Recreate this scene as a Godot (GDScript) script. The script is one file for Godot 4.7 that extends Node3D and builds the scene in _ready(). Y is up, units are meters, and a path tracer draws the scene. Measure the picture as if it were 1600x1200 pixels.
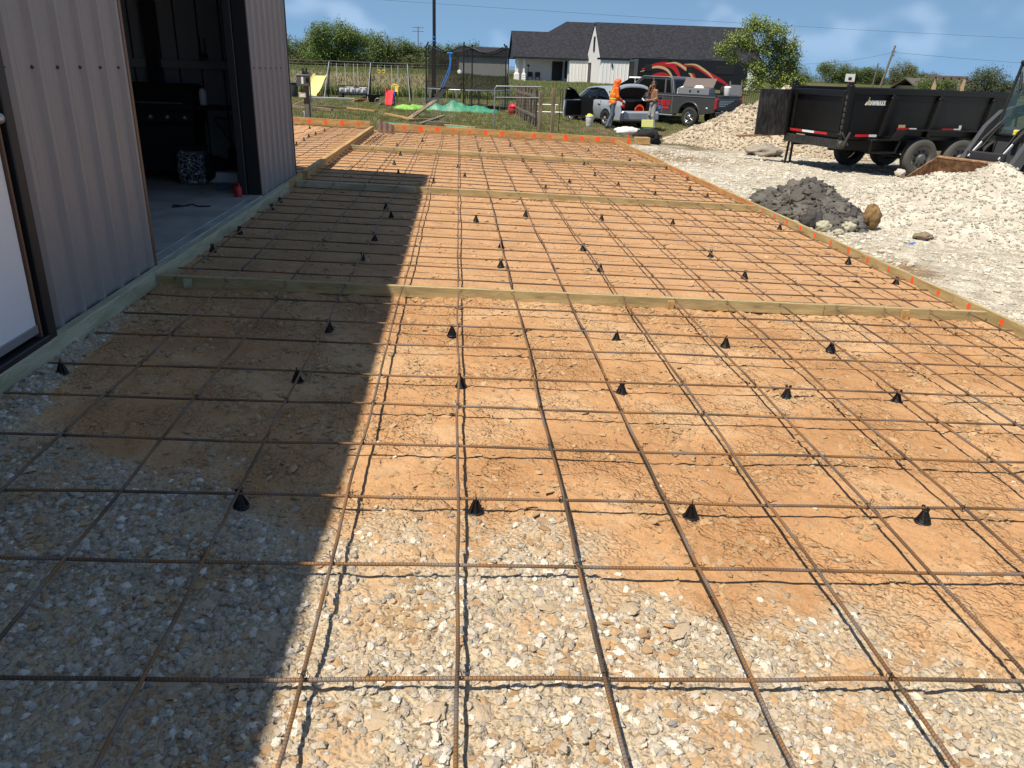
extends Node3D

# ---------------------------------------------------------------- mesh builder
class MB:
	var v := PackedVector3Array()
	var n := PackedVector3Array()
	var uv := PackedVector2Array()
	var c := PackedColorArray()
	var ix := PackedInt32Array()
	var col := Color.WHITE

	func add(p: Vector3, nn: Vector3, u: Vector2) -> int:
		v.append(p); n.append(nn); uv.append(u); c.append(col)
		return v.size() - 1

	func tri(a: Vector3, b: Vector3, d: Vector3, ua := Vector2.ZERO, ub := Vector2.ZERO, ud := Vector2.ZERO) -> void:
		var nn := (d - a).cross(b - a).normalized()
		var k := add(a, nn, ua)
		add(b, nn, ub); add(d, nn, ud)
		ix.append(k); ix.append(k + 1); ix.append(k + 2)

	func quad(a: Vector3, b: Vector3, d: Vector3, e: Vector3, ua := Vector2.ZERO, ub := Vector2(1, 0), ud := Vector2(1, 1), ue := Vector2(0, 1)) -> void:
		tri(a, b, d, ua, ub, ud)
		tri(a, d, e, ua, ud, ue)

	# smooth sheet of rows of points
	func grid(rows: Array, close := false, us := 1.0, vs := 1.0) -> void:
		var h := rows.size()
		var w: int = rows[0].size()
		var k0 := v.size()
		var acc := PackedVector3Array()
		acc.resize(h * w)
		for j in h:
			for i in w:
				v.append(rows[j][i]); c.append(col)
				uv.append(Vector2(float(i) / maxf(1, w - 1) * us, float(j) / maxf(1, h - 1) * vs))
		var lim := w if close else w - 1
		for j in h - 1:
			for i in lim:
				var i2 := (i + 1) % w
				var a := j * w + i
				var b := j * w + i2
				var d := (j + 1) * w + i2
				var e := (j + 1) * w + i
				for t in [[a, b, d], [a, d, e]]:
					var pa: Vector3 = v[k0 + t[0]]
					var nn := (v[k0 + t[2]] - pa).cross(v[k0 + t[1]] - pa)
					for q in t:
						acc[q] += nn
						ix.append(k0 + q)
		for q in acc:
			n.append(q.normalized() if q.length() > 1e-12 else Vector3.UP)

	func box(xf: Transform3D, s: Vector3, bev := 0.0, uo := Vector2.ZERO) -> void:
		var h := s * 0.5
		var b := minf(bev, minf(h.x, minf(h.y, h.z)) * 0.9)
		for ax in 3:
			var a1 := (ax + 1) % 3
			var a2 := (ax + 2) % 3
			if s[a2] > s[a1]:
				var tmp := a1; a1 = a2; a2 = tmp
			for sg in [-1.0, 1.0]:
				var ps := []
				var us := []
				for k in [[-1, -1], [1, -1], [1, 1], [-1, 1]]:
					var p := Vector3.ZERO
					p[ax] = sg * h[ax]
					p[a1] = k[0] * (h[a1] - b)
					p[a2] = k[1] * (h[a2] - b)
					us.append(Vector2(p[a1], p[a2]) + uo + Vector2(0.37 * ax, 0.21 * ax + 0.1 * sg))
					ps.append(xf * p)
				var want: Vector3 = xf.basis * (Vector3.RIGHT if ax == 0 else (Vector3.UP if ax == 1 else Vector3.BACK)) * sg
				if (ps[2] - ps[0]).cross(ps[1] - ps[0]).dot(want) < 0:
					ps.reverse(); us.reverse()
				quad(ps[0], ps[1], ps[2], ps[3], us[0], us[1], us[2], us[3])
		if b <= 0.0:
			return
		for ax in 3:   # edges
			var a1 := (ax + 1) % 3
			var a2 := (ax + 2) % 3
			for s1 in [-1.0, 1.0]:
				for s2 in [-1.0, 1.0]:
					var ps := []
					for k in [[-1, 0], [1, 0], [1, 1], [-1, 1]]:
						var p := Vector3.ZERO
						p[ax] = k[0] * (h[ax] - b)
						p[a1] = s1 * (h[a1] - (0.0 if k[1] == 0 else b))
						p[a2] = s2 * (h[a2] - (b if k[1] == 0 else 0.0))
						ps.append(xf * p)
					var w := Vector3.ZERO
					w[a1] = s1; w[a2] = s2
					if (ps[2] - ps[0]).cross(ps[1] - ps[0]).dot(xf.basis * w) < 0:
						ps.reverse()
					quad(ps[0], ps[1], ps[2], ps[3], uo, uo + Vector2(s[ax], 0), uo + Vector2(s[ax], b), uo + Vector2(0, b))
		for sx in [-1.0, 1.0]:
			for sy in [-1.0, 1.0]:
				for sz in [-1.0, 1.0]:
					var p0 := xf * Vector3(sx * h.x, sy * (h.y - b), sz * (h.z - b))
					var p1 := xf * Vector3(sx * (h.x - b), sy * h.y, sz * (h.z - b))
					var p2 := xf * Vector3(sx * (h.x - b), sy * (h.y - b), sz * h.z)
					if (p2 - p0).cross(p1 - p0).dot(xf.basis * Vector3(sx, sy, sz)) < 0:
						tri(p0, p2, p1)
					else:
						tri(p0, p1, p2)

	func bx(p: Vector3, s: Vector3, bev := 0.0) -> void:
		box(Transform3D(Basis(), p), s, bev, Vector2(p.x * 0.7 + p.z, p.y))

	# box between two points with a w x h section
	func bar(a: Vector3, b: Vector3, w: float, h: float, bev := 0.0, up := Vector3.UP) -> void:
		var z := (b - a).normalized()
		var x := up.cross(z)
		if x.length() < 0.01:
			x = Vector3.RIGHT.cross(z)
		x = x.normalized()
		box(Transform3D(Basis(x, z.cross(x).normalized(), z), (a + b) * 0.5), Vector3(w, h, a.distance_to(b)), bev, Vector2(a.x, a.z))

	func tube(pts: Array, r, sides := 8, caps := true, us := 1.0) -> void:
		var rows := []
		var m := pts.size()
		var t0: Vector3 = (pts[1] - pts[0]).normalized()
		var x := Vector3.UP.cross(t0)
		if x.length() < 0.05:
			x = Vector3.RIGHT.cross(t0)
		x = x.normalized()
		var ln := 0.0
		for i in m:
			var t: Vector3 = (pts[mini(i + 1, m - 1)] - pts[maxi(i - 1, 0)]).normalized()
			x = (x - t * x.dot(t)).normalized()
			var y := t.cross(x)
			var rr: float = r[i] if r is Array else r
			var row := PackedVector3Array()
			for k in sides + 1:
				var a := TAU * (k % sides) / sides
				row.append(pts[i] + (x * cos(a) + y * sin(a)) * rr)
			rows.append(row)
			if i > 0:
				ln += (pts[i] as Vector3).distance_to(pts[i - 1])
		var k0 := v.size()
		grid(rows, false, 1.0, ln * us)
		# weld the seam normals
		for j in m:
			var a := k0 + j * (sides + 1)
			var b := a + sides
			var nn := (n[a] + n[b]).normalized()
			n[a] = nn; n[b] = nn
		if caps:
			for e in [0, m - 1]:
				for k in range(1, sides - 1):
					if e == 0:
						tri(rows[e][0], rows[e][k], rows[e][k + 1])
					else:
						tri(rows[e][0], rows[e][k + 1], rows[e][k])

	# profile points (radius, height) turned about local y
	func lathe(xf: Transform3D, prof: Array, segs := 16, flat := false) -> void:
		var rows := []
		for p in prof:
			var row := PackedVector3Array()
			for k in segs + 1:
				var a := TAU * (k % segs) / segs
				row.append(xf * Vector3(cos(a) * p.x, p.y, sin(a) * p.x))
			rows.append(row)
		if flat:
			for j in rows.size() - 1:
				grid([rows[j], rows[j + 1]])
		else:
			grid(rows)

	# polygon in local xy, extruded along local +z
	func prism(poly: PackedVector2Array, depth: float, xf: Transform3D) -> void:
		var ids := Geometry2D.triangulate_polygon(poly)
		var cw := Geometry2D.is_polygon_clockwise(poly)
		for i in range(0, ids.size(), 3):
			var a := poly[ids[i]]
			var b := poly[ids[i + 1]]
			var d := poly[ids[i + 2]]
			if (b - a).cross(d - a) < 0:
				var tt := b; b = d; d = tt
			tri(xf * Vector3(a.x, a.y, 0), xf * Vector3(b.x, b.y, 0), xf * Vector3(d.x, d.y, 0), a, b, d)
			tri(xf * Vector3(a.x, a.y, depth), xf * Vector3(d.x, d.y, depth), xf * Vector3(b.x, b.y, depth), a, d, b)
		var m := poly.size()
		for i in m:
			var a := poly[i]
			var b := poly[(i + 1) % m]
			if cw:
				var tt := a; a = b; b = tt
			var l := a.distance_to(b)
			quad(xf * Vector3(a.x, a.y, 0), xf * Vector3(a.x, a.y, depth), xf * Vector3(b.x, b.y, depth), xf * Vector3(b.x, b.y, 0), Vector2(0, 0), Vector2(0, depth), Vector2(l, depth), Vector2(l, 0))

	# lumpy ball; flat = angular stone
	func ball(ctr: Vector3, rad: Vector3, seed_ := 0, amp := 0.0, rings := 6, segs := 8, flat := false) -> void:
		var fn := FastNoiseLite.new()
		fn.seed = seed_
		fn.frequency = 0.9
		var rows := []
		for j in rings + 1:
			var th := PI * j / rings
			var row := PackedVector3Array()
			for i in segs + 1:
				var a := TAU * (i % segs) / segs
				var d := Vector3(sin(th) * cos(a), cos(th), sin(th) * sin(a))
				var k := 1.0 + amp * fn.get_noise_3dv(d * 1.7)
				row.append(ctr + d * rad * k)
			rows.append(row)
		if flat:
			for j in rings:
				for i in segs:
					tri(rows[j][i], rows[j][i + 1], rows[j + 1][i + 1])
					tri(rows[j][i], rows[j + 1][i + 1], rows[j + 1][i])
		else:
			var k0 := v.size()
			grid(rows)
			for j in rings + 1:
				var a := k0 + j * (segs + 1)
				var b := a + segs
				var nn := (n[a] + n[b]).normalized()
				n[a] = nn; n[b] = nn

	func renormal() -> void:
		n.fill(Vector3.ZERO)
		for i in range(0, ix.size(), 3):
			var nn := (v[ix[i + 2]] - v[ix[i]]).cross(v[ix[i + 1]] - v[ix[i]])
			for k in 3:
				n[ix[i + k]] += nn
		for i in n.size():
			n[i] = n[i].normalized()

	func mesh(m: Material) -> ArrayMesh:
		var am := ArrayMesh.new()
		if ix.is_empty():
			return am
		var ar := []
		ar.resize(Mesh.ARRAY_MAX)
		ar[Mesh.ARRAY_VERTEX] = v
		ar[Mesh.ARRAY_NORMAL] = n
		ar[Mesh.ARRAY_TEX_UV] = uv
		ar[Mesh.ARRAY_COLOR] = c
		ar[Mesh.ARRAY_INDEX] = ix
		am.add_surface_from_arrays(Mesh.PRIMITIVE_TRIANGLES, ar)
		am.surface_set_material(0, m)
		return am

# ---------------------------------------------------------------- naming
var taken := {}
var M := {}
var rng := RandomNumberGenerator.new()
const SX := 0.0323

func numbered(s: String) -> String:
	var k: int = taken.get(s, 0)
	taken[s] = k + 1
	return s if k == 0 else "%s_%03d" % [s, k]

func tag(o: Node, label: String, category: String, group := "") -> Node:
	o.set_meta("label", label)
	o.set_meta("category", category)
	if group != "":
		o.set_meta("group", group)
	return o

func thing(called: String, label: String, category: String, at := Vector3.ZERO, turn := 0.0, group := "") -> Node3D:
	var o := Node3D.new()
	o.name = numbered(called)
	add_child(o)
	o.position = at
	o.rotation.y = turn
	tag(o, label, category, group)
	return o

func part(called: String, b: MB, m: Material, parent: Node) -> MeshInstance3D:
	var o := MeshInstance3D.new()
	o.name = called
	o.mesh = b.mesh(m)
	parent.add_child(o, true)
	return o

func solo(called: String, b: MB, m: Material, label: String, category: String, at := Vector3.ZERO, turn := 0.0, group := "") -> MeshInstance3D:
	var o := MeshInstance3D.new()
	o.name = numbered(called)
	o.mesh = b.mesh(m)
	add_child(o)
	o.position = at
	o.rotation.y = turn
	tag(o, label, category, group)
	return o

func struct(called: String, b: MB, m: Material) -> MeshInstance3D:
	var o := MeshInstance3D.new()
	o.name = numbered(called)
	o.mesh = b.mesh(m)
	o.set_meta("kind", "structure")
	add_child(o)
	return o

func dup(src: Node3D, at: Vector3, turn: float, label: String) -> Node3D:
	var o: Node3D = src.duplicate()
	var base := String(src.name)
	var rx := base.rfind("_")
	if rx > 0 and base.substr(rx + 1).is_valid_int():
		base = base.substr(0, rx)
	o.name = numbered(base)
	add_child(o)
	o.position = at
	o.rotation.y = turn
	o.set_meta("label", label)
	return o

func scatter(called: String, mesh: Mesh, xfs: Array, cols: Array, label: String, category: String, parent: Node = null) -> MultiMeshInstance3D:
	var mm := MultiMesh.new()
	mm.transform_format = MultiMesh.TRANSFORM_3D
	mm.use_colors = cols.size() > 0
	mm.mesh = mesh
	mm.instance_count = xfs.size()
	for i in xfs.size():
		mm.set_instance_transform(i, xfs[i])
		if cols.size() > 0:
			mm.set_instance_color(i, cols[i])
	var o := MultiMeshInstance3D.new()
	o.multimesh = mm
	if parent:
		o.name = called
		parent.add_child(o, true)
	else:
		o.name = numbered(called)
		add_child(o)
		o.set_meta("label", label)
		o.set_meta("category", category)
	o.set_meta("kind", "stuff")
	return o

const ORD := ["first", "second", "third", "fourth", "fifth", "sixth", "seventh", "eighth", "ninth", "tenth", "eleventh", "twelfth", "thirteenth", "fourteenth", "fifteenth", "sixteenth", "seventeenth", "eighteenth", "nineteenth", "twentieth"]
func ordn(i: int) -> String:
	return ORD[i] if i < 20 else "%dth" % (i + 1)

# ---------------------------------------------------------------- noise, ground height
func nz(seed_: int, freq: float, oct := 3, type := FastNoiseLite.TYPE_SIMPLEX_SMOOTH) -> FastNoiseLite:
	var f := FastNoiseLite.new()
	f.seed = seed_
	f.frequency = freq
	f.noise_type = type
	f.fractal_type = FastNoiseLite.FRACTAL_FBM if oct > 1 else FastNoiseLite.FRACTAL_NONE
	f.fractal_octaves = oct
	return f

func sstep(a: float, b: float, x: float) -> float:
	var t := clampf((x - a) / (b - a), 0.0, 1.0)
	return t * t * (3.0 - 2.0 * t)

# the land falls gently away from the shed to the right and levels out, then rises a little, far off
func gy(x: float, z: float) -> float:
	var t := 1.0 - sstep(26.0, 46.0, -z)
	return -SX * clampf(x, -8.0, 12.0) * t + 0.6 * sstep(45.0, 88.0, -z) + 0.9 * sstep(95.0, 160.0, -z)

func G(x: float, z: float, h := 0.0) -> Vector3:
	return Vector3(x, gy(x, z) + h, z)

# ---------------------------------------------------------------- materials
func lin(r: float, g: float, b: float) -> Color:
	return Color(r, g, b).linear_to_srgb()

func mat(called: String, col: Color, rough := 0.7, metal := 0.0) -> StandardMaterial3D:
	var m := StandardMaterial3D.new()
	m.resource_name = called
	m.albedo_color = col
	m.roughness = rough
	m.metallic = metal
	M[called] = m
	return m

func tex(w: int, h: int, f: Callable) -> ImageTexture:
	var d := PackedByteArray()
	d.resize(w * h * 3)
	var k := 0
	for y in h:
		for x in w:
			var q: Color = f.call(x, y)
			d[k] = clampi(int(q.r * 255.0), 0, 255)
			d[k + 1] = clampi(int(q.g * 255.0), 0, 255)
			d[k + 2] = clampi(int(q.b * 255.0), 0, 255)
			k += 3
	return ImageTexture.create_from_image(Image.create_from_data(w, h, false, Image.FORMAT_RGB8, d))

func seamless(seed_: int, freq: float, oct: int, w: int, h: int, type := FastNoiseLite.TYPE_SIMPLEX_SMOOTH) -> ImageTexture:
	return ImageTexture.create_from_image(nz(seed_, freq, oct, type).get_seamless_image(w, h))

# ---------------------------------------------------------------- sky, camera, sun
func setup_view() -> void:
	var cam := Camera3D.new()
	cam.name = "camera"
	cam.fov = 52.75
	cam.near = 0.05
	cam.far = 3000.0
	cam.transform = Transform3D(Basis(Vector3(0.997514, 0.03074, 0.06341), Vector3(-0.004659, 0.92664, -0.375921), Vector3(-0.070314, 0.374691, 0.92448)).orthonormalized(), Vector3(0, 1.725, 0))
	add_child(cam)
	cam.current = true
	var env := Environment.new()
	env.background_mode = Environment.BG_SKY
	var sm := ProceduralSkyMaterial.new()
	sm.sky_top_color = Color(0.355, 0.455, 0.585)
	sm.sky_horizon_color = Color(0.50, 0.655, 0.80)
	sm.sky_curve = 0.13
	sm.ground_bottom_color = Color(0.42, 0.36, 0.28)
	sm.ground_horizon_color = Color(0.52, 0.55, 0.52)
	sm.sun_angle_max = 22.0
	sm.sky_energy_multiplier = SKY_E
	sm.ground_energy_multiplier = SKY_E * 0.7
	sm.sky_cover = clouds()
	sm.sky_cover_modulate = Color(0.66, 0.66, 0.66)
	var sky := Sky.new()
	sky.sky_material = sm
	env.sky = sky
	env.tonemap_mode = Environment.TONE_MAPPER_LINEAR
	env.tonemap_exposure = EXPO
	env.sdfgi_enabled = true
	env.ssao_enabled = true
	env.ssil_enabled = true
	var we := WorldEnvironment.new()
	we.name = "world_environment"
	we.environment = env
	add_child(we)
	var sun := DirectionalLight3D.new()
	sun.name = "sun"
	sun.light_energy = SUN_E
	sun.light_color = Color(1.0, 0.955, 0.88)
	sun.light_angular_distance = 0.5
	sun.shadow_enabled = true
	add_child(sun)
	sun.look_at_from_position(Vector3.ZERO, Vector3(0.41, -1.0, -0.36), Vector3.UP)

const SKY_E := 0.92
const EXPO := 1.45
const SUN_E := 1.35

func clouds() -> ImageTexture:
	var w := 1024
	var h := 512
	var a := nz(71, 1.3, 5)
	var b := nz(72, 5.0, 4)
	var d := PackedByteArray()
	d.resize(w * h * 4)
	var k := 0
	for y in h:
		var el := PI * (0.5 - (y + 0.5) / h)
		for x in w:
			var al := 0.0
			if el > 0.0:
				var az := TAU * ((x + 0.5) / w - 0.5)
				var p := Vector3(sin(az) * cos(el), el * 2.0 + 0.4, -cos(az) * cos(el)) * 3.4
				var q := a.get_noise_3dv(p) + 0.45 * b.get_noise_3dv(p)
				al = clampf((q - 0.16) / 0.34, 0.0, 1.0)
				al = al * al * (3.0 - 2.0 * al) * sstep(0.0, 0.05, el)
				al = clampf(al * 0.30, 0.0, 1.0)
			d[k] = 255; d[k + 1] = 255; d[k + 2] = 255; d[k + 3] = int(al * 255.0)
			k += 4
	return ImageTexture.create_from_image(Image.create_from_data(w, h, false, Image.FORMAT_RGBA8, d))

# ---------------------------------------------------------------- materials
func wood_tex(seed_: int, lo: Color, hi: Color) -> ImageTexture:
	var a := nz(seed_, 1.0, 3)
	var b := nz(seed_ + 1, 1.0, 2)
	return tex(512, 128, func(x, y):
		var wob := 5.0 * b.get_noise_2d(x * 0.012, y * 0.02)
		var g := a.get_noise_2d(x * 0.004, (y + wob * 3.0) * 0.22) * 0.6 + a.get_noise_2d(x * 0.03 + 90.0, y * 0.9) * 0.25 + b.get_noise_2d(x * 0.006 + 7.0, y * 0.012) * 0.5
		for kn in [[90, 30], [330, 95]]:
			var r := Vector2((x - kn[0]) * 0.7, y - kn[1]).length()
			g -= 1.1 * exp(-r * r / 40.0)
		return lo.lerp(hi, clampf(g + 0.5, 0.0, 1.0)))

func wood(called: String, seed_: int, lo: Color, hi: Color) -> StandardMaterial3D:
	var m := mat(called, Color.WHITE, 0.75)
	m.albedo_texture = wood_tex(seed_, lo, hi)
	m.uv1_scale = Vector3(0.55, 5.0, 1)
	return m

func make_materials() -> void:
	wood("treated_pine", 11, lin(0.27, 0.21, 0.10), lin(0.52, 0.42, 0.22))
	wood("green_treated_pine", 15, lin(0.33, 0.31, 0.20), lin(0.58, 0.55, 0.39))
	wood("fresh_pine", 21, lin(0.33, 0.19, 0.07), lin(0.58, 0.38, 0.16))
	wood("weathered_wood", 31, lin(0.12, 0.085, 0.055), lin(0.36, 0.27, 0.18))
	wood("grey_wood", 41, lin(0.10, 0.085, 0.07), lin(0.24, 0.20, 0.155))
	# rebar: slanted ribs and two long ribs in relief; rust varies along each bar as vertex colour
	var rb := mat("rebar_steel", Color.WHITE, 0.62, 0.25)
	rb.vertex_color_use_as_albedo = true
	rb.heightmap_enabled = true
	rb.heightmap_scale = 0.35
	rb.heightmap_texture = tex(64, 128, func(x, y):
		var s := 0.5 + 0.5 * sin(TAU * (y / 128.0 * 8.0 + x / 64.0 * 1.0))
		s = smoothstep(0.45, 0.8, s)
		var q := absf(fmod(x + 16.0, 32.0) - 16.0)
		return Color.WHITE * maxf(s, 1.0 if q < 2.0 else 0.0))
	rb.uv1_scale = Vector3(1, 10, 1)
	var bp := mat("black_plastic", lin(0.010, 0.010, 0.011), 0.45)
	mat("orange_paint", lin(0.90, 0.10, 0.015), 0.8)
	mat("tie_wire", lin(0.03, 0.025, 0.02), 0.6, 0.5)
	# painted metal of the shed: faint streaks
	var sm := mat("shed_metal", Color.WHITE, 0.42, 0.0)
	var sa := nz(51, 1.0, 3)
	sm.albedo_texture = tex(256, 256, func(x, y):
		var g := 0.5 + 0.28 * sa.get_noise_2d(x * 0.35, y * 0.01) + 0.2 * sa.get_noise_2d(x * 0.02, y * 0.03)
		return lin(0.255, 0.234, 0.228).lerp(lin(0.315, 0.291, 0.284), clampf(g, 0, 1)))
	sm.uv1_scale = Vector3(0.8, 0.4, 1)
	mat("shed_inside", lin(0.30, 0.30, 0.30), 0.6)
	mat("black_steel", lin(0.012, 0.012, 0.013), 0.5)
	mat("dark_steel", lin(0.04, 0.04, 0.045), 0.45, 0.3)
	mat("grey_steel", lin(0.30, 0.31, 0.33), 0.45, 0.4)
	mat("galvanised", lin(0.42, 0.43, 0.45), 0.4, 0.7)
	mat("white_paint", lin(0.80, 0.81, 0.82), 0.45)
	mat("door_white", lin(0.82, 0.83, 0.85), 0.35)
	mat("house_white", lin(0.88, 0.88, 0.88), 0.5)
	mat("dark_red_wood", lin(0.13, 0.055, 0.04), 0.8)
	mat("pale_yellow_plastic", lin(0.80, 0.70, 0.24), 0.45)
	mat("bronze_trim", lin(0.16, 0.085, 0.05), 0.45)
	mat("grey_plastic", lin(0.09, 0.095, 0.10), 0.5)
	mat("yellow_plastic", lin(0.80, 0.60, 0.10), 0.4)
	mat("red_plastic", lin(0.70, 0.03, 0.05), 0.4)
	mat("blue_plastic", lin(0.03, 0.17, 0.55), 0.4)
	mat("red_paint", lin(0.50, 0.015, 0.02), 0.4)
	mat("rubber", lin(0.028, 0.027, 0.026), 0.85)
	mat("chrome", lin(0.6, 0.6, 0.62), 0.2, 0.9)
	mat("dark_cloth", lin(0.015, 0.015, 0.017), 0.9)
	mat("tan", lin(0.55, 0.40, 0.22), 0.6)
	mat("tape_red", lin(0.55, 0.02, 0.025), 0.4)
	mat("loader_grey", lin(0.06, 0.066, 0.075), 0.45)
	var cg := mat("car_glass", Color(0.03, 0.04, 0.055, 1.0), 0.06)
	var cb := mat("cab_glass", Color(0.25, 0.35, 0.36, 0.30), 0.05)
	cb.transparency = BaseMaterial3D.TRANSPARENCY_ALPHA
	var wn := nz(55, 1.0, 4)
	for q in [["trailer_black", 0.004, 0.009, 0.10], ["worn_black", 0.012, 0.055, 0.5], ["dusty_black", 0.015, 0.05, 0.4]]:
		var m := mat(q[0], Color.WHITE, 0.42)
		var lo := lin(q[1], q[1], q[1] * 1.05)
		var hi := lin(q[2], q[2] * 1.0, q[2] * 1.0)
		var am: float = q[3]
		m.albedo_texture = tex(128, 128, func(x, y):
			var vert: bool = q[0] == "worn_black"
			return lo.lerp(hi, clampf(am + 0.9 * wn.get_noise_2d(x * (0.03 if vert else 0.16), y * (0.16 if vert else 0.03)) + 0.5 * wn.get_noise_2d(x * 0.02, y * 0.02), 0, 1)))
		m.uv1_scale = Vector3(0.7, 0.7, 1)
	mat("worn_rim", lin(0.13, 0.13, 0.135), 0.5, 0.3)
	mat("worn_lid", lin(0.16, 0.13, 0.12), 0.5, 0.3)
	mat("dusty_rubber", lin(0.085, 0.083, 0.080), 0.9)
	mat("worn_steel", lin(0.07, 0.065, 0.06), 0.5, 0.4)
	for q in [["rust_steel", Color(0.10, 0.055, 0.03), Color(0.30, 0.16, 0.075)], ["rust_wood", Color(0.20, 0.10, 0.05), Color(0.42, 0.27, 0.15)]]:
		var m := mat(q[0], Color.WHITE, 0.75)
		var lo: Color = q[1].linear_to_srgb()
		var hi: Color = q[2].linear_to_srgb()
		m.albedo_texture = tex(128, 128, func(x, y): return lo.lerp(hi, clampf(0.5 + wn.get_noise_2d(x * 0.05, y * 0.05) + 0.4 * wn.get_noise_2d(x * 0.3, y * 0.1), 0, 1)))
	mat("rv_tan", lin(0.60, 0.45, 0.24), 0.4)
	mat("glossy_black", lin(0.008, 0.008, 0.010), 0.25)
	mat("teal", lin(0.05, 0.28, 0.20), 0.6)
	mat("dark_green", lin(0.02, 0.09, 0.06), 0.5)
	mat("pale_yellow", lin(0.60, 0.62, 0.22), 0.6)
	mat("hi_vis", lin(0.60, 0.75, 0.06), 0.7)
	mat("hi_orange", lin(0.85, 0.13, 0.02), 0.8)
	mat("silver_paint", lin(0.36, 0.405, 0.47), 0.32, 0.25)
	mat("charcoal_paint", lin(0.075, 0.078, 0.085), 0.3, 0.3)
	var cc := mat("concrete", Color.WHITE, 0.75)
	var ca := nz(61, 1.0, 4)
	cc.albedo_texture = tex(256, 256, func(x, y):
		return lin(0.26, 0.245, 0.22).lerp(lin(0.44, 0.42, 0.385), clampf(0.5 + 0.8 * ca.get_noise_2d(x * 0.012, y * 0.012) + 0.3 * ca.get_noise_2d(x * 0.2, y * 0.2), 0, 1)))
	cc.uv1_scale = Vector3(0.5, 0.5, 1)
	for q in [["stone", 0.9], ["soil", 0.95], ["leafy", 0.7], ["grassy", 0.8], ["painted", 0.5], ["glossy", 0.28]]:
		var m := mat(q[0], Color.WHITE, q[1])
		m.vertex_color_use_as_albedo = true
	M.leafy.backlight_enabled = true
	M.leafy.backlight = Color(0.30, 0.34, 0.12)
	M.grassy.backlight_enabled = true
	M.grassy.backlight = Color(0.25, 0.28, 0.12)
	M.stone.heightmap_enabled = true
	M.stone.heightmap_scale = 0.25
	M.stone.heightmap_texture = seamless(66, 0.05, 3, 128, 128)
	M.stone.uv1_triplanar = true
	M.stone.uv1_scale = Vector3(2, 2, 2)
	var gl := mat("dark_glass", Color(0.02, 0.025, 0.03, 0.35), 0.05)
	gl.transparency = BaseMaterial3D.TRANSPARENCY_ALPHA
	var g2 := mat("clear_glass", Color(0.75, 0.85, 0.85, 0.12), 0.04)
	g2.transparency = BaseMaterial3D.TRANSPARENCY_ALPHA
	var nt := mat("black_net", Color(0.10, 0.10, 0.105, 0.52), 0.9)
	nt.transparency = BaseMaterial3D.TRANSPARENCY_ALPHA

# ---------------------------------------------------------------- ground
const BX0 := -2.42
const BX1 := 4.56
const TZ0 := -6.1
const TZ1 := -0.9
var n_edge: FastNoiseLite
var n_low: FastNoiseLite
var n_mid: FastNoiseLite
var n_fine: FastNoiseLite

# how much crushed limestone lies on the clay at a point of the slab bed
func gm(x: float, z: float) -> float:
	var zb := -2.1
	var pts := [[-2.5, -3.5], [-1.9, -3.2], [-1.5, -2.95], [-1.0, -2.85], [-0.55, -2.65], [0.0, -2.42], [0.4, -2.42], [0.65, -2.25], [0.95, -2.05], [1.3, -2.0], [1.8, -1.75], [2.5, -1.3], [5.0, -1.0]]
	for i in pts.size() - 1:
		if x >= pts[i][0] and x <= pts[i + 1][0]:
			zb = lerpf(pts[i][1], pts[i + 1][1], (x - pts[i][0]) / (pts[i + 1][0] - pts[i][0]))
	zb -= 2.0 * sstep(-2.05, -2.35, x)
	var q := z - zb + 0.42 * n_edge.get_noise_2d(x, z) + 0.25 * n_edge.get_noise_2d(x * 3.3, z * 3.3)
	return sstep(-0.50, 0.34, q) * (0.62 + 0.38 * sstep(-0.30, 0.05, n_edge.get_noise_2d(x * 2.2 + 60.0, z * 2.2)))

func hb(x: float, z: float) -> float:
	var g := gm(x, z) if z > -5.0 else 0.0
	var rough := sstep(-0.1, 0.35, n_mid.get_noise_2d(x * 0.8 + 31.0, z * 0.8))
	var h := 0.020 * n_low.get_noise_2d(x, z) + 0.009 * n_mid.get_noise_2d(x * 2.0, z * 2.0) + (0.004 + 0.010 * rough + 0.006 * g) * n_fine.get_noise_2d(x, z)
	h += 0.012 * g
	# the clay is banked up rough along the form boards
	var e := minf(minf(absf(x - BX1), absf(x - BX0)), minf(absf(z + 6.05), absf(z + 11.6)))
	h += 0.02 * exp(-e * e * 30.0) * (0.4 + 1.6 * absf(n_fine.get_noise_2d(x * 0.4, z * 0.4)))
	return h - 0.012

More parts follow.
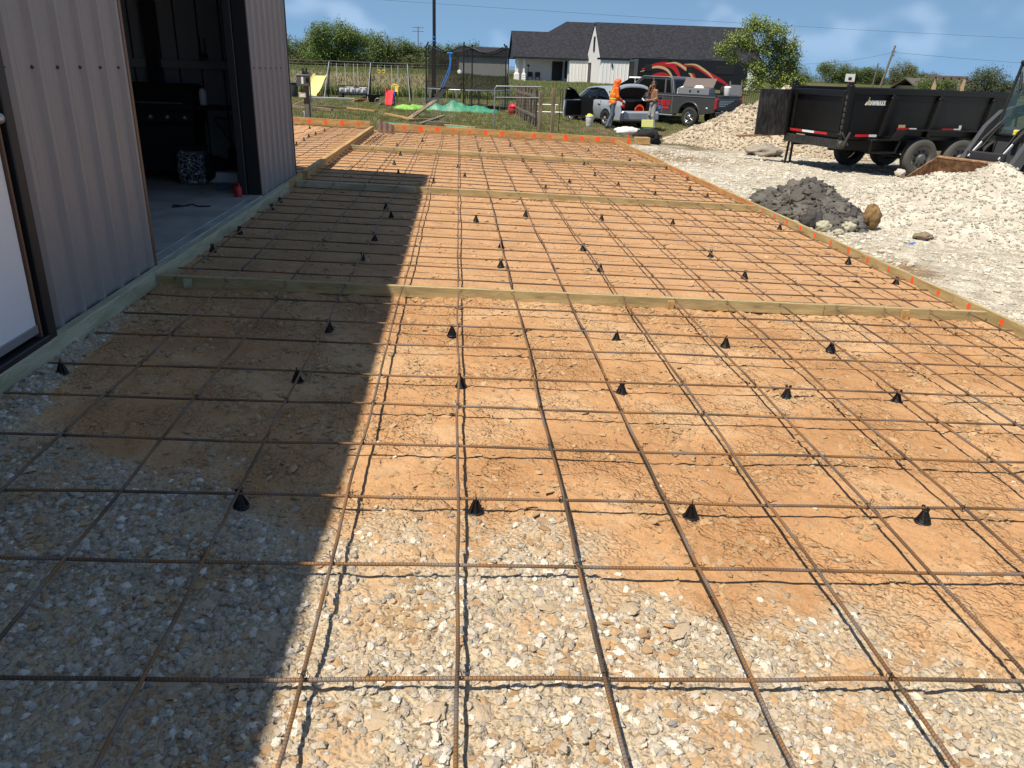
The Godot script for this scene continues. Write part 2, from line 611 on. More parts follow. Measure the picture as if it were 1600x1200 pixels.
func dirt_images() -> void:
	var w := 1536
	var h := 1152
	var L := nz(81, 0.004, 4).get_image(w, h).get_data()
	var F := nz(82, 0.11, 3).get_image(w, h).get_data()
	var N := nz(79, 0.42, 2).get_image(w, h).get_data()
	var P := nz(83, 0.009, 3).get_image(w, h).get_data()
	var ck := nz(84, 0.030, 1, FastNoiseLite.TYPE_CELLULAR)
	ck.cellular_return_type = FastNoiseLite.RETURN_DISTANCE2_SUB
	ck.cellular_jitter = 1.0
	ck.domain_warp_enabled = true
	ck.domain_warp_amplitude = 26.0
	ck.domain_warp_frequency = 0.03
	var C := ck.get_image(w, h).get_data()
	var cr := nz(85, 0.15, 1, FastNoiseLite.TYPE_CELLULAR)
	cr.cellular_return_type = FastNoiseLite.RETURN_DISTANCE2_SUB
	cr.domain_warp_enabled = true
	cr.domain_warp_amplitude = 8.0
	var D := cr.get_image(w, h).get_data()
	# coarse map of the limestone
	var gw := 192
	var gh := 144
	var gmap := PackedFloat32Array()
	gmap.resize(gw * gh)
	for j in gh:
		for i in gw:
			gmap[j * gw + i] = gm(lerpf(BX0, BX1, (i + 0.5) / gw), lerpf(TZ0, TZ1, (j + 0.5) / gh))
	var al := PackedByteArray(); al.resize(w * h * 3)
	var hh := PackedByteArray(); hh.resize(w * h)
	var k := 0
	for y in h:
		var row := (y / 8) * gw
		for x in w:
			var g := gmap[row + x / 8]
			var patch := clampf((P[k] - 105) / 60.0, 0.0, 1.0)
			var crack := clampf(1.0 - C[k] / 20.0, 0.0, 1.0) * clampf((P[k] - 80) / 50.0, 0.0, 1.0)
			var crumb := clampf(D[k] / 70.0, 0.0, 1.0)
			var f := F[k] / 255.0
			var hv := 0.60 + 0.14 * (f - 0.5) + 0.16 * (N[k] / 255.0 - 0.5) - 0.5 * crack * (1.0 - g) + (0.38 * (crumb - 0.5)) * maxf(patch, g)
			hh[k] = clampi(int(hv * 255.0), 0, 255)
			var t := clampf(0.5 + (L[k] - 128) / 255.0 * 1.5, 0.0, 1.0) * 0.7 + 0.3 * f
			var sp := clampf((f - 0.80) * 5.0, 0.0, 0.5) * (0.25 + g)   # pale specks of lime
			# sRGB tones of dry tan clay, redder and paler in places
			var gr := 30.0 * (N[k] / 255.0 - 0.5)
			var g2 := clampf(g * 1.1 + 0.9 * (P[k] / 255.0 - 0.47) * clampf(g * 5.0, 0.0, 1.0) + clampf((L[k] - 150) / 120.0, 0.0, 0.22), 0.0, 1.0)
			var r := 166.0 + 32.0 * t + gr
			var gg := 125.0 + 34.0 * t + gr
			var b := 87.0 + 32.0 * t + gr
			r = lerpf(r, 170.0 + 30.0 * f + gr, g2); gg = lerpf(gg, 154.0 + 31.0 * f + gr, g2); b = lerpf(b, 129.0 + 32.0 * f + gr, g2)
			al[k * 3] = int(lerpf(r, 205.0, sp)); al[k * 3 + 1] = int(lerpf(gg, 196.0, sp)); al[k * 3 + 2] = int(lerpf(b, 180.0, sp))
			k += 1
	var m := mat("clay_and_lime", Color.WHITE, 0.95)
	m.albedo_texture = ImageTexture.create_from_image(Image.create_from_data(w, h, false, Image.FORMAT_RGB8, al))
	m.heightmap_enabled = true
	m.heightmap_scale = 2.6
	m.heightmap_texture = ImageTexture.create_from_image(Image.create_from_data(w, h, false, Image.FORMAT_L8, hh))
	m.metallic_specular = 0.25
	# a repeating sheet of clay for the bays farther off
	var w2 := 768
	var A2 := nz(86, 0.008, 4).get_seamless_image(w2, w2).get_data()
	var B2 := nz(87, 0.10, 3).get_seamless_image(w2, w2).get_data()
	var c2 := nz(88, 0.05, 1, FastNoiseLite.TYPE_CELLULAR)
	c2.cellular_return_type = FastNoiseLite.RETURN_DISTANCE2_SUB
	c2.domain_warp_enabled = true
	c2.domain_warp_amplitude = 20.0
	var C2 := c2.get_seamless_image(w2, w2).get_data()
	al = PackedByteArray(); al.resize(w2 * w2 * 3)
	hh = PackedByteArray(); hh.resize(w2 * w2)
	for i in w2 * w2:
		var f := B2[i] / 255.0
		var t := A2[i] / 255.0 * 0.7 + 0.3 * f
		var sp := clampf((f - 0.82) * 5.0, 0.0, 0.4)
		al[i * 3] = int(lerpf(165.0 + 34.0 * t, 206.0, sp)); al[i * 3 + 1] = int(lerpf(127.0 + 34.0 * t, 190.0, sp)); al[i * 3 + 2] = int(lerpf(92.0 + 32.0 * t, 165.0, sp))
		hh[i] = clampi(int(255.0 * (0.6 + 0.35 * (f - 0.5) - 0.4 * clampf(1.0 - C2[i] / 22.0, 0.0, 1.0) * t)), 0, 255)
	var m2 := mat("clay", Color.WHITE, 0.95)
	m2.albedo_texture = ImageTexture.create_from_image(Image.create_from_data(w2, w2, false, Image.FORMAT_RGB8, al))
	m2.heightmap_enabled = true
	m2.heightmap_scale = 2.2
	m2.heightmap_texture = ImageTexture.create_from_image(Image.create_from_data(w2, w2, false, Image.FORMAT_L8, hh))
	m2.metallic_specular = 0.25
	# grain for the open ground, coloured by vertex
	var m3 := mat("open_ground", Color.WHITE, 0.95)
	m3.vertex_color_use_as_albedo = true
	m3.albedo_texture = ImageTexture.create_from_image(speckle())
	m3.heightmap_enabled = true
	m3.heightmap_scale = 2.5
	m3.heightmap_texture = seamless(89, 0.07, 4, 512, 512)
	m3.uv1_triplanar = true
	m3.uv1_world_triplanar = true
	m3.uv1_scale = Vector3(0.6, 0.6, 0.6)
	m3.metallic_specular = 0.2
	M.open_ground.metallic_specular = 0.2

func speckle() -> Image:
	var w := 512
	var a := nz(90, 0.09, 3).get_seamless_image(w, w).get_data()
	var b := nz(92, 0.012, 3).get_seamless_image(w, w).get_data()
	var d := PackedByteArray(); d.resize(w * w * 3)
	for i in w * w:
		var v := clampi(int(165.0 + 0.34 * (a[i] - 128) + 0.28 * (b[i] - 128)) + 40, 90, 255)
		d[i * 3] = v; d[i * 3 + 1] = v; d[i * 3 + 2] = v - 3
	return Image.create_from_data(w, w, false, Image.FORMAT_RGB8, d)

func sheet(xs: PackedFloat32Array, zs: PackedFloat32Array, hf: Callable, uvf: Callable, cf: Callable) -> MB:
	var b := MB.new()
	var w := xs.size()
	var h := zs.size()
	b.v.resize(w * h); b.n.resize(w * h); b.uv.resize(w * h); b.c.resize(w * h)
	var k := 0
	for z in zs:
		for x in xs:
			b.v[k] = Vector3(x, gy(x, z) + hf.call(x, z), z)
			b.uv[k] = uvf.call(x, z)
			b.c[k] = cf.call(x, z)
			k += 1
	for j in h:
		for i in w:
			var l := b.v[j * w + maxi(i - 1, 0)]
			var r := b.v[j * w + mini(i + 1, w - 1)]
			var u := b.v[maxi(j - 1, 0) * w + i]
			var d := b.v[mini(j + 1, h - 1) * w + i]
			var nn := (d - u).cross(r - l).normalized()
			b.n[j * w + i] = nn if nn.y > 0 else -nn
	b.ix.resize((w - 1) * (h - 1) * 6)
	k = 0
	var up := zs[1] > zs[0]
	for j in h - 1:
		for i in w - 1:
			var a := j * w + i
			var q := [a, a + 1, a + w + 1, a, a + w + 1, a + w] if up else [a, a + w + 1, a + 1, a, a + w, a + w + 1]
			for t in q:
				b.ix[k] = t
				k += 1
	return b

func steps(a: float, b: float, d: float) -> PackedFloat32Array:
	var n := maxi(1, int(ceil((b - a) / d)))
	var out := PackedFloat32Array()
	for i in n + 1:
		out.append(lerpf(a, b, float(i) / n))
	return out

func joined(parts: Array) -> PackedFloat32Array:
	var out := PackedFloat32Array()
	for p in parts:
		for x in p:
			if out.is_empty() or x > out[-1] + 1e-4:
				out.append(x)
	return out

# what the open ground is made of: crushed limestone, bare brown soil, turf, field
func ground_color(x: float, z: float) -> Color:
	var a := n_low.get_noise_2d(x * 0.8, z * 0.8)
	var b := n_mid.get_noise_2d(x * 0.6, z * 0.6)
	var lime := Color(0.86, 0.80, 0.70).lerp(Color(0.64, 0.56, 0.44), clampf(0.22 + a * 0.6 + b * 0.5, 0.0, 1.0))
	var soil := Color(0.22, 0.165, 0.105).lerp(Color(0.30, 0.24, 0.17), clampf(0.5 + b, 0, 1))
	var turf := Color(0.085, 0.112, 0.032).lerp(Color(0.21, 0.185, 0.085), clampf(0.4 + a * 0.8 + b * 0.4, 0, 1))
	var field := Color(0.10, 0.135, 0.04).lerp(Color(0.22, 0.20, 0.10), clampf(0.4 + a, 0, 1))
	var wob := 1.6 * a + 0.8 * b
	var c := turf
	# limestone pad on the right, up to the back of the trailer
	var k := sstep(4.2, 4.7, x) * sstep(-24.5 + wob, -22.0 + wob, z)
	# bare soil around the cars and just behind the back form
	var s := sstep(3.2, 4.8, x + wob * 0.5) * sstep(-33.0, -29.5, z + wob) * (1.0 - sstep(30.0, 34.0, x))
	s = maxf(s, 0.75 * sstep(-3.2 + wob, -1.0 + wob, x) * (1.0 - sstep(0.5, 2.0, x)) * sstep(-28.5, -26.5, z))
	s = maxf(s, 0.6 * (1.0 - sstep(-4.0, -2.5, x + wob)) * sstep(-33.6, -32.6, z) * (1.0 - sstep(-31.5, -30.5, z)))
	s = maxf(s, 0.65 * sstep(-27.0, -26.2, z + wob * 0.3) * (1.0 - sstep(-25.6, -25.0, z + wob * 0.3)) * (1.0 - sstep(2.0, 3.0, x)))
	c = c.lerp(soil, s)
	c = c.lerp(lime, k)
	# reddish spill just outside the far right corner
	var rd := exp(-pow((x - 5.6) / 1.3, 2.0) - pow((z + 20.2) / 1.6, 2.0)) + 0.9 * exp(-pow((x - 5.0) / 0.35, 2.0) - pow((z + 8.2) / 0.5, 2.0))
	c = c.lerp(Color(0.36, 0.22, 0.11), clampf(rd * 0.9 + b * 0.3, 0.0, 0.85) * clampf(rd * 4.0, 0, 1))
	c = c.lerp(field, sstep(48.0, 56.0, -z) * (1.0 - k))
	return c

func open_h(x: float, z: float) -> float:
	var inside := sstep(BX0 - 0.03, BX0, x) * (1.0 - sstep(BX1 - 0.0, BX1 + 0.03, x)) * sstep(-23.05, -22.98, z)
	if x < BX0 and x > -9.5 and z < -12.3 and z > -23.3:
		inside = 1.0
	var h := 0.0
	if z > -60.0 and x > -14 and x < 30:
		h = 0.030 * n_low.get_noise_2d(x, z) + 0.018 * n_mid.get_noise_2d(x, z)
		if x > 4.5 and z > -25:
			h += 0.014 * n_fine.get_noise_2d(x * 0.5, z * 0.5)
	return h - 0.10 * inside - 0.012

func build_ground() -> void:
	n_edge = nz(101, 0.9, 3)
	n_low = nz(102, 0.55, 3)
	n_mid = nz(103, 2.4, 3)
	n_fine = nz(104, 11.0, 2)
	dirt_images()
	var white := func(_x, _z): return Color.WHITE
	var xs := joined([steps(-900, -80, 60), steps(-80, -14, 6), steps(-14, 4.4, 0.6), steps(4.4, 14.0, 0.055), steps(14.0, 30, 0.5), steps(30, 90, 5), steps(90, 900, 60)])
	var zs := joined([steps(-1500, -200, 90), steps(-200, -60, 7), steps(-60, -26.5, 0.6), steps(-26.5, -22.0, 0.12), steps(-22.0, -5.5, 0.06), steps(-5.5, 4, 0.6), steps(4, 60, 8)])
	struct("ground", sheet(xs, zs, open_h, func(x, z): return Vector2(x, z), ground_color), M.open_ground)
	struct("slab_bed", sheet(steps(BX0, BX1, 0.0165), joined([steps(TZ0, -1.0, 0.0165), steps(-1.0, 3.0, 0.25)]), hb,
		func(x, z): return Vector2((x - BX0) / (BX1 - BX0), (z - TZ0) / (TZ1 - TZ0)), white), M.clay_and_lime)
	struct("slab_bed", sheet(steps(BX0, BX1, 0.05), steps(-23.0, TZ0, 0.05), hb, func(x, z): return Vector2(x, z) / 3.1, white), M.clay)
	struct("slab_bed", sheet(steps(-9.0, BX0 - 0.0, 0.09), steps(-23.25, -12.35, 0.09), hb, func(x, z): return Vector2(x, z + 0.4) / 3.1, white), M.clay)

# a few angular stone shapes shared by all the loose gravel
func stone_mesh(seed_: int, rings: int, segs: int, flatness: float) -> ArrayMesh:
	var b := MB.new()
	b.ball(Vector3.ZERO, Vector3(0.5, 0.5 * flatness, 0.42), seed_, 0.75, rings, segs, rings < 5)
	return b.mesh(M.stone)

func big_stone() -> ArrayMesh:
	var b := MB.new()
	b.ball(Vector3.ZERO, Vector3(0.5, 0.34, 0.42), 12, 0.8, 9, 13)
	var f := nz(13, 2.6, 3)
	for i in b.v.size():
		b.v[i] *= 1.0 + 0.28 * f.get_noise_3dv(b.v[i] * 2.0)
	b.renormal()
	return b.mesh(M.stone)

func gravel() -> void:
	rng.seed = 4
	var xf := [[], [], [], [], []]
	var cs := [[], [], [], [], []]
	var shapes := [stone_mesh(1, 4, 6, 0.7), stone_mesh(2, 4, 6, 0.55), stone_mesh(3, 5, 7, 0.62), stone_mesh(8, 5, 7, 0.75), big_stone()]
	var n := 0
	var tries := 0
	while n < 95000 and tries < 700000:
		tries += 1
		var x := rng.randf_range(BX0 + 0.05, 3.6)
		var z := -rng.randf_range(0.95, 5.4)
		if x > 2.0 + (-z - 1.0) * 0.8:
			continue
		var g := gm(x, z)
		if rng.randf() > pow(g, 1.3) * 1.02 + 0.008:
			continue
		var u := rng.randf()
		var s := (0.0026 + 0.0046 * u + 0.032 * pow(u, 8.5)) * (0.6 + 0.4 * g)
		var flat := 1.0
		if rng.randf() < 0.0016:
			s = rng.randf_range(0.03, 0.10)
			flat = 0.36
		if g < 0.3 and rng.randf() < 0.6:
			s *= 0.7
		var t := Transform3D(Basis.from_euler(Vector3(rng.randf_range(-0.5, 0.5) * flat * flat, rng.randf() * TAU, rng.randf_range(-0.5, 0.5) * flat * flat)), Vector3(x, gy(x, z) + hb(x, z) + s * rng.randf_range(-0.22, 0.06) * flat, z))
		t.basis = t.basis.scaled_local(Vector3(s * rng.randf_range(0.8, 1.4), s * flat * rng.randf_range(0.7, 1.1), s * rng.randf_range(0.8, 1.2)))
		var k := rng.randi() % 4 if flat == 1.0 else 4
		if s > 0.022:
			k = 4
		xf[k].append(t)
		var a := rng.randf()
		var col := Color(0.46, 0.395, 0.31).lerp(Color(0.86, 0.81, 0.72), a * a)
		if rng.randf() < 0.26 or flat < 1.0:
			col = Color(0.48, 0.35, 0.225).lerp(col, 0.5)
		if rng.randf() < 0.05:
			col = Color(0.36, 0.335, 0.30)
		if flat < 1.0:
			col = Color(0.47, 0.37, 0.26)
		col = col * (0.86 + 0.28 * rng.randf())
		cs[k].append(col)
		n += 1
	for k in 5:
		scatter("limestone_gravel", shapes[k], xf[k], cs[k], "crushed pale limestone scattered over the near end of the slab bed", "gravel")
	# crumbs and clods of the clay itself
	var c0 := stone_mesh(5, 3, 6, 0.42)
	var ct := []
	var cc := []
	n = 0
	while n < 62000:
		var near := rng.randf() < 0.78
		var x := rng.randf_range(BX0 + 0.06, BX1 - 0.06)
		var z := -rng.randf_range(1.5, 6.0) if near else -rng.randf_range(6.1, 22.9)
		var q := n_mid.get_noise_2d(x * 0.8 + 31.0, z * 0.8)
		var e := minf(minf(absf(x - BX1), absf(x - BX0)), minf(absf(z + 6.0), absf(z + 11.5)))
		if rng.randf() > clampf(q * 2.2 + 0.05, 0.12, 1.0) + 0.9 * exp(-e * 9.0):
			continue
		var u := rng.randf()
		var s := (0.0035 + 0.008 * u + 0.034 * pow(u, 10.0)) * (1.0 if near else 1.7)
		var t := Transform3D(Basis.from_euler(Vector3(rng.randf_range(-0.3, 0.3), rng.randf() * TAU, rng.randf_range(-0.3, 0.3))), Vector3(x, gy(x, z) + hb(x, z) + s * 0.06, z))
		t.basis = t.basis.scaled_local(Vector3(s * rng.randf_range(0.8, 1.7), s * rng.randf_range(0.5, 1.0), s * rng.randf_range(0.8, 1.3)))
		ct.append(t)
		cc.append(Color(0.41, 0.26, 0.135).lerp(Color(0.52, 0.355, 0.20), rng.randf()) * (0.85 + 0.3 * rng.randf()))
		n += 1
	scatter("clay_crumbs", c0, ct, cc, "tan crumbs and clods of dry clay on the slab bed", "clay crumbs")
	# loose stone on the limestone pad beside the slab
	var lt := []
	var lc := []
	for i in 60000:
		var z := -rng.randf_range(4.5, 22.5)
		var x := 4.62 + 9.5 * pow(rng.randf(), 1.2)
		if n_mid.get_noise_2d(x * 0.35, z * 0.35) + rng.randf_range(-0.3, 0.5) < 0.0:
			continue
		var u := rng.randf()
		var s := 0.010 + 0.020 * u + 0.06 * pow(u, 14.0)
		var t := Transform3D(Basis.from_euler(Vector3(rng.randf_range(-0.5, 0.5), rng.randf() * TAU, 0)), Vector3(x, gy(x, z) + open_h(x, z) + s * 0.12, z))
		t.basis = t.basis.scaled_local(Vector3(s * rng.randf_range(0.8, 1.4), s * 0.9, s))
		lt.append(t)
		lc.append(Color(0.48, 0.44, 0.37).lerp(Color(0.66, 0.62, 0.54), rng.randf()) * (0.85 + 0.3 * rng.randf()))
	scatter("limestone_gravel", shapes[0], lt, lc, "loose crushed limestone on the pad right of the slab", "gravel")

# ---------------------------------------------------------------- forms, rebar, chairs
const BAY := ["nearest", "second", "third", "farthest"]
var bar_x := [-2.2, -1.79, -1.34, -0.89, -0.44, 0.01, 0.44, 0.89, 1.34, 1.79, 2.23, 2.68, 3.14, 3.57, 3.96, 4.33]

func board(label: String, m: String, a: Vector3, b: Vector3, h := 0.092, w := 0.038, marks: Array = [], face := Vector3.ZERO) -> Node3D:
	var mid := (a + b) * 0.5
	var t := thing("form_board", label, "board", Vector3(mid.x, mid.y, mid.z))
	var s := MB.new()
	s.bar(a - mid + Vector3(0, h * 0.5, 0), b - mid + Vector3(0, h * 0.5, 0), w, h, 0.004)
	# the grain starts at another place on every board
	for i in s.uv.size():
		s.uv[i] += Vector2(mid.z * 0.37 + mid.x, mid.x * 0.13)
	part("plank", s, M[m], t)
	for q in marks:   # sprayed dots of marking paint, printed on the face
		var p: Vector3 = a.lerp(b, q) - mid + face * (w * 0.5 + 0.0012) + Vector3(0, h * 0.52, 0)
		var dirn := (b - a).normalized()
		var pk := MB.new()
		var pts := []
		var rad := h * rng.randf_range(0.26, 0.42)
		for i in 9:
			var an := TAU * i / 9.0
			var rr := rad * rng.randf_range(0.75, 1.15)
			pts.append(p + dirn * cos(an) * rr * 0.8 + Vector3.UP * sin(an) * rr)
		for i in 9:
			pk.tri(p, pts[i], pts[(i + 1) % 9])
		part("paint_mark", pk, M.orange_paint, t)
	# screw heads where boards were fixed
	return t

func stake(label: String, x: float, z: float, h: float, m: String, w := 0.035, lean := 0.0) -> void:
	var s := MB.new()
	var p := PackedVector2Array([Vector2(-w * 0.5, -0.03), Vector2(w * 0.5, -0.03), Vector2(w * 0.5, h), Vector2(-w * 0.5, h)])
	s.prism(p, 0.022, Transform3D(Basis.from_euler(Vector3(lean, 0, rng.randf_range(-0.05, 0.05))), Vector3(0, 0, -0.011)))
	solo("form_stake", s, M[m], label, "stake", G(x, z))

func rust(t: float, nse: FastNoiseLite, off: float) -> Color:
	var a := nse.get_noise_2d(t * 1.6, off)
	var b := nse.get_noise_2d(t * 9.0, off + 40.0)
	var c := Color(0.115, 0.082, 0.058).lerp(Color(0.29, 0.15, 0.062), clampf(0.62 + a * 1.3, 0, 1))
	return c.lerp(Color(0.21, 0.205, 0.205), clampf((b - 0.16 + a * 0.3) * 3.0, 0.0, 0.7))

func bar_mesh(length: float, axis: Vector3, seed_: int, wob: float) -> ArrayMesh:
	var b := MB.new()
	var nse := nz(seed_, 1.0, 2)
	var n := int(length / 0.07)
	var side := axis.cross(Vector3.UP)
	var rows := []
	var sides := 8
	for i in n + 1:
		var t := length * i / n
		var o := axis * t + side * (wob * nse.get_noise_2d(t * 0.55, 3.0) + wob * 0.3 * nse.get_noise_2d(t * 2.0, 9.0)) + Vector3.UP * wob * 0.5 * nse.get_noise_2d(t * 0.6, 77.0)
		var row := PackedVector3Array()
		for k in sides + 1:
			var a := TAU * (k % sides) / sides
			row.append(o + (side * cos(a) + Vector3.UP * sin(a)) * 0.0067)
		rows.append(row)
	b.grid(rows, false, 1.0, length)
	for j in n + 1:
		var c := rust(length * j / n, nse, float(seed_))
		for k in sides + 1:
			b.c[j * (sides + 1) + k] = c
		var q := j * (sides + 1)
		var nn := (b.n[q] + b.n[q + sides]).normalized()
		b.n[q] = nn
		b.n[q + sides] = nn
	return b.mesh(M.rebar_steel)

func rebar(mesh: Mesh, at: Vector3, tilt: float, label: String, group: String) -> void:
	var o := MeshInstance3D.new()
	o.name = numbered("rebar")
	o.mesh = mesh
	add_child(o)
	o.position = at
	o.rotation.z = tilt
	tag(o, label, "rebar", group)

func build_slab() -> void:
	rng.seed = 9
	var H := func(x, z): return G(x, z)
	var mk := func(a, b, d): 
		var out := []
		var L: float = absf(b - a)
		var t: float = 0.5 * d
		while t < L:
			out.append(t / L)
			t += d
		return out
	# along the shed
	board("greenish treated board along the foot of the shed wall, below the white door", "green_treated_pine", G(-2.382, 3.0), G(-2.382, -6.06), 0.115, 0.07)
	board("greenish treated board across the foot of the shed's open doorway", "green_treated_pine", G(-2.382, -6.07), G(-2.382, -11.2), 0.115, 0.07)
	board("short tan board at the foot of the shed's far corner", "fresh_pine", G(-2.382, -11.21), G(-2.382, -12.25), 0.115, 0.07)
	board("long raised board running back from the shed corner between the two far slab beds", "fresh_pine", G(-2.33, -12.27), G(-2.33, -22.2), 0.15, 0.09)
	# dividers
	board("long yellow-green divider board nearest the camera, left of its joint", "treated_pine", G(-2.33, -6.08), G(3.06, -6.08), 0.095)
	board("short divider board at the right end of the nearest divider", "treated_pine", G(3.065, -6.085), G(4.50, -6.085), 0.095)
	board("second divider board from the camera, its shaded piece by the shed", "green_treated_pine", G(-2.33, -11.62), G(-0.62, -11.62), 0.095)
	board("second divider board from the camera, its long sunlit piece", "treated_pine", G(-0.61, -11.64), G(4.49, -11.64), 0.095)
	board("third divider board from the camera, the farthest across the bed", "treated_pine", G(-2.27, -17.25), G(4.50, -17.25), 0.10)
	# right edge
	var f := Vector3(-1, 0, 0)
	board("right edge form board with orange dots, nearest length", "treated_pine", G(4.55, 3.0), G(4.55, -6.6), 0.10, 0.038, mk.call(3.0, -6.6, 0.457), f)
	board("right edge form board with orange dots, middle length beside the dark clay heap", "treated_pine", G(4.55, -6.61), G(4.55, -11.7), 0.10, 0.038, mk.call(-6.61, -11.7, 0.457), f)
	board("right edge form board with orange dots, third length", "fresh_pine", G(4.55, -11.71), G(4.55, -17.6), 0.10, 0.038, mk.call(-11.71, -17.6, 0.457), f)
	board("right edge form board, farthest length by the back corner", "fresh_pine", G(4.55, -17.61), G(4.56, -23.0), 0.12)
	# back edge
	board("back form board with orange dots behind the main bed", "fresh_pine", G(-2.2, -22.98), G(4.9, -22.98), 0.20, 0.038, mk.call(-2.2, 4.9, 0.457), Vector3(0, 0, 1))
	board("back form board with orange dots behind the left bed", "fresh_pine", G(-9.0, -23.35), G(-2.5, -23.35), 0.20, 0.038, mk.call(-9.0, -2.5, 0.457), Vector3(0, 0, 1))
	stake("short wooden stake against the nearest divider, near its middle", 1.74, -6.035, 0.075, "fresh_pine", 0.05)
	stake("short wooden stake against the nearest divider, near its right end", 3.76, -6.04, 0.085, "fresh_pine", 0.06)
	stake("short wooden stake against the nearest divider, close to the shed", -2.1, -6.035, 0.08, "green_treated_pine", 0.06)
	stake("short wooden stake against the second divider", 2.95, -11.59, 0.07, "fresh_pine", 0.05)
	for i in 6:
		stake("%s of the reddish stakes bunched at the far end of the raised board" % ordn(i), -2.15 + 0.075 * i, -22.3 + 0.02 * i, 0.32 - 0.022 * i, "dark_red_wood" if i % 2 else "grey_wood", 0.08, -0.25)
	stake("orange-topped survey stake at the back right corner of the forms", 5.12, -24.2, 0.22, "orange_paint", 0.06)

	# ---- rebar
	var tilt := -atan(SX)
	var spans := [[1.2, -6.03], [-6.12, -11.6], [-11.68, -17.2], [-17.3, -22.9]]
	for bay in 4:
		var a: float = spans[bay][0]
		var L: float = a - spans[bay][1]
		var ms := []
		for k in 4:
			ms.append(bar_mesh(L, Vector3(0, 0, -1), 200 + bay * 7 + k, 0.013))
		for i in bar_x.size():
			if i == 0 and bay != 1:
				continue
			rebar(ms[i % 4], G(bar_x[i] + rng.randf_range(-0.012, 0.012), a, 0.073), 0.0, "rusty bar running away from the camera in the %s bay, %s from the shed" % [BAY[bay], ordn(i if bay == 1 else i - 1)], "lengthwise rebar")
	var zs := [
		[-0.42, -0.86, -1.27, -1.80, -2.36, -2.83, -3.32, -3.78, -4.22, -4.76, -5.18, -5.65],
		[-6.45, -6.9, -7.31, -7.75, -8.23, -8.74, -9.16, -9.66, -10.2, -10.73, -11.2],
		[-12.03, -12.48, -12.92, -13.36, -13.8, -14.25, -14.7, -15.12, -15.6, -16.02, -16.45, -16.9],
		[-17.65, -18.1, -18.55, -19.0, -19.45, -19.9, -20.36, -20.8, -21.25, -21.7, -22.15, -22.6]]
	var cm := []
	for k in 6:
		cm.append(bar_mesh(6.72, Vector3(1, 0, 0), 300 + k, 0.013))
	var tie := MB.new()
	for k in 2:
		var ring := []
		for i in 9:
			var an := TAU * i / 8.0
			ring.append(Basis(Vector3.UP, PI / 4 + k * PI / 2) * Vector3(cos(an) * 0.012, sin(an) * 0.016, 0.0))
		tie.tube(ring, 0.0014, 4, false)
	tie.tube([Vector3(0.01, 0.012, 0.004), Vector3(0.02, 0.024, 0.012), Vector3(0.018, 0.036, 0.01)], 0.0014, 4)
	tie.tube([Vector3(0.01, 0.012, 0.0), Vector3(0.026, 0.02, -0.006), Vector3(0.034, 0.022, -0.012)], 0.0014, 4)
	var ties := []
	var q := 0
	for bay in 4:
		for i in zs[bay].size():
			var z: float = zs[bay][i]
			rebar(cm[q % 6], G(-2.28 + rng.randf_range(-0.04, 0.03), z, 0.058), tilt + rng.randf_range(-0.0012, 0.0012), "rusty bar running crosswise in the %s bay, %s from the camera" % [BAY[bay], ordn(i)], "crosswise rebar")
			q += 1
			for j in range(1, bar_x.size()):
				if rng.randf() < 0.6:
					ties.append(Transform3D(Basis(Vector3.UP, rng.randf() * TAU), G(bar_x[j], z, 0.066)))
	for bz in [-6.03, -11.58, -17.2]:
		for x in bar_x:
			ties.append(Transform3D(Basis(Vector3.UP, rng.randf() * TAU).scaled(Vector3.ONE * 0.85), G(x + rng.randf_range(-0.02, 0.02), bz, 0.078)))
	scatter("tie_wire", tie.mesh(M.tie_wire), ties, [], "twists of dark tie wire where the bars cross", "tie wire")
	# the bed behind the shed
	var lm := bar_mesh(10.6, Vector3(0, 0, -1), 400, 0.05)
	for i in 7:
		rebar(lm, G(-2.9 - 0.46 * i, -12.5, 0.073), 0.0, "rusty bar running away in the bed behind the shed, %s from the raised board" % ordn(i), "rebar behind the shed")
	var lc := bar_mesh(6.3, Vector3(-1, 0, 0), 401, 0.03)
	for i in 23:
		rebar(lc, G(-2.5, -12.7 - 0.455 * i, 0.058), 0.03, "rusty bar running crosswise in the bed behind the shed, %s from the shed's end wall" % ordn(i), "rebar behind the shed")
	# cut bars lying by the raised board
	var pm := bar_mesh(2.6, Vector3(0, 0, -1), 402, 0.01)
	for i in 6:
		var o := G(-2.1 + 0.035 * i, -18.2 - 0.17 * i, 0.03 + 0.012 * (i % 3))
		rebar(pm, o, 0.0, "loose cut bar lying beside the raised board, %s from that board" % ordn(i), "loose cut bars")

	# ---- rebar chairs: round foot, four fins, notched saddle
	var t := thing("rebar_chair", "", "rebar chair", Vector3.ZERO, 0.0, "black rebar chairs under the bars")
	var b := MB.new()
	b.lathe(Transform3D.IDENTITY, [Vector2(0.021, 0.0), Vector2(0.036, 0.0), Vector2(0.0365, 0.004), Vector2(0.034, 0.008), Vector2(0.021, 0.008)], 14)
	part("foot", b, M.black_plastic, t)
	b = MB.new()
	b.lathe(Transform3D.IDENTITY, [Vector2(0.031, 0.006), Vector2(0.024, 0.018), Vector2(0.012, 0.048), Vector2(0.009, 0.056), Vector2(0.001, 0.057)], 4, true)
	part("cone", b, M.black_plastic, t)
	b = MB.new()
	for k in 4:
		var pl := PackedVector2Array([Vector2(0.004, 0.006), Vector2(0.036, 0.006), Vector2(0.034, 0.012), Vector2(0.013, 0.052), Vector2(0.004, 0.054)])
		b.prism(pl, 0.003, Transform3D(Basis(Vector3.UP, PI / 4 + k * PI / 2), Vector3.ZERO) * Transform3D(Basis(), Vector3(0, 0, -0.0015)))
	part("fin", b, M.black_plastic, t)
	b = MB.new()
	for s in [-1.0, 1.0]:
		b.bar(Vector3(0.007 * s, 0.05, 0), Vector3(0.013 * s, 0.072, 0), 0.004, 0.016, 0.001)
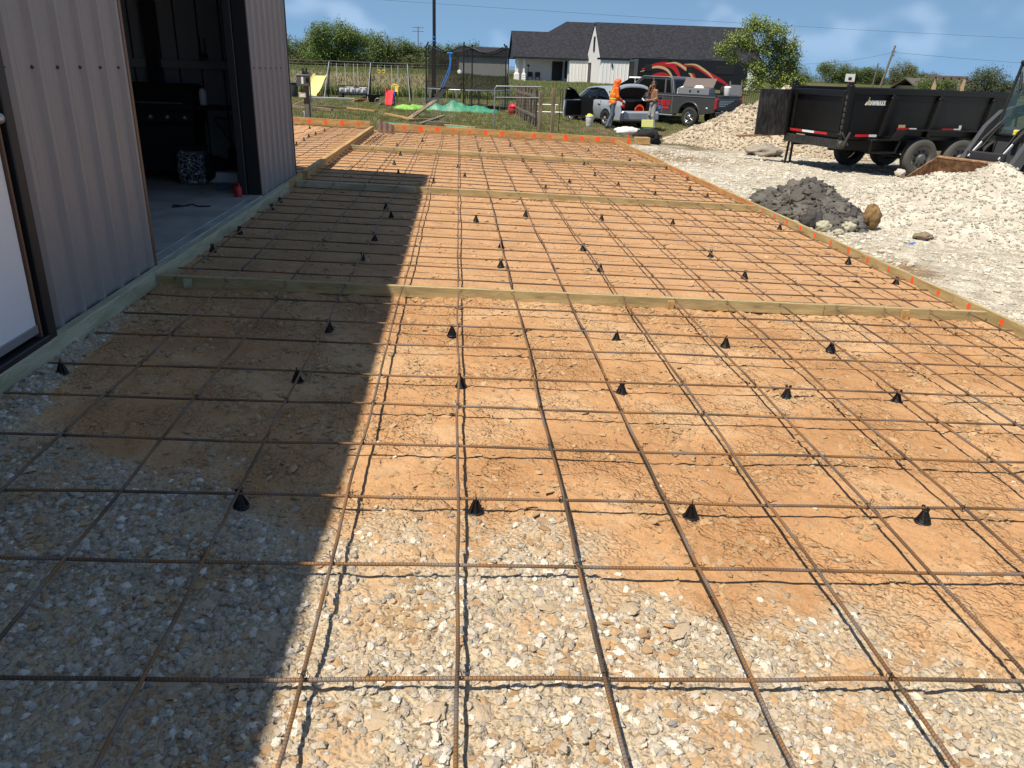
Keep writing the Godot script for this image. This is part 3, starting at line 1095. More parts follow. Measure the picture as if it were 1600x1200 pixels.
	b.bx(Vector3(0, 0.052, 0), Vector3(0.022, 0.006, 0.016), 0.001)
	part("saddle", b, M.black_plastic, t)
	var rows := [
		[[-0.89, 0.08, 1.01, 2.06], -2.80, 0], [[-2.22, -0.92, 0.02, 0.98, 2.0, 2.7], -4.25, 0], [[-0.89, -0.04, 1.13, 1.93, 2.72], -5.23, 0],
		[[-2.28, -0.90, 0.41, 1.38, 2.82, 4.38], -7.28, 1], [[-2.27, -0.88, 0.46, 1.35, 2.76, 4.33], -8.40, 1], [[-2.25, -0.82, 0.22], -9.48, 1], [[-2.27, -0.93, 0.88, 1.89, 2.85, 4.32], -10.30, 1],
		[[-0.40, 1.43, 3.26, 4.15], -12.95, 2], [[-1.03, 0.11, 1.94, 2.81, 4.10], -13.85, 2], [[-1.2, -0.01, 1.38, 2.61, 3.77, 4.42], -15.3, 2], [[-1.21, 1.36, 2.67, 4.46], -17.0, 2],
		[[-1.4, 0.5, 2.4, 4.0], -18.7, 3], [[-0.9, 1.3, 3.3], -20.4, 3]]
	t.scale = Vector3(1.0, 1.16, 1.0)
	var made := false
	var rown := [0, 0, 0, 0]
	for r in rows:
		for i in r[0].size():
			var lb := "black plastic rebar chair, %s from the left in the %s row of the %s bay" % [ordn(i), ordn(rown[r[2]]), BAY[r[2]]]
			var bz := -99.0
			for zz in zs[r[2]]:
				if absf(zz - r[1]) < absf(bz - r[1]):
					bz = zz
			var p := G(r[0][i], bz + rng.randf_range(-0.006, 0.006), 0.0)
			p.y += minf(hb(p.x, p.z) * 0.5, 0.0) - 0.004
			if not made:
				t.position = p
				t.rotation.y = rng.randf() * TAU
				t.set_meta("label", lb)
				made = true
			else:
				dup(t, p, rng.randf() * TAU, lb)
		rown[r[2]] += 1
	var lb2 := [[-3.98, -22.09], [-3.49, -21.5], [-3.57, -20.6], [-3.58, -19.71], [-3.49, -18.58], [-3.45, -17.5]]
	for i in lb2.size():
		var p := G(lb2[i][0], lb2[i][1], 0.0)
		p.y += hb(p.x, p.z)
		dup(t, p, rng.randf() * TAU, "black rebar chair in the bed behind the shed, %s from the back form board" % ordn(i))

# ---------------------------------------------------------------- the metal shed
func rib_sheet(z0: float, z1: float, y0: float, y1: float, x: float, out: float, phase: float) -> MB:
	# ribbed sheet in the plane x = const: high ribs every 0.305 m, two low pencil ribs between
	var b := MB.new()
	var prof := []
	var z := z0
	var marks := [z0, z1]
	var k := floorf((minf(z0, z1) - phase) / 0.305) - 1
	var lo := minf(z0, z1)
	var hi := maxf(z0, z1)
	while phase + k * 0.305 < hi + 0.4:
		var c := phase + k * 0.305
		for q in [[-0.046, 0.0], [-0.020, 0.030], [0.020, 0.030], [0.046, 0.0], [0.085, 0.0], [0.093, 0.0035], [0.105, 0.0035], [0.113, 0.0], [0.19, 0.0], [0.198, 0.0035], [0.21, 0.0035], [0.218, 0.0]]:
			var zz: float = c + q[0]
			if zz > lo and zz < hi:
				prof.append(Vector2(zz, q[1]))
		k += 1
	prof.push_front(Vector2(lo, 0.0))
	prof.append(Vector2(hi, 0.0))
	for i in prof.size() - 1:
		var p: Vector2 = prof[i]
		var q: Vector2 = prof[i + 1]
		b.quad(Vector3(x + out * p.y, y0, p.x), Vector3(x + out * p.y, y1, p.x), Vector3(x + out * q.y, y1, q.x), Vector3(x + out * q.y, y0, q.x), Vector2(p.x, y0), Vector2(p.x, y1), Vector2(q.x, y1), Vector2(q.x, y0))
	return b

func build_shed() -> void:
	var E := 4.58
	var t := thing("metal_shed", "grey ribbed metal shed with an open doorway and a white door", "shed")
	var X := -2.45
	var XB := -11.0
	var sh: Material = M.shed_metal
	# wall sheets: left of the doorway, over it, and the strip at the far corner
	for s in [[-5.4, -4.53, 0.165], [-6.30, -5.4, 0.165], [-11.0, -10.02, 0.165], [-12.08, -11.0, 0.165], [-10.02, -6.30, 3.3]]:
		part("wall_panel", rib_sheet(s[0], s[1], s[2], E, X, 1.0, -4.72), sh, t)
	part("wall_panel", rib_sheet(-4.53, -3.35, 2.35, E, X, 1.0, -4.72), sh, t)
	part("wall_panel", rib_sheet(-3.35, 3.0, 0.165, E, X, 1.0, -4.72), sh, t)
	# inner skin, so that the walls have thickness
	var b := MB.new()
	for s in [[-6.32, -4.53, 0.16, E], [-12.02, -10.05, 0.16, E], [-10.05, -6.32, 3.32, E], [-4.53, -3.35, 2.36, E], [-3.35, 3.0, 0.16, E]]:
		b = MB.new()
		b.bx(Vector3(X - 0.06, (s[2] + s[3]) * 0.5, (s[0] + s[1]) * 0.5), Vector3(0.10, s[3] - s[2], absf(s[1] - s[0])))
		part("inner_wall", b, M.shed_inside, t)
	b = MB.new()
	b.bx(Vector3(XB, 2.3, -4.5), Vector3(0.1, 4.6, 15.0))
	part("inner_wall", b, M.shed_inside, t)
	# gable walls
	var rk := 0.33
	var R := (X - XB) * 0.5
	for z in [-12.1, 3.0]:
		b = MB.new()
		b.prism(PackedVector2Array([Vector2(X + 0.02, 0.1), Vector2(XB, 0.1), Vector2(XB, E), Vector2(X - R, E + R * rk), Vector2(X + 0.02, E)]), 0.06, Transform3D(Basis(), Vector3(0, 0, z)))
		part("gable_wall", b, M.shed_inside, t)
	for s in [0.0, 1.0]:
		b = MB.new()
		var x0 := X + 0.04 if s == 0.0 else XB - 0.04
		var xm := X - R
		b.prism(PackedVector2Array([Vector2(x0, E + 0.005), Vector2(xm, E + R * rk + 0.03), Vector2(xm, E + R * rk + 0.09), Vector2(x0, E + 0.065)]), 15.24, Transform3D(Basis(), Vector3(0, 0, -12.14)))
		part("roof", b, sh, t)
	# ribs and girts of the end wall seen through the doorway
	b = MB.new()
	for i in 26:
		b.bx(Vector3(-2.7 - i * 0.305, 2.4, -12.035), Vector3(0.02, 4.4, 0.012))
	part("wall_ribs", b, M.dark_steel, t).set_meta("kind", "stuff")
	for y in [1.67, 3.2]:
		b = MB.new()
		b.bx(Vector3(-6.6, y, -11.97), Vector3(8.0, 0.11, 0.07), 0.004)
		part("girt", b, M.shed_inside, t)
	for x in [-4.21, -7.6]:
		b = MB.new()
		b.bx(Vector3(x, 2.4, -11.93), Vector3(0.16, 4.6, 0.16), 0.004)
		part("column", b, M.dark_steel, t)
	# doorway: trims, black far jamb and the steel channel behind it
	b = MB.new(); b.bx(Vector3(X - 0.03, 1.72, -6.322), Vector3(0.11, 3.15, 0.045), 0.004); part("door_trim", b, M.bronze_trim, t)
	b = MB.new(); b.bx(Vector3(X - 0.065, 1.74, -10.0), Vector3(0.16, 3.14, 0.05), 0.004); part("door_jamb", b, M.black_steel, t)
	b = MB.new(); b.bx(Vector3(X - 0.20, 1.72, -9.98), Vector3(0.09, 3.1, 0.05), 0.006); part("door_track", b, M.dark_steel, t)
	b = MB.new(); b.bx(Vector3(X - 0.02, 3.31, -8.16), Vector3(0.13, 0.06, 3.7), 0.004); part("door_trim", b, M.bronze_trim, t)
	# dark corner trim
	b = MB.new(); b.bx(Vector3(X + 0.005, 2.36, -12.09), Vector3(0.065, 4.4, 0.055), 0.004); part("corner_trim", b, M.black_steel, t)
	# base flashing
	b = MB.new(); b.bx(Vector3(X + 0.014, 0.172, -5.42), Vector3(0.04, 0.012, 1.76)); part("base_flashing", b, M.black_steel, t)
	# screws with dark washers along one girt line
	for q in [[-4.72, -6.3], [-10.21, -12.0]]:
		var z: float = q[0]
		while z > q[1]:
			b = MB.new()
			b.lathe(Transform3D(Basis(Vector3.FORWARD, PI / 2), Vector3(X + 0.0035, 1.66, z + 0.055)), [Vector2(0.011, 0), Vector2(0.010, 0.004), Vector2(0.006, 0.006), Vector2(0.005, 0.011), Vector2(0.0, 0.012)], 8)
			part("screw", b, M.dark_steel, t)
			z -= 0.305
	# white door in its dark frame
	b = MB.new()
	b.bx(Vector3(X + 0.03, 1.25, -4.475), Vector3(0.12, 2.24, 0.085), 0.006)
	b.bx(Vector3(X + 0.03, 0.17, -3.92), Vector3(0.13, 0.11, 1.02), 0.006)
	b.bx(Vector3(X + 0.03, 2.36, -3.92), Vector3(0.12, 0.09, 1.02), 0.006)
	part("door_frame", b, M.black_steel, t)
	b = MB.new()
	b.bx(Vector3(X + 0.035, 1.27, -4.395), Vector3(0.07, 2.1, 0.014), 0.004)
	part("door_edge", b, M.bronze_trim, t)
	b = MB.new()
	b.bx(Vector3(X + 0.03, 1.28, -3.92), Vector3(0.045, 2.04, 0.92), 0.004)
	var dr := part("door", b, M.door_white, t)
	b = MB.new()
	b.bx(Vector3(X + 0.055, 0.275, -3.92), Vector3(0.012, 0.05, 0.92), 0.003)
	part("door_sweep", b, M.grey_steel, dr)
	b = MB.new()
	b.lathe(Transform3D(Basis(Vector3.FORWARD, PI / 2), Vector3(X + 0.052, 1.42, -4.33)), [Vector2(0.03, 0), Vector2(0.03, 0.008), Vector2(0.011, 0.014), Vector2(0.011, 0.04), Vector2(0.026, 0.05), Vector2(0.029, 0.062), Vector2(0.02, 0.076), Vector2(0, 0.078)], 14)
	part("door_knob", b, M.galvanised, dr)
	# concrete floor
	b = MB.new()
	b.bx(Vector3(-6.76, 0.08, -4.6), Vector3(8.46, 0.24, 15.0), 0.01)
	b.bx(Vector3(-2.475, 0.079, -8.16), Vector3(0.108, 0.24, 3.64), 0.01)
	struct("shed_floor", b, M.concrete)

	# ---- what stands inside
	var g := thing("barbecue_grill", "large black barbecue grill with silver knobs against the shed's end wall", "grill", Vector3(-4.05, 0.2, -11.35))
	b = MB.new(); b.bx(Vector3(0, 0.43, 0), Vector3(1.05, 0.62, 0.5), 0.01); part("cabinet", b, M.black_steel, g)
	b = MB.new(); b.bx(Vector3(0, 0.82, 0.02), Vector3(1.12, 0.16, 0.56), 0.015); part("control_panel", b, M.black_steel, g)
	b = MB.new()
	b.prism(PackedVector2Array([Vector2(-0.27, 0.9), Vector2(0.27, 0.9), Vector2(0.27, 1.0), Vector2(0.2, 1.16), Vector2(0.05, 1.24), Vector2(-0.2, 1.22), Vector2(-0.27, 1.1)]), 1.1, Transform3D(Basis(Vector3.UP, -PI / 2), Vector3(0.55, 0, 0)))
	var hood := part("hood", b, M.black_steel, g)
	b = MB.new(); b.tube([Vector3(-0.45, 1.0, 0.33), Vector3(0.45, 1.0, 0.33)], 0.013, 8); part("hood_handle", b, M.chrome, hood)
	for i in 5:
		b = MB.new()
		b.lathe(Transform3D(Basis(Vector3.RIGHT, PI / 2), Vector3(-0.44 + 0.22 * i, 0.82, 0.30)), [Vector2(0.04, 0), Vector2(0.04, 0.01), Vector2(0.03, 0.012), Vector2(0.027, 0.035), Vector2(0, 0.036)], 14)
		part("knob", b, M.chrome, g)
	for s in [-1.0, 1.0]:
		b = MB.new(); b.bx(Vector3(0.78 * s, 0.94, 0), Vector3(0.46, 0.05, 0.46), 0.012); part("side_shelf", b, M.black_steel, g)
	for i in 4:
		b = MB.new(); b.lathe(Transform3D(Basis(Vector3.FORWARD, PI / 2), Vector3(0.45 * (1 if i % 2 else -1), 0.06, 0.18 * (1 if i < 2 else -1))), [Vector2(0.01, -0.02), Vector2(0.06, -0.02), Vector2(0.06, 0.02), Vector2(0.01, 0.02)], 12)
		part("caster", b, M.rubber, g)
	b = MB.new()
	b.lathe(Transform3D.IDENTITY, [Vector2(0.0, 0), Vector2(0.045, 0), Vector2(0.047, 0.02), Vector2(0.047, 0.17), Vector2(0.03, 0.2), Vector2(0.028, 0.215)], 16)
	var bt := thing("water_bottle", "pale steel water bottle with a black lid on the grill's side shelf", "bottle", Vector3(-3.42, 1.168, -11.3))
	part("body", b, M.white_paint, bt)
	b = MB.new(); b.lathe(Transform3D.IDENTITY, [Vector2(0.031, 0.213), Vector2(0.031, 0.25), Vector2(0.0, 0.252)], 14)
	b.tube([Vector3(-0.02, 0.25, 0), Vector3(-0.015, 0.29, 0), Vector3(0.015, 0.29, 0), Vector3(0.02, 0.25, 0)], 0.005, 6)
	part("lid", b, M.black_plastic, bt)
	# soft cooler with a light scribbled print
	var pa := nz(501, 0.10, 1, FastNoiseLite.TYPE_CELLULAR)
	pa.cellular_return_type = FastNoiseLite.RETURN_DISTANCE2_SUB
	pa.domain_warp_enabled = true
	pa.domain_warp_amplitude = 20.0
	var pm := mat("printed_cloth", Color.WHITE, 0.85)
	pm.albedo_texture = tex(128, 128, func(x, y):
		return lin(0.02, 0.02, 0.024) if pa.get_noise_2d(x, y) > -0.86 else lin(0.55, 0.55, 0.58))
	var cb := thing("cooler_bag", "black soft cooler bag with a pale scribbled print on the shed floor", "bag", Vector3(-3.50, 0.2, -10.85))
	b = MB.new()
	var rows := []
	for q in [[0.0, 0.15, 0.12], [0.03, 0.185, 0.15], [0.2, 0.20, 0.16], [0.38, 0.185, 0.15], [0.43, 0.15, 0.12], [0.44, 0.02, 0.02]]:
		var row := PackedVector3Array()
		for i in 17:
			var a := TAU * (i % 16) / 16.0
			row.append(Vector3(signf(cos(a)) * pow(absf(cos(a)), 0.5) * q[1], q[0], signf(sin(a)) * pow(absf(sin(a)), 0.5) * q[2]))
		rows.append(row)
	b.grid(rows, false, 3.0, 1.4)
	part("body", b, pm, cb)
	b = MB.new(); b.bx(Vector3(0, 0.46, 0), Vector3(0.36, 0.05, 0.28), 0.02); part("lid", b, M.dark_cloth, cb)
	b = MB.new(); b.bx(Vector3(0.2, 0.22, 0.0), Vector3(0.1, 0.34, 0.26), 0.04); part("pocket", b, M.dark_cloth, cb)
	# push mower with folded handle
	var mw := thing("push_mower", "dark push mower with its tubular handle raised at the far jamb", "mower", Vector3(-3.05, 0.2, -11.5))
	b = MB.new(); b.bx(Vector3(0, 0.17, 0), Vector3(0.5, 0.16, 0.55), 0.05); part("deck", b, M.black_steel, mw)
	b = MB.new(); b.lathe(Transform3D(Basis(), Vector3(0, 0.25, -0.02)), [Vector2(0.17, 0), Vector2(0.17, 0.12), Vector2(0.12, 0.19), Vector2(0, 0.2)], 16); part("engine", b, M.dark_steel, mw)
	b = MB.new(); b.tube([Vector3(0.12, 0.25, 0.25), Vector3(-0.22, 0.8, 0.3), Vector3(-0.2, 0.82, 0.3), Vector3(0.18, 0.80, 0.3), Vector3(0.2, 0.78, 0.3), Vector3(0.2, 0.25, 0.22)], 0.014, 7); part("handle", b, M.black_steel, mw)
	for i in 4:
		b = MB.new(); b.lathe(Transform3D(Basis(Vector3.FORWARD, PI / 2), Vector3(0.27 * (1 if i % 2 else -1), 0.1, 0.22 * (1 if i < 2 else -1))), [Vector2(0.02, -0.02), Vector2(0.1, -0.02), Vector2(0.1, 0.02), Vector2(0.02, 0.02)], 14); part("wheel", b, M.rubber, mw)
	b = MB.new(); b.ball(Vector3(0, 0.15, 0), Vector3(0.2, 0.17, 0.16), 3, 0.25, 8, 12)
	solo("dark_bag", b, M.dark_cloth, "slumped dark bag between the cooler bag and the mower", "bag", Vector3(-3.33, 0.2, -11.25))
	b = MB.new(); b.bx(Vector3(0, 0.07, 0), Vector3(0.40, 0.13, 0.24), 0.008)
	var cbx := thing("cardboard_box", "low pale cardboard box on the shed floor before the mower", "box", Vector3(-3.18, 0.2, -11.05), 0.1)
	part("carton", b, M.white_paint, cbx)
	b = MB.new(); b.bx(Vector3(0, 0.136, 0), Vector3(0.40, 0.003, 0.05)); part("tape", b, M.tan, cbx)
	# red can standing in the doorway corner
	var rc := thing("red_can", "small red can standing at the far corner of the doorway", "can", Vector3(-2.68, 0.2, -9.82))
	b = MB.new(); b.lathe(Transform3D.IDENTITY, [Vector2(0, 0), Vector2(0.045, 0), Vector2(0.047, 0.01), Vector2(0.047, 0.11), Vector2(0.03, 0.125), Vector2(0, 0.126)], 14); part("body", b, M.red_paint, rc)
	b = MB.new(); b.bx(Vector3(0.02, 0.14, 0), Vector3(0.02, 0.03, 0.015), 0.003); b.tube([Vector3(-0.03, 0.125, 0), Vector3(-0.03, 0.15, 0), Vector3(0.02, 0.15, 0)], 0.004, 6); part("cap", b, M.red_plastic, rc)
	b = MB.new()
	b.tube([Vector3(-0.2, 0.01, 0), Vector3(-0.08, 0.012, 0.05), Vector3(0.0, 0.02, -0.02), Vector3(0.1, 0.012, 0.06), Vector3(0.22, 0.01, 0.02)], 0.008, 6)
	b.tube([Vector3(-0.02, 0.012, 0.0), Vector3(-0.1, 0.012, 0.1), Vector3(-0.17, 0.01, 0.13)], 0.008, 6)
	solo("cord_tangle", b, M.black_plastic, "short tangle of black cord on the shed floor inside the doorway", "cord", Vector3(-3.0, 0.2, -9.05))
	var dl := thing("utility_knife", "small blue-handled knife on the shed floor beyond the cord", "tool", Vector3(-3.05, 0.2, -10.45), 0.4)
	b = MB.new(); b.bx(Vector3(0, 0.012, 0), Vector3(0.13, 0.022, 0.03), 0.006); part("handle", b, M.blue_plastic, dl)
	b = MB.new(); b.bx(Vector3(0.09, 0.01, 0), Vector3(0.06, 0.003, 0.018)); part("blade", b, M.grey_steel, dl)
	var ht := thing("work_light", "dark work light hanging on the girt of the shed's end wall", "lamp", Vector3(-3.52, 1.72, -11.86))
	b = MB.new(); b.tube([Vector3(-0.03, 0.32, 0), Vector3(-0.035, 0.1, 0), Vector3(-0.03, 0.05, 0)], 0.007, 6); b.tube([Vector3(0.04, 0.3, 0), Vector3(0.03, 0.1, 0), Vector3(0.02, 0.05, 0)], 0.007, 6); part("hook", b, M.black_steel, ht)
	b = MB.new(); b.bx(Vector3(0, 0.06, 0), Vector3(0.11, 0.08, 0.05), 0.008); part("housing", b, M.dark_steel, ht)

# ---------------------------------------------------------------- trees
var clump_cache := {}
func leaf_clump(seed_: int, size: float, n: int) -> ArrayMesh:
	var key := "%d_%.3f_%d" % [seed_, size, n]
	if clump_cache.has(key):
		return clump_cache[key]
	var r := RandomNumberGenerator.new()
	r.seed = seed_
	var b := MB.new()
	for i in n:
		var p := Vector3(r.randfn(), r.randfn() * 0.8, r.randfn()) * size * 0.55
		var bs := Basis.from_euler(Vector3(r.randf_range(-1.2, 1.2), r.randf() * TAU, r.randf_range(-0.6, 0.6)))
		var l := size * r.randf_range(0.35, 0.6)
		var w := l * 0.42
		var a := p
		var q := p + bs * Vector3(0, 0.12 * l, l)
		b.tri(a, p + bs * Vector3(w * 0.5, 0.05 * l, l * 0.45), q)
		b.tri(a, q, p + bs * Vector3(-w * 0.5, 0.05 * l, l * 0.45))
	clump_cache[key] = b.mesh(M.leafy)
	return clump_cache[key]

# lobes: [offset from base, radii]; leaves sit mostly in the outer shells, uneven, with gaps
func tree(called: String, label: String, base: Vector3, lobes: Array, trunk_r: float, count: int, leaf: float, c0: Color, c1: Color, group := "", bark := Color(0.14, 0.11, 0.08), per := 9, limbs := 4) -> void:
	var t := thing(called, label, "tree", base, 0.0, group)
	var r := RandomNumberGenerator.new()
	r.seed = hash(label) % 100000
	var top := 0.0
	for l in lobes:
		top = maxf(top, l[0].y + l[1].y * 0.5)
	var b := MB.new()
	b.col = bark
	b.tube([Vector3(0, -0.1, 0), Vector3(0.1 * trunk_r, top * 0.25, 0.1 * trunk_r), Vector3(-0.4 * trunk_r, top * 0.55, 0.2 * trunk_r), Vector3(0.3 * trunk_r, top * 0.95, 0)], [trunk_r * 1.25, trunk_r, trunk_r * 0.7, trunk_r * 0.2], 7)
	part("trunk", b, M.painted, t)
	for l in lobes.slice(0, 13):
		for k in maxi(1, limbs / 2):
			b = MB.new()
			b.col = bark
			var e: Vector3 = l[0] + Vector3(r.randfn(), r.randfn() * 0.5, r.randfn()) * l[1] * 0.35
			var s := Vector3(0, minf(e.y * r.randf_range(0.35, 0.6), top * 0.6), 0)
			b.tube([s, s.lerp(e, 0.45) + Vector3(0, -0.06 * e.y, 0), e], [trunk_r * 0.5, trunk_r * 0.32, trunk_r * 0.08], 5)
			part("limb", b, M.painted, t)
	var vol := 0.0
	for l in lobes:
		vol += pow(l[1].x * l[1].y * l[1].z, 0.67)
	var fn := nz(r.randi() % 9999, 1.6 / maxf(0.6, top * 0.16), 2)
	for v in 2:
		var xf := []
		var cs := []
		for l in lobes:
			var n := int(count * pow(l[1].x * l[1].y * l[1].z, 0.67) / vol / 2.0)
			var got := 0
			var tries := 0
			while got < n and tries < n * 6:
				tries += 1
				var d := Vector3(r.randfn(), r.randfn(), r.randfn()).normalized()
				var rad := pow(r.randf(), 0.45)
				var p: Vector3 = l[0] + d * l[1] * rad * (1.0 + 0.22 * fn.get_noise_3dv(d * 3.0 + l[0]))
				if fn.get_noise_3dv(p) < -0.14 + 0.1 * r.randf():
					continue
				got += 1
				var s := r.randf_range(0.7, 1.3)
				xf.append(Transform3D(Basis.from_euler(Vector3(r.randf_range(-0.5, 0.5), r.randf() * TAU, r.randf_range(-0.5, 0.5))).scaled(Vector3.ONE * s), p))
				cs.append(c0.lerp(c1, clampf(r.randf() * 0.7 + 0.5 * fn.get_noise_3dv(p * 0.6 + Vector3(50, 0, 0)) + 0.15, 0, 1)))
		scatter("crown", leaf_clump(v + 1, leaf, per), xf, cs, "", "", t)

func round_tree(called: String, label: String, x: float, z: float, w: float, h: float, count: int, leaf: float, c0: Color, c1: Color, group: String, low := 0.12) -> void:
	var r := RandomNumberGenerator.new()
	r.seed = hash(label) % 77777
	var lobes := []
	var cy := h * (0.5 + low * 0.5)
	lobes.append([Vector3(0, cy, 0), Vector3(w * 0.40, (h * (1 - low)) * 0.46, w * 0.38)])
	if low < 0.1:
		lobes.append([Vector3(-w * 0.2, h * 0.22, w * 0.1), Vector3(w * 0.32, h * 0.24, w * 0.3)])
		lobes.append([Vector3(w * 0.22, h * 0.2, w * 0.1), Vector3(w * 0.32, h * 0.24, w * 0.3)])
	for i in 6:
		var a := TAU * i / 6.0 + r.randf()
		lobes.append([Vector3(cos(a) * w * 0.30, h * r.randf_range(low + 0.15, 0.72), sin(a) * w * 0.28), Vector3(w * r.randf_range(0.16, 0.26), h * r.randf_range(0.14, 0.24), w * 0.22)])
	tree(called, label, Vector3(x, gy(x, z), z), lobes, clampf(w * 0.03, 0.08, 0.35), count, leaf, c0, c1, group)

func build_trees() -> void:
	var dk := Color(0.066, 0.100, 0.028)
	var md := Color(0.150, 0.200, 0.056)
	var gL := "trees along the far edge of the field"
	# [x, z, width, height] along the far left edge
	var L := [
		["bushy green tree nearest the shed corner, far off", -36.0, -175.0, 9.0, 6.0], ["low tree between the shed corner and the big round tree", -32.2, -178.0, 8.0, 5.2], ["lower shoulder of green just left of the big round tree", -28.5, -170.0, 7.0, 6.2],
		["green tree right behind the big round tree", -17.8, -172.0, 7.5, 6.9], ["tallest pointed tree right of the big round tree", -15.0, -165.0, 6.5, 6.7], ["green tree behind the middle of the swing set", -11.8, -172.0, 7.5, 6.1],
		["shorter tree behind the right end of the swing set", -8.6, -174.0, 6.5, 5.0], ["tree behind the dark pole, far off", -4.6, -180.0, 8.0, 5.4], ["low tree seen through the left of the trampoline net", -1.0, -182.0, 6.5, 5.7],
		["rounded tree seen above the trampoline posts", 3.0, -186.0, 7.0, 6.0], ["low tree between the trampoline and the house", 6.6, -190.0, 7.0, 4.7], ["dark low tree at the far left of the tree line", -42.0, -176.0, 10.0, 5.5]]
	for q in L:
		round_tree("field_tree", q[0], q[1], q[2], q[3], q[4], 1500, 0.62, dk, md, gL, 0.03)
	round_tree("field_tree", "largest tree, a broad round dark green crown behind the slide", -22.4, -158.0, 13.0, 8.2, 5200, 0.60, Color(0.070, 0.118, 0.030), Color(0.165, 0.235, 0.055), gL, 0.06)
	for i in 9:   # scrub under the tree line
		round_tree("shrub", "%s clump of scrub from the left under the far tree line" % ordn(i), -40.0 + i * 5.2, -164.0 - (i % 3) * 3.0, 6.5, 2.6 + 0.5 * (i % 2), 700, 0.55, Color(0.05, 0.07, 0.022), Color(0.13, 0.15, 0.05), "scrub at the field edge", 0.0)
	var gR := "trees beyond the trailer"
	var Rr := [["dark broad tree left of the white box lamp", 69.0, -150.0, 6.5, 4.1, dk, md], ["low dark trees right behind the yard tree", 62.0, -152.0, 9.0, 3.0, dk, md], ["low green tree right of the white box lamp", 72.5, -150.0, 6.0, 3.0, dk, md], ["small dark tree left of the leaning pole", 75.6, -148.0, 5.0, 3.2, dk, md],
		["pale feathery tree just right of the leaning pole", 81.0, -148.0, 5.5, 4.5, Color(0.10, 0.12, 0.05), Color(0.20, 0.21, 0.10)], ["round green tree left of the far roof", 79.6, -138.0, 7.5, 2.5, Color(0.06, 0.08, 0.02), Color(0.12, 0.15, 0.04)], ["low tree behind the far roof", 86.0, -140.0, 6.0, 1.6, dk, md],
		["grey-green tree above the front of the trailer", 71.5, -108.0, 7.0, 3.7, Color(0.045, 0.065, 0.03), Color(0.11, 0.135, 0.07)], ["grey-green tree behind the loader's cab", 79.5, -110.0, 8.0, 3.0, Color(0.045, 0.065, 0.03), Color(0.11, 0.135, 0.07)], ["low tree left of the grey-green trees", 66.5, -112.0, 6.0, 1.9, dk, md], ["low hedge-like tree farther right behind the cab", 90.0, -115.0, 9.0, 2.6, dk, md], ["dark tree right of the house behind the yard tree", 52.0, -150.0, 9.0, 3.4, dk, md]]
	for q in Rr:
		round_tree("distant_tree", q[0], q[1], q[2], q[3], q[4], 1500, 0.42, q[5], q[6], gR, 0.02)
	# young yard tree with an open crown, leaning branch to the left
	var b0 := G(19.3, -48.0)
	var lob := [[Vector3(-1.7, 3.3, 0.2), Vector3(0.65, 0.5, 0.6)], [Vector3(-2.5, 3.5, 0.0), Vector3(0.6, 0.45, 0.6)], [Vector3(-0.7, 2.7, 0.1), Vector3(0.7, 0.5, 0.6)], [Vector3(-2.2, 2.4, 0.1), Vector3(0.5, 0.4, 0.5)], [Vector3(-2.3, 4.5, 0), Vector3(0.85, 0.55, 0.8)], [Vector3(-1.3, 4.2, 0.3), Vector3(0.9, 0.55, 0.8)], [Vector3(-0.9, 3.5, 0), Vector3(0.8, 0.6, 0.7)], [Vector3(-0.15, 3.3, 0.2), Vector3(0.75, 0.7, 0.7)], [Vector3(0.2, 2.5, 0), Vector3(0.6, 0.65, 0.6)],
		[Vector3(-3.4, 3.7, 0.2), Vector3(0.8, 0.45, 0.7)], [Vector3(-4.1, 3.2, 0), Vector3(0.55, 0.38, 0.5)], [Vector3(-3.5, 2.8, 0.2), Vector3(0.45, 0.35, 0.45)], [Vector3(-1.4, 2.2, 0), Vector3(0.85, 0.6, 0.7)], [Vector3(-0.2, 1.6, 0.2), Vector3(0.9, 0.5, 0.8)], [Vector3(0.7, 1.35, 0), Vector3(0.7, 0.45, 0.6)], [Vector3(-2.0, 1.4, 0.2), Vector3(0.7, 0.45, 0.6)]]
	tree("yard_tree", "young light green tree with an open crown beside the gravel heap", b0, lob, 0.09, 3400, 0.24, Color(0.12, 0.18, 0.03), Color(0.28, 0.34, 0.08), "", Color(0.34, 0.29, 0.23), 8, 4)

# ---------------------------------------------------------------- grass
func grass_tuft(seed_: int, n: int, h: float, spread: float, wd: float) -> ArrayMesh:
	var r := RandomNumberGenerator.new()
	r.seed = seed_
	var b := MB.new()
	for i in n:
		var p := Vector3(r.randfn() * spread, -0.01, r.randfn() * spread)
		var a := r.randf() * TAU
		var hh := h * r.randf_range(0.5, 1.15)
		var lean := Vector3(cos(a), 0, sin(a)) * hh * r.randf_range(0.1, 0.5)
		var w := Vector3(-sin(a), 0, cos(a)) * wd
		var m := p + lean * 0.4 + Vector3(0, hh * 0.6, 0)
		b.quad(p - w, p + w, m + w * 0.7, m - w * 0.7)
		b.tri(m - w * 0.7, m + w * 0.7, p + lean + Vector3(0, hh, 0))
	return b.mesh(M.grassy)

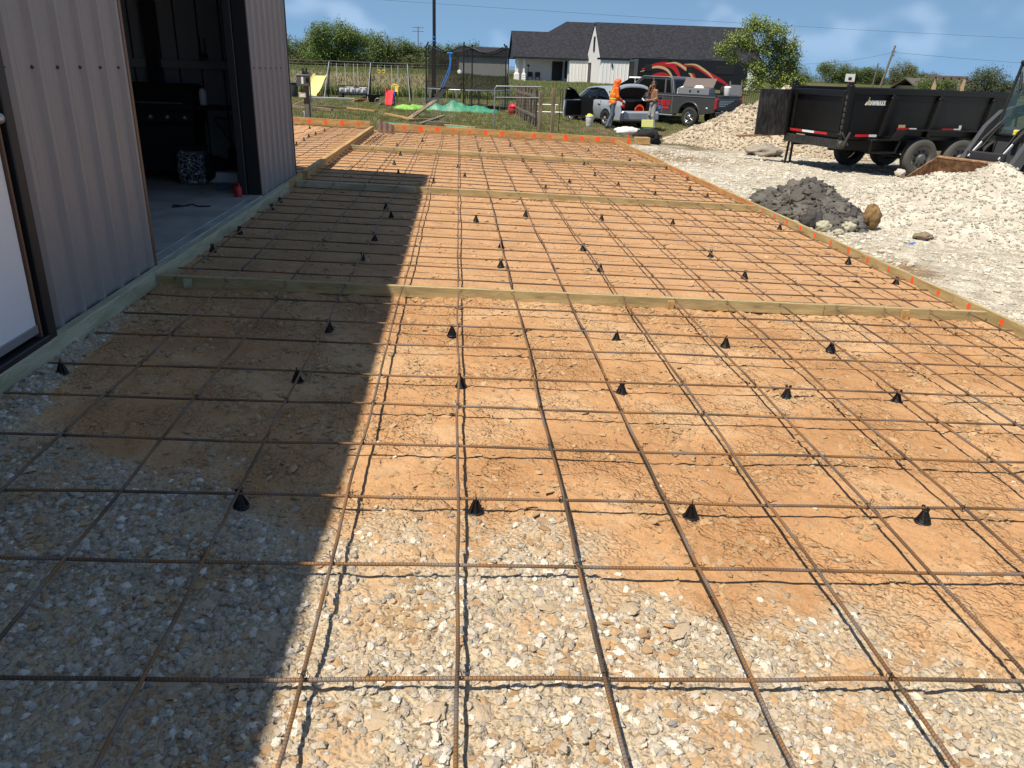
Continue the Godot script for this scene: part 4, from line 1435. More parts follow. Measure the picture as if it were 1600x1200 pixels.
func build_grass() -> void:
	rng.seed = 31
	var tf := []
	var tc := []
	while tf.size() < 52000:
		var z := -24.0 - 26.0 * pow(rng.randf(), 1.25)
		var x := rng.randf_range(-11.0, 24.0)
		if z > -23.6 or (z > -24.6 and x < -2.3 and false):
			continue
		var c := ground_color(x, z)
		if c.g < c.r * 1.02 and rng.randf() < 0.90:
			continue
		if n_mid.get_noise_2d(x * 0.5, z * 0.5) < -0.12 and rng.randf() < 0.6:
			continue
		var s := rng.randf_range(0.5, 1.35)
		tf.append(Transform3D(Basis(Vector3.UP, rng.randf() * TAU).scaled(Vector3(s, s * rng.randf_range(0.6, 1.3), s)), G(x, z, open_h(x, z))))
		var q := Color(0.10, 0.145, 0.035).lerp(Color(0.21, 0.22, 0.08), rng.randf())
		if rng.randf() < 0.22:
			q = Color(0.38, 0.32, 0.17)
		tc.append(q)
	scatter("turf_grass", grass_tuft(5, 16, 0.085, 0.06, 0.0045), tf, tc, "short green and straw-coloured grass of the yard", "grass")
	tf = []; tc = []
	while tf.size() < 42000:
		var z := -51.0 - 85.0 * pow(rng.randf(), 1.5)
		var k := -z / 50.0
		var x := rng.randf_range(-16.0 * k, 12.0 * k)
		if n_low.get_noise_2d(x * 0.35, z * 0.12) + rng.randf_range(-0.25, 0.25) < -0.12:
			continue
		var s := rng.randf_range(0.6, 1.15) * (1.0 - 0.5 * sstep(0.0, 6.0, x))
		tf.append(Transform3D(Basis(Vector3.UP, rng.randf() * TAU).scaled(Vector3(s * 1.6, s, s * 1.6)), G(x, z)))
		var tan_ := sstep(50.0, 58.0, -z) * (1.0 - sstep(80.0, 100.0, -z))
		tc.append(Color(0.13, 0.165, 0.05).lerp(Color(0.31, 0.26, 0.16), clampf(tan_ * rng.randf_range(0.4, 1.2) * (1.0 - 0.8 * sstep(-2.0, 3.0, x)), 0, 1)))
	scatter("field_grass", grass_tuft(6, 18, 0.50, 0.22, 0.014), tf, tc, "tall dry grass of the field behind the swing set", "grass")

# ---------------------------------------------------------------- house
func boarded(w: float, h: float, pitch: float, xf: Transform3D) -> MB:
	# board and batten sheet, battens stand proud
	var b := MB.new()
	b.box(xf * Transform3D(Basis(), Vector3(w * 0.5, h * 0.5, 0)), Vector3(w, h, 0.12))
	var x := pitch * 0.5
	while x < w:
		b.box(xf * Transform3D(Basis(), Vector3(x, h * 0.5, 0.075)), Vector3(0.05, h - 0.01, 0.03))
		x += pitch
	return b

func build_house() -> void:
	var sg := mat("dark_shingles", Color.WHITE, 0.9)
	var sn := nz(701, 1.0, 2)
	sg.albedo_texture = tex(256, 256, func(x, y):
		var row := int(y / 8)
		var v := 0.5 + 0.9 * sn.get_noise_2d(int((x + row * 5) / 10) * 17.3, row * 31.7)
		return lin(0.008, 0.009, 0.014).lerp(lin(0.026, 0.028, 0.040), clampf(v, 0, 1)))
	sg.uv1_scale = Vector3(0.16, 0.16, 1)
	var o := Vector3(0, 0.56, 0)
	var h := thing("farmhouse", "white board-and-batten house with dark shingle roofs and a porch", "house", o)
	var b: MB
	var zf := -88.0
	# right wing: gable end faces left, long roof slope faces us
	var x0 := 15.0
	var x1 := 32.0
	var dep := 10.0
	var eh := 2.70
	var rh := 6.25
	part("wing_wall", boarded(x1 - x0, eh, 0.4, Transform3D(Basis(), Vector3(x0, 0, zf))), M.house_white, h)
	b = MB.new()
	b.prism(PackedVector2Array([Vector2(0, 0), Vector2(dep, 0), Vector2(dep, eh), Vector2(dep * 0.5, rh - 0.15), Vector2(0, eh)]), 0.12, Transform3D(Basis(Vector3.UP, PI / 2), Vector3(x0 - 0.06, 0, zf)))
	var gw := part("gable_wall", b, M.house_white, h)
	b = MB.new(); b.bx(Vector3(x0 - 0.09, 4.2, zf - 4.6), Vector3(0.06, 1.5, 1.0)); part("window", b, M.black_steel, gw)
	b = MB.new(); b.bx(Vector3(x0 - 0.09, 1.15, zf - 7.0), Vector3(0.06, 2.3, 2.0)); part("door", b, M.black_steel, gw)
	var rs := func(xa: float, xb: float, za: float, ya: float, zb: float, yb: float) -> MB:
		var m := MB.new()
		var up := Vector3(0, 0.16, 0)
		var p := [Vector3(xa, ya, za), Vector3(xb, ya, za), Vector3(xb, yb, zb), Vector3(xa, yb, zb)]
		var L := Vector2(za, ya).distance_to(Vector2(zb, yb))
		m.quad(p[0] + up, p[3] + up, p[2] + up, p[1] + up, Vector2(xa, 0), Vector2(xa, L), Vector2(xb, L), Vector2(xb, 0))
		m.quad(p[0], p[1], p[2], p[3])
		m.quad(p[0], p[0] + up, p[1] + up, p[1])
		m.quad(p[0], p[3], p[3] + up, p[0] + up)
		m.quad(p[1], p[1] + up, p[2] + up, p[2])
		return m
	part("wing_roof", rs.call(x0 - 0.12, x1 + 0.4, zf + 0.14, eh - 0.13, zf - dep * 0.5, rh), sg, h)
	part("wing_roof", rs.call(x0 - 0.12, x1 + 0.4, zf - dep - 0.14, eh - 0.13, zf - dep * 0.5, rh), sg, h)
	b = MB.new(); b.bx(Vector3((x0 + x1) * 0.5, eh - 0.05, zf + 0.17), Vector3(x1 - x0 + 0.9, 0.2, 0.04)); part("fascia", b, M.black_steel, h)
	b = MB.new(); b.bx(Vector3(x0 + 1.2, 2.05, zf + 0.12), Vector3(0.16, 0.3, 0.14), 0.02); part("wall_lamp", b, M.black_steel, h)
	# main body to the left, with a recessed porch
	var zm := -96.5
	part("main_wall", boarded(3.6, 2.72, 0.4, Transform3D(Basis(), Vector3(12.8, 0, zm + 0.2))), M.house_white, h)
	part("porch_wall", boarded(6.3, 2.72, 0.4, Transform3D(Basis(), Vector3(6.7, 0, zm - 2.8))), M.house_white, h)
	b = MB.new(); b.bx(Vector3(9.7, 0.08, zm - 1.2), Vector3(6.4, 0.16, 3.2)); part("porch_floor", b, M.concrete, h)
	b = MB.new(); b.bx(Vector3(11.7, 1.25, zm - 2.72), Vector3(1.25, 2.2, 0.1)); part("door", b, M.black_steel, h)
	for i in 3:
		b = MB.new(); b.bx(Vector3(12.62, 1.45, zm - 2.45 + 0.75 * i), Vector3(0.1, 1.9, 0.22)); part("window", b, M.black_steel, h)
	b = MB.new(); b.bx(Vector3(12.72, 1.31, zm - 1.45), Vector3(0.12, 2.62, 2.6)); part("porch_wall", b, M.house_white, h)
	for q in [[6.75, zm - 0.1], [7.5, zm - 0.1], [6.75, zm - 2.4]]:
		b = MB.new(); b.bx(Vector3(q[0], 0.5, q[1]), Vector3(0.42, 0.9, 0.42), 0.03)
		for i in 4:
			b.bx(Vector3(q[0], 0.16 + 0.21 * i, q[1]), Vector3(0.46, 0.15, 0.46), 0.03)
		var ps := part("post_pier", b, M.house_white, h)
		b = MB.new(); b.bx(Vector3(q[0], 1.75, q[1]), Vector3(0.22, 1.6, 0.22), 0.01); part("post", b, M.house_white, ps)
	# low ridge at the left, a taller one rising behind it
	part("main_roof", rs.call(6.2, 16.6, zm + 0.35, 2.55, zm - 4.6, 5.45), sg, h)
	part("main_roof", rs.call(6.2, 16.7, zm - 9.6, 2.55, zm - 4.6, 5.45), sg, h)
	b = MB.new()   # upper hip
	var up := [Vector3(10.2, 5.3, zm - 4.2), Vector3(17.5, 5.3, zm - 4.2), Vector3(17.5, 6.95, zm - 7.2), Vector3(13.1, 6.95, zm - 7.2), Vector3(10.2, 5.3, zm - 10.5), Vector3(17.5, 5.3, zm - 10.5)]
	b.quad(up[0], up[3], up[2], up[1], Vector2(9.5, 0), Vector2(12.2, 3.5), Vector2(16.5, 3.5), Vector2(16.5, 0))
	b.tri(up[0], up[4], up[3], Vector2(0, 0), Vector2(6, 0), Vector2(3, 3.5))
	b.quad(up[4], up[5], up[2], up[3], Vector2(9.5, 0), Vector2(16.5, 0), Vector2(16.5, 3.5), Vector2(12.2, 3.5))
	part("upper_roof", b, sg, h)
	b = MB.new()
	b.prism(PackedVector2Array([Vector2(0, 2.6), Vector2(9.4, 2.6), Vector2(4.7, 5.35)]), 0.1, Transform3D(Basis(Vector3.UP, PI / 2), Vector3(6.4, 0, zm)))
	part("gable_wall", b, M.dark_steel, h)
	b = MB.new(); b.bx(Vector3(11.3, 2.62, zm + 0.38), Vector3(10.2, 0.18, 0.04)); part("fascia", b, M.black_steel, h)
	# things on the porch
	for i in 2:
		var ch := thing("porch_chair", "dark slatted porch chair, %s" % ["nearest the posts", "farther from the posts"][i], "chair", o + Vector3(8.4 + 0.9 * i, 0.16, zm - 1.6), 0.0, "porch chairs")
		b = MB.new(); b.bx(Vector3(0, 0.42, 0), Vector3(0.6, 0.06, 0.55)); part("seat", b, M.black_steel, ch)
		b = MB.new(); b.bx(Vector3(0, 0.72, -0.26), Vector3(0.6, 0.5, 0.05)); part("backrest", b, M.black_steel, ch)
		for k in 4:
			b = MB.new(); b.bx(Vector3(0.26 * (1 if k % 2 else -1), 0.2, 0.22 * (1 if k < 2 else -1)), Vector3(0.05, 0.4, 0.05)); part("leg", b, M.black_steel, ch)
	var ph := thing("patio_heater", "tall thin dark patio heater on the porch", "heater", o + Vector3(8.1, 0.16, zm - 1.0))
	b = MB.new(); b.tube([Vector3(0, 0, 0), Vector3(0, 1.5, 0)], 0.04, 6); part("pole", b, M.black_steel, ph)
	b = MB.new(); b.lathe(Transform3D(Basis(), Vector3(0, 1.5, 0)), [Vector2(0.06, 0), Vector2(0.2, 0.18), Vector2(0.22, 0.2), Vector2(0, 0.26)], 10); part("hood", b, M.black_steel, ph)
	# second roof glimpsed at the left of the house
	var nb := thing("outbuilding", "small white outbuilding behind the trampoline's right post", "shed", G(3.5, -120.0))
	b = MB.new(); b.bx(Vector3(0, 1.3, 0), Vector3(7.0, 2.6, 6.0)); part("wall", b, M.white_paint, nb)
	part("roof", rs.call(-3.8, 3.8, 3.3, 2.5, 0.0, 3.7), sg, nb)
	part("roof", rs.call(-3.8, 3.8, -3.3, 2.5, 0.0, 3.7), sg, nb)
	# far roof and pergola beyond the trailer
	var fr := thing("distant_house", "brown-roofed house far behind the trailer", "house", Vector3(73.0, 0.9, -120.0))
	var br := mat("brown_shingles", lin(0.10, 0.085, 0.075), 0.9)
	b = MB.new(); b.bx(Vector3(0, 0.0, -2), Vector3(10.0, 1.2, 7.0)); part("wall", b, M.tan, fr)
	part("roof", rs.call(-5.6, 5.6, 2.0, 0.1, -2.0, 1.55), br, fr)
	part("roof", rs.call(-5.6, 5.6, -6.0, 0.1, -2.0, 1.55), br, fr)
	b = MB.new()
	b.prism(PackedVector2Array([Vector2(-1.6, 0.0), Vector2(1.6, 0.0), Vector2(0, 1.1)]), 2.6, Transform3D(Basis(), Vector3(2.0, 0.25, -0.2)))
	part("dormer", b, br, fr)
	var pg := thing("pergola", "dark timber pergola on two stout posts behind the trailer", "pergola", G(36.6, -60.0))
	for x in [-1.1, 1.1]:
		b = MB.new(); b.bx(Vector3(x, 1.0, 0), Vector3(0.22, 2.0, 0.22)); part("post", b, M.tan, pg)
	b = MB.new(); b.bx(Vector3(0, 2.02, 0), Vector3(3.0, 0.16, 0.2)); part("beam", b, M.grey_wood, pg)
	for i in 5:
		b = MB.new(); b.bx(Vector3(-1.2 + 0.6 * i, 2.16, -0.5), Vector3(0.1, 0.12, 1.6)); part("rafter", b, M.grey_wood, pg)

	# ---- long motorhome parked before the house
	var rv := thing("motorhome", "long black motorhome with red and tan swooshes along its side", "motorhome", Vector3(14.85, 0.3, -70.0))
	b = MB.new()
	b.prism(PackedVector2Array([Vector2(0, 0.45), Vector2(9.6, 0.45), Vector2(9.9, 1.0), Vector2(9.75, 2.3), Vector2(9.3, 2.72), Vector2(0.1, 2.72), Vector2(0, 2.5)]), 2.4, Transform3D(Basis(), Vector3(0, 0, -2.4)))
	part("body", b, M.glossy_black, rv)
	b = MB.new(); b.bx(Vector3(4.6, 2.76, -1.2), Vector3(9.2, 0.1, 2.3), 0.03); b.bx(Vector3(2.4, 2.86, -1.2), Vector3(0.8, 0.16, 0.7), 0.03); b.bx(Vector3(6.4, 2.86, -1.2), Vector3(0.9, 0.16, 0.7), 0.03)
	part("roof", b, M.dark_steel, rv)
	b = MB.new(); b.bx(Vector3(0.12, 1.55, 0.03), Vector3(0.3, 2.2, 0.08), 0.02); part("corner_cap", b, M.grey_plastic, rv)
	for x in [1.15, 4.75]:
		b = MB.new(); b.bx(Vector3(x, 2.0, 0.02), Vector3(0.62, 0.5, 0.05), 0.02); part("window", b, M.black_steel, rv)
	b = MB.new(); b.bx(Vector3(7.8, 2.0, 0.02), Vector3(1.7, 0.6, 0.05), 0.02); part("window", b, M.black_steel, rv)
	var sw := func(pts: Array, w0: float, w1: float, col: Material, nm: String, off: float) -> void:
		var m := MB.new()
		var rows := []
		var c := Curve3D.new()
		for p in pts:
			c.add_point(Vector3(p[0], p[1], 0), Vector3(-p[2], -p[3], 0), Vector3(p[2], p[3], 0))
		var L := c.get_baked_length()
		for i in 25:
			var s := L * i / 24.0
			var p0 := c.sample_baked(s)
			var p1 := c.sample_baked(minf(L, s + 0.05)) - c.sample_baked(maxf(0, s - 0.05))
			var nn := Vector3(-p1.y, p1.x, 0).normalized()
			var w := lerpf(w0, w1, i / 24.0) * sin(PI * clampf(0.12 + i / 24.0 * 0.86, 0, 1)) * 0.5
			rows.append(PackedVector3Array([p0 + nn * w + Vector3(0, 0, off), p0 - nn * w + Vector3(0, 0, off)]))
		m.grid(rows)
		part(nm, m, col, rv)
	sw.call([[0.6, 1.9, 0.6, 0.2], [2.6, 2.35, 0.8, 0.0], [4.2, 0.9, 0.6, -1.0]], 0.2, 0.55, M.red_paint, "stripe", 0.006)
	sw.call([[0.5, 1.7, 0.5, 0.1], [2.2, 2.1, 0.7, -0.1], [3.6, 0.8, 0.5, -0.9]], 0.12, 0.3, M.rv_tan, "stripe", 0.010)
	sw.call([[1.2, 1.2, 0.5, 0.2], [2.4, 1.5, 0.5, 0.0], [3.4, 0.6, 0.3, -0.6]], 0.3, 0.5, M.red_paint, "stripe", 0.006)
	sw.call([[2.4, 2.3, 0.8, 0.1], [4.3, 2.1, 0.7, -0.4], [5.6, 0.7, 0.5, -0.9]], 0.2, 0.5, M.red_paint, "stripe", 0.014)
	sw.call([[2.6, 2.4, 0.7, 0.05], [4.0, 2.25, 0.7, -0.4], [5.3, 0.9, 0.4, -0.8]], 0.1, 0.3, M.rv_tan, "stripe", 0.018)
	sw.call([[4.0, 2.3, 0.9, 0.05], [6.2, 1.8, 0.9, -0.5], [8.4, 0.7, 0.8, -0.6]], 0.15, 0.5, M.red_paint, "stripe", 0.006)
	sw.call([[4.2, 2.4, 0.9, 0.0], [5.8, 2.1, 0.7, -0.4], [7.0, 1.2, 0.5, -0.5]], 0.08, 0.25, M.rv_tan, "stripe", 0.010)
	for x in [2.2, 3.2, 8.0]:
		b = MB.new()
		b.lathe(Transform3D(Basis(Vector3.RIGHT, PI / 2), Vector3(x, 0.42, -0.1)), [Vector2(0.15, 0.0), Vector2(0.4, 0.0), Vector2(0.42, 0.06), Vector2(0.42, 0.2), Vector2(0.15, 0.22)], 18)
		part("wheel", b, M.rubber, rv)

# ---------------------------------------------------------------- far fences, poles, wires
func build_poles() -> void:
	var fz := -128.0
	var f := thing("pipe_fence", "grey pipe rail fence along the far side of the field", "fence", G(-36.0, fz))
	var b: MB
	for i in 30:
		b = MB.new(); b.tube([Vector3(i * 2.4, 0, 0), Vector3(i * 2.4, 1.25, 0)], 0.05, 6); part("post", b, M.grey_wood, f)
	for y in [0.45, 0.8, 1.2]:
		b = MB.new(); b.tube([Vector3(0, y, 0), Vector3(70.0, y, 0)], 0.045, 6); part("rail", b, M.grey_wood, f)
	var up := thing("utility_pole", "leaning wooden utility pole far behind the trailer", "utility pole", G(46.9, -90.0), 0.0)
	b = MB.new(); b.tube([Vector3(0, 0, 0), Vector3(0.95, 5.0, 0)], [0.14, 0.10], 8); part("pole", b, M.grey_wood, up)
	b = MB.new(); b.bx(Vector3(0.9, 4.4, 0.05), Vector3(0.5, 0.08, 0.08)); part("crossarm", b, M.grey_wood, up)
	b = MB.new(); b.lathe(Transform3D(Basis(), Vector3(0.86, 4.1, 0.16)), [Vector2(0.0, -0.2), Vector2(0.09, -0.2), Vector2(0.09, 0.15), Vector2(0, 0.17)], 8); part("transformer", b, M.grey_steel, up)
	var u2 := thing("utility_pole", "thin utility pole far off over the left tree line", "utility pole", G(-11.0, -230.0))
	b = MB.new(); b.tube([Vector3(0, 0, 0), Vector3(0, 10.5, 0)], [0.16, 0.12], 6); part("pole", b, M.grey_wood, u2)
	for y in [9.3, 10.2]:
		b = MB.new(); b.bx(Vector3(0, y, 0), Vector3(3.0, 0.14, 0.14)); part("crossarm", b, M.grey_wood, u2)
	var u3 := thing("utility_pole", "small dark pole just left of the leaning pole", "utility pole", G(66.6, -130.0))
	b = MB.new(); b.tube([Vector3(0, 0, 0), Vector3(0.3, 3.6, 0)], [0.12, 0.09], 6); part("pole", b, M.grey_wood, u3)
	# wires
	for q in [[Vector3(-60, 10.6, -100), Vector3(130, 7.25, -100), "upper thin wire crossing the sky"], [Vector3(47.7, 4.9, -90.0), Vector3(140, 5.4, -100), "lower thin wire running right from the leaning pole"], [Vector3(47.7, 4.9, -90.0), Vector3(30.0, 4.2, -95), "thin wire running left from the leaning pole"]]:
		b = MB.new()
		var pts := []
		for i in 13:
			var t := i / 12.0
			pts.append(q[0].lerp(q[1], t) - Vector3(0, 4.0 * t * (1 - t) * 1.1, 0))
		b.tube(pts, 0.012, 4)
		solo("power_line", b, M.dark_steel, q[2], "wire")

# ---------------------------------------------------------------- the yard behind the slab
func plank(label: String, m: String, a: Vector3, b: Vector3, w := 0.14, h := 0.038, group := "") -> void:
	var s := MB.new()
	var mid := (a + b) * 0.5
	s.bar(a - mid, b - mid, w, h, 0.004)
	solo("plank", s, M[m], label, "plank", mid, 0.0, group)

func build_yard() -> void:
	rng.seed = 77
	var b: MB
	# electric meter post
	var mp := thing("meter_post", "dark timber post carrying a grey meter box and a conduit behind the left bed", "meter post", Vector3(-4.53, gy(-4.53, -25.0), -25.0))
	b = MB.new(); b.bx(Vector3(0, 0.62, 0), Vector3(0.15, 1.5, 0.15), 0.01); part("post", b, M.grey_wood, mp)
	b = MB.new(); b.bx(Vector3(-0.05, 1.12, 0.14), Vector3(0.36, 0.30, 0.14), 0.012); var mb := part("meter_box", b, M.grey_plastic, mp)
	b = MB.new(); b.bx(Vector3(-0.06, 1.13, 0.213), Vector3(0.06, 0.19, 0.004)); part("paper_tag", b, M.white_paint, mb)
	b = MB.new(); b.bx(Vector3(0.08, 1.14, 0.213), Vector3(0.09, 0.14, 0.006)); part("window", b, M.dark_glass, mb)
	b = MB.new(); b.bx(Vector3(-0.05, 1.275, 0.14), Vector3(0.38, 0.02, 0.17), 0.004); part("rain_cap", b, M.grey_steel, mb)
	b = MB.new(); b.bx(Vector3(-0.1, 0.72, 0.1), Vector3(0.22, 0.16, 0.08), 0.01); var m2 := part("lower_box", b, M.tan, mp)
	b = MB.new(); b.bx(Vector3(-0.1, 0.71, 0.143), Vector3(0.16, 0.09, 0.004)); part("label_plate", b, M.white_paint, m2)
	b = MB.new(); b.tube([Vector3(0.12, -0.1, 0.02), Vector3(0.12, 1.42, 0.02)], 0.024, 8); part("conduit", b, M.galvanised, mp)
	for x in [-0.05, 0.05]:
		b = MB.new(); b.lathe(Transform3D(Basis(), Vector3(x, 1.28, 0.1)), [Vector2(0.035, 0), Vector2(0.035, 0.16), Vector2(0.028, 0.2), Vector2(0, 0.21)], 10); part("weather_head", b, M.dark_steel, mp)
	b = MB.new(); b.tube([Vector3(-0.18, -0.1, 0.05), Vector3(-0.18, 0.22, 0.05), Vector3(-0.1, 0.26, 0.05), Vector3(-0.08, 0.1, 0.08), Vector3(-0.08, -0.1, 0.08)], 0.02, 7); part("ground_pipe", b, M.galvanised, mp)
	# wheelie bin
	var wb := thing("wheelie_bin", "dark grey wheelie bin standing in the grass by the shed corner", "bin", G(-9.05, -46.0))
	b = MB.new(); b.grid([PackedVector3Array([Vector3(-0.24, 0.03, 0.24), Vector3(0.24, 0.03, 0.24), Vector3(0.24, 0.03, -0.24), Vector3(-0.24, 0.03, -0.24)]), PackedVector3Array([Vector3(-0.30, 0.72, 0.32), Vector3(0.30, 0.72, 0.32), Vector3(0.30, 0.72, -0.32), Vector3(-0.30, 0.72, -0.32)])], true); part("bin", b, M.grey_plastic, wb)
	b = MB.new(); b.bx(Vector3(0, 0.76, 0), Vector3(0.66, 0.06, 0.7), 0.025); part("lid", b, M.black_plastic, wb)
	b = MB.new(); b.tube([Vector3(-0.26, 0.7, -0.36), Vector3(0.26, 0.7, -0.36)], 0.02, 6); part("handle", b, M.black_plastic, wb)
	for s in [-1.0, 1.0]:
		b = MB.new(); b.lathe(Transform3D(Basis(Vector3.FORWARD, PI / 2), Vector3(0.27 * s, 0.1, -0.24)), [Vector2(0.02, -0.03), Vector2(0.1, -0.03), Vector2(0.1, 0.03), Vector2(0.02, 0.03)], 12); part("wheel", b, M.rubber, wb)
	# swing set
	var sw := thing("swing_set", "grey steel swing set with three leg frames in the grass", "swing set", G(-4.8, -45.0))
	b = MB.new(); b.tube([Vector3(-2.1, 1.9, 0), Vector3(2.08, 1.88, 0)], 0.04, 8); part("beam", b, M.dark_steel, sw)
	for q in [[-2.06, -0.26], [0.12, -0.16], [2.05, 0.16]]:
		for s in [0.75, -0.75]:
			b = MB.new(); b.tube([Vector3(q[0], 1.9, 0), Vector3(q[0] + q[1], 0.0, s)], 0.034, 7); part("leg", b, M.grey_steel if s > 0 else M.dark_steel, sw)
		b = MB.new(); b.tube([Vector3(q[0] + q[1] * 0.6, 0.76, 0.45), Vector3(q[0] + q[1] * 0.6, 0.76, -0.45)], 0.02, 6); part("brace", b, M.dark_steel, sw)
	for q in [[-1.69, -1.25], [-0.8, -0.58]]:
		for x in q:
			b = MB.new(); b.tube([Vector3(x, 1.88, 0), Vector3(x, 0.66, 0.0)], 0.012, 5); part("chain", b, M.white_paint, sw)
		b = MB.new(); b.bx(Vector3((q[0] + q[1]) * 0.5, 0.65, 0), Vector3(absf(q[1] - q[0]) + 0.06, 0.03, 0.16), 0.01); part("swing_seat", b, M.black_plastic, sw)
	b = MB.new(); b.tube([Vector3(-0.15, 1.88, 0), Vector3(-0.15, 0.55, 0)], 0.014, 5); part("rope", b, M.tan, sw)
	for x in [0.47, 0.85]:
		b = MB.new(); b.tube([Vector3(x, 1.88, 0), Vector3(x, 1.56, 0)], 0.01, 5); part("chain", b, M.white_paint, sw)
	b = MB.new()
	for s in [-1.0, 1.0]:
		var ring := []
		for i in 9:
			var a := TAU * i / 8.0
			ring.append(Vector3(0.66 + s * 0.12 + cos(a) * 0.085, 1.48 + sin(a) * 0.07, 0))
		b.tube(ring, 0.022, 6, false)
	b.tube([Vector3(0.46, 1.55, 0), Vector3(0.52, 1.53, 0)], 0.022, 6); b.tube([Vector3(0.80, 1.53, 0), Vector3(0.87, 1.55, 0)], 0.022, 6)
	part("trapeze_rings", b, M.yellow_plastic, sw)
	for x in [1.2, 1.55]:
		b = MB.new(); b.tube([Vector3(x, 1.88, 0), Vector3(x, 0.78, 0)], 0.012, 5); part("chain", b, M.white_paint, sw)
	b = MB.new()
	b.bx(Vector3(1.38, 0.5, 0), Vector3(0.40, 0.05, 0.3), 0.02); b.bx(Vector3(1.38, 0.64, -0.13), Vector3(0.42, 0.28, 0.05), 0.02); b.bx(Vector3(1.20, 0.64, 0), Vector3(0.05, 0.26, 0.26), 0.02); b.bx(Vector3(1.56, 0.64, 0), Vector3(0.05, 0.26, 0.26), 0.02)
	part("toddler_seat", b, M.yellow_plastic, sw)
	# yellow slide left of it
	var ys := thing("play_slide", "pale yellow wavy slide leaning beside the left end of the swing set", "slide", G(-8.12, -48.5))
	b = MB.new()
	var rows := []
	for i in 13:
		var t := i / 12.0
		var c := Vector3(0.12 - 0.42 * t, 1.05 * (1.0 - t) + 0.06 * sin(t * TAU) + 0.06, -0.7 + 1.5 * t)
		rows.append(PackedVector3Array([c + Vector3(-0.40, 0.13, 0), c + Vector3(-0.35, 0.13, 0), c + Vector3(-0.33, 0, 0), c + Vector3(0.33, 0, 0), c + Vector3(0.35, 0.13, 0), c + Vector3(0.40, 0.13, 0)]))
	b.grid(rows)
	var us := []
	for r in rows:
		var rr := PackedVector3Array()
		for p in r:
			rr.append(p + Vector3(0, -0.03, -0.02))
		us.append(rr)
	b.grid(us)
	part("chute", b, M.pale_yellow_plastic, ys)
	for s in [-0.22, 0.4]:
		b = MB.new(); b.tube([Vector3(s, 1.1, -0.75), Vector3(s, 0, -1.0)], 0.03, 6); part("support", b, M.dark_steel, ys)
	# row of white tubs on a dark flat cart
	var ct := thing("flat_cart", "low dark cart behind the swing seats carrying a row of white tubs", "cart", G(-5.78, -45.8))
	b = MB.new(); b.bx(Vector3(0, 0.29, 0), Vector3(1.7, 0.09, 0.6), 0.01); part("deck", b, M.black_steel, ct)
	b = MB.new(); b.bx(Vector3(0, 0.68, -0.3), Vector3(1.75, 0.05, 0.05)); b.bx(Vector3(-0.86, 0.48, -0.3), Vector3(0.05, 0.42, 0.05)); b.bx(Vector3(0.86, 0.48, -0.3), Vector3(0.05, 0.42, 0.05)); part("rail", b, M.black_steel, ct)
	for i in 4:
		b = MB.new(); b.lathe(Transform3D(Basis(Vector3.RIGHT, PI / 2), Vector3(0.65 * (1 if i % 2 else -1), 0.13, 0.26 * (1 if i < 2 else -1))), [Vector2(0.02, -0.04), Vector2(0.13, -0.04), Vector2(0.13, 0.04), Vector2(0.02, 0.04)], 12); part("wheel", b, M.rubber, ct)
	var tub: Node3D = null
	for i in 5:
		var lb := "white plastic tub on the dark cart, %s from the left" % ordn(i)
		var at := G(-6.36 + 0.30 * i, -45.75, 0.34)
		if tub == null:
			tub = thing("white_tub", lb, "tub", at, 0.0, "white tubs on the cart")
			b = MB.new(); b.bx(Vector3(0, 0.14, 0), Vector3(0.25, 0.28, 0.36), 0.03); part("tub", b, M.white_paint, tub)
			b = MB.new(); b.bx(Vector3(0, 0.29, 0), Vector3(0.27, 0.025, 0.38), 0.01); part("rim", b, M.white_paint, tub)
			b = MB.new(); b.lathe(Transform3D(Basis(Vector3.RIGHT, PI / 2), Vector3(0.02, 0.13, 0.178)), [Vector2(0.0, 0.006), Vector2(0.07, 0.006), Vector2(0.07, 0.0)], 12); part("label_spot", b, M.grey_steel, tub)
		else:
			dup(tub, at, rng.randf_range(-0.12, 0.12), lb)
	b = MB.new(); b.bx(Vector3(0, 0.06, 0), Vector3(2.3, 0.15, 0.12), 0.02)
	solo("landscape_beam", b, M.grey_steel, "long grey beam lying in the grass in front of the tub cart", "beam", G(-6.6, -44.0))
	for i in 4:
		plank("short tan board in the scrap pile left of the garden cart, %s from the top" % ordn(3 - i), "fresh_pine", G(-5.45 + 0.1 * i, -42.4 + 0.12 * i, 0.03 + 0.04 * i), G(-4.65 + 0.08 * i, -42.2 - 0.1 * i, 0.03 + 0.04 * i), 0.12, 0.035, "scrap boards by the cart")
	# garden cart
	var gc := thing("garden_cart", "small black garden cart with a spoked wheel in front of the swing set", "cart", G(-4.05, -40.0))
	b = MB.new()
	b.grid([PackedVector3Array([Vector3(-0.24, 0.1, 0.2), Vector3(0.2, 0.1, 0.2), Vector3(0.2, 0.1, -0.2), Vector3(-0.24, 0.1, -0.2)]), PackedVector3Array([Vector3(-0.30, 0.44, 0.28), Vector3(0.28, 0.44, 0.28), Vector3(0.28, 0.44, -0.28), Vector3(-0.30, 0.44, -0.28)])], true)
	part("tray", b, M.black_plastic, gc)
	b = MB.new()
	var ring2 := []
	for i in 15:
		ring2.append(Vector3(0.2 + 0.14 * cos(TAU * i / 14.0), 0.15 + 0.14 * sin(TAU * i / 14.0), 0.32))
	b.tube(ring2, 0.022, 6, false)
	for i in 6:
		b.tube([Vector3(0.2, 0.15, 0.32), Vector3(0.2 + 0.14 * cos(TAU * i / 6.0), 0.15 + 0.14 * sin(TAU * i / 6.0), 0.32)], 0.006, 4)
	part("wheel", b, M.grey_steel, gc)
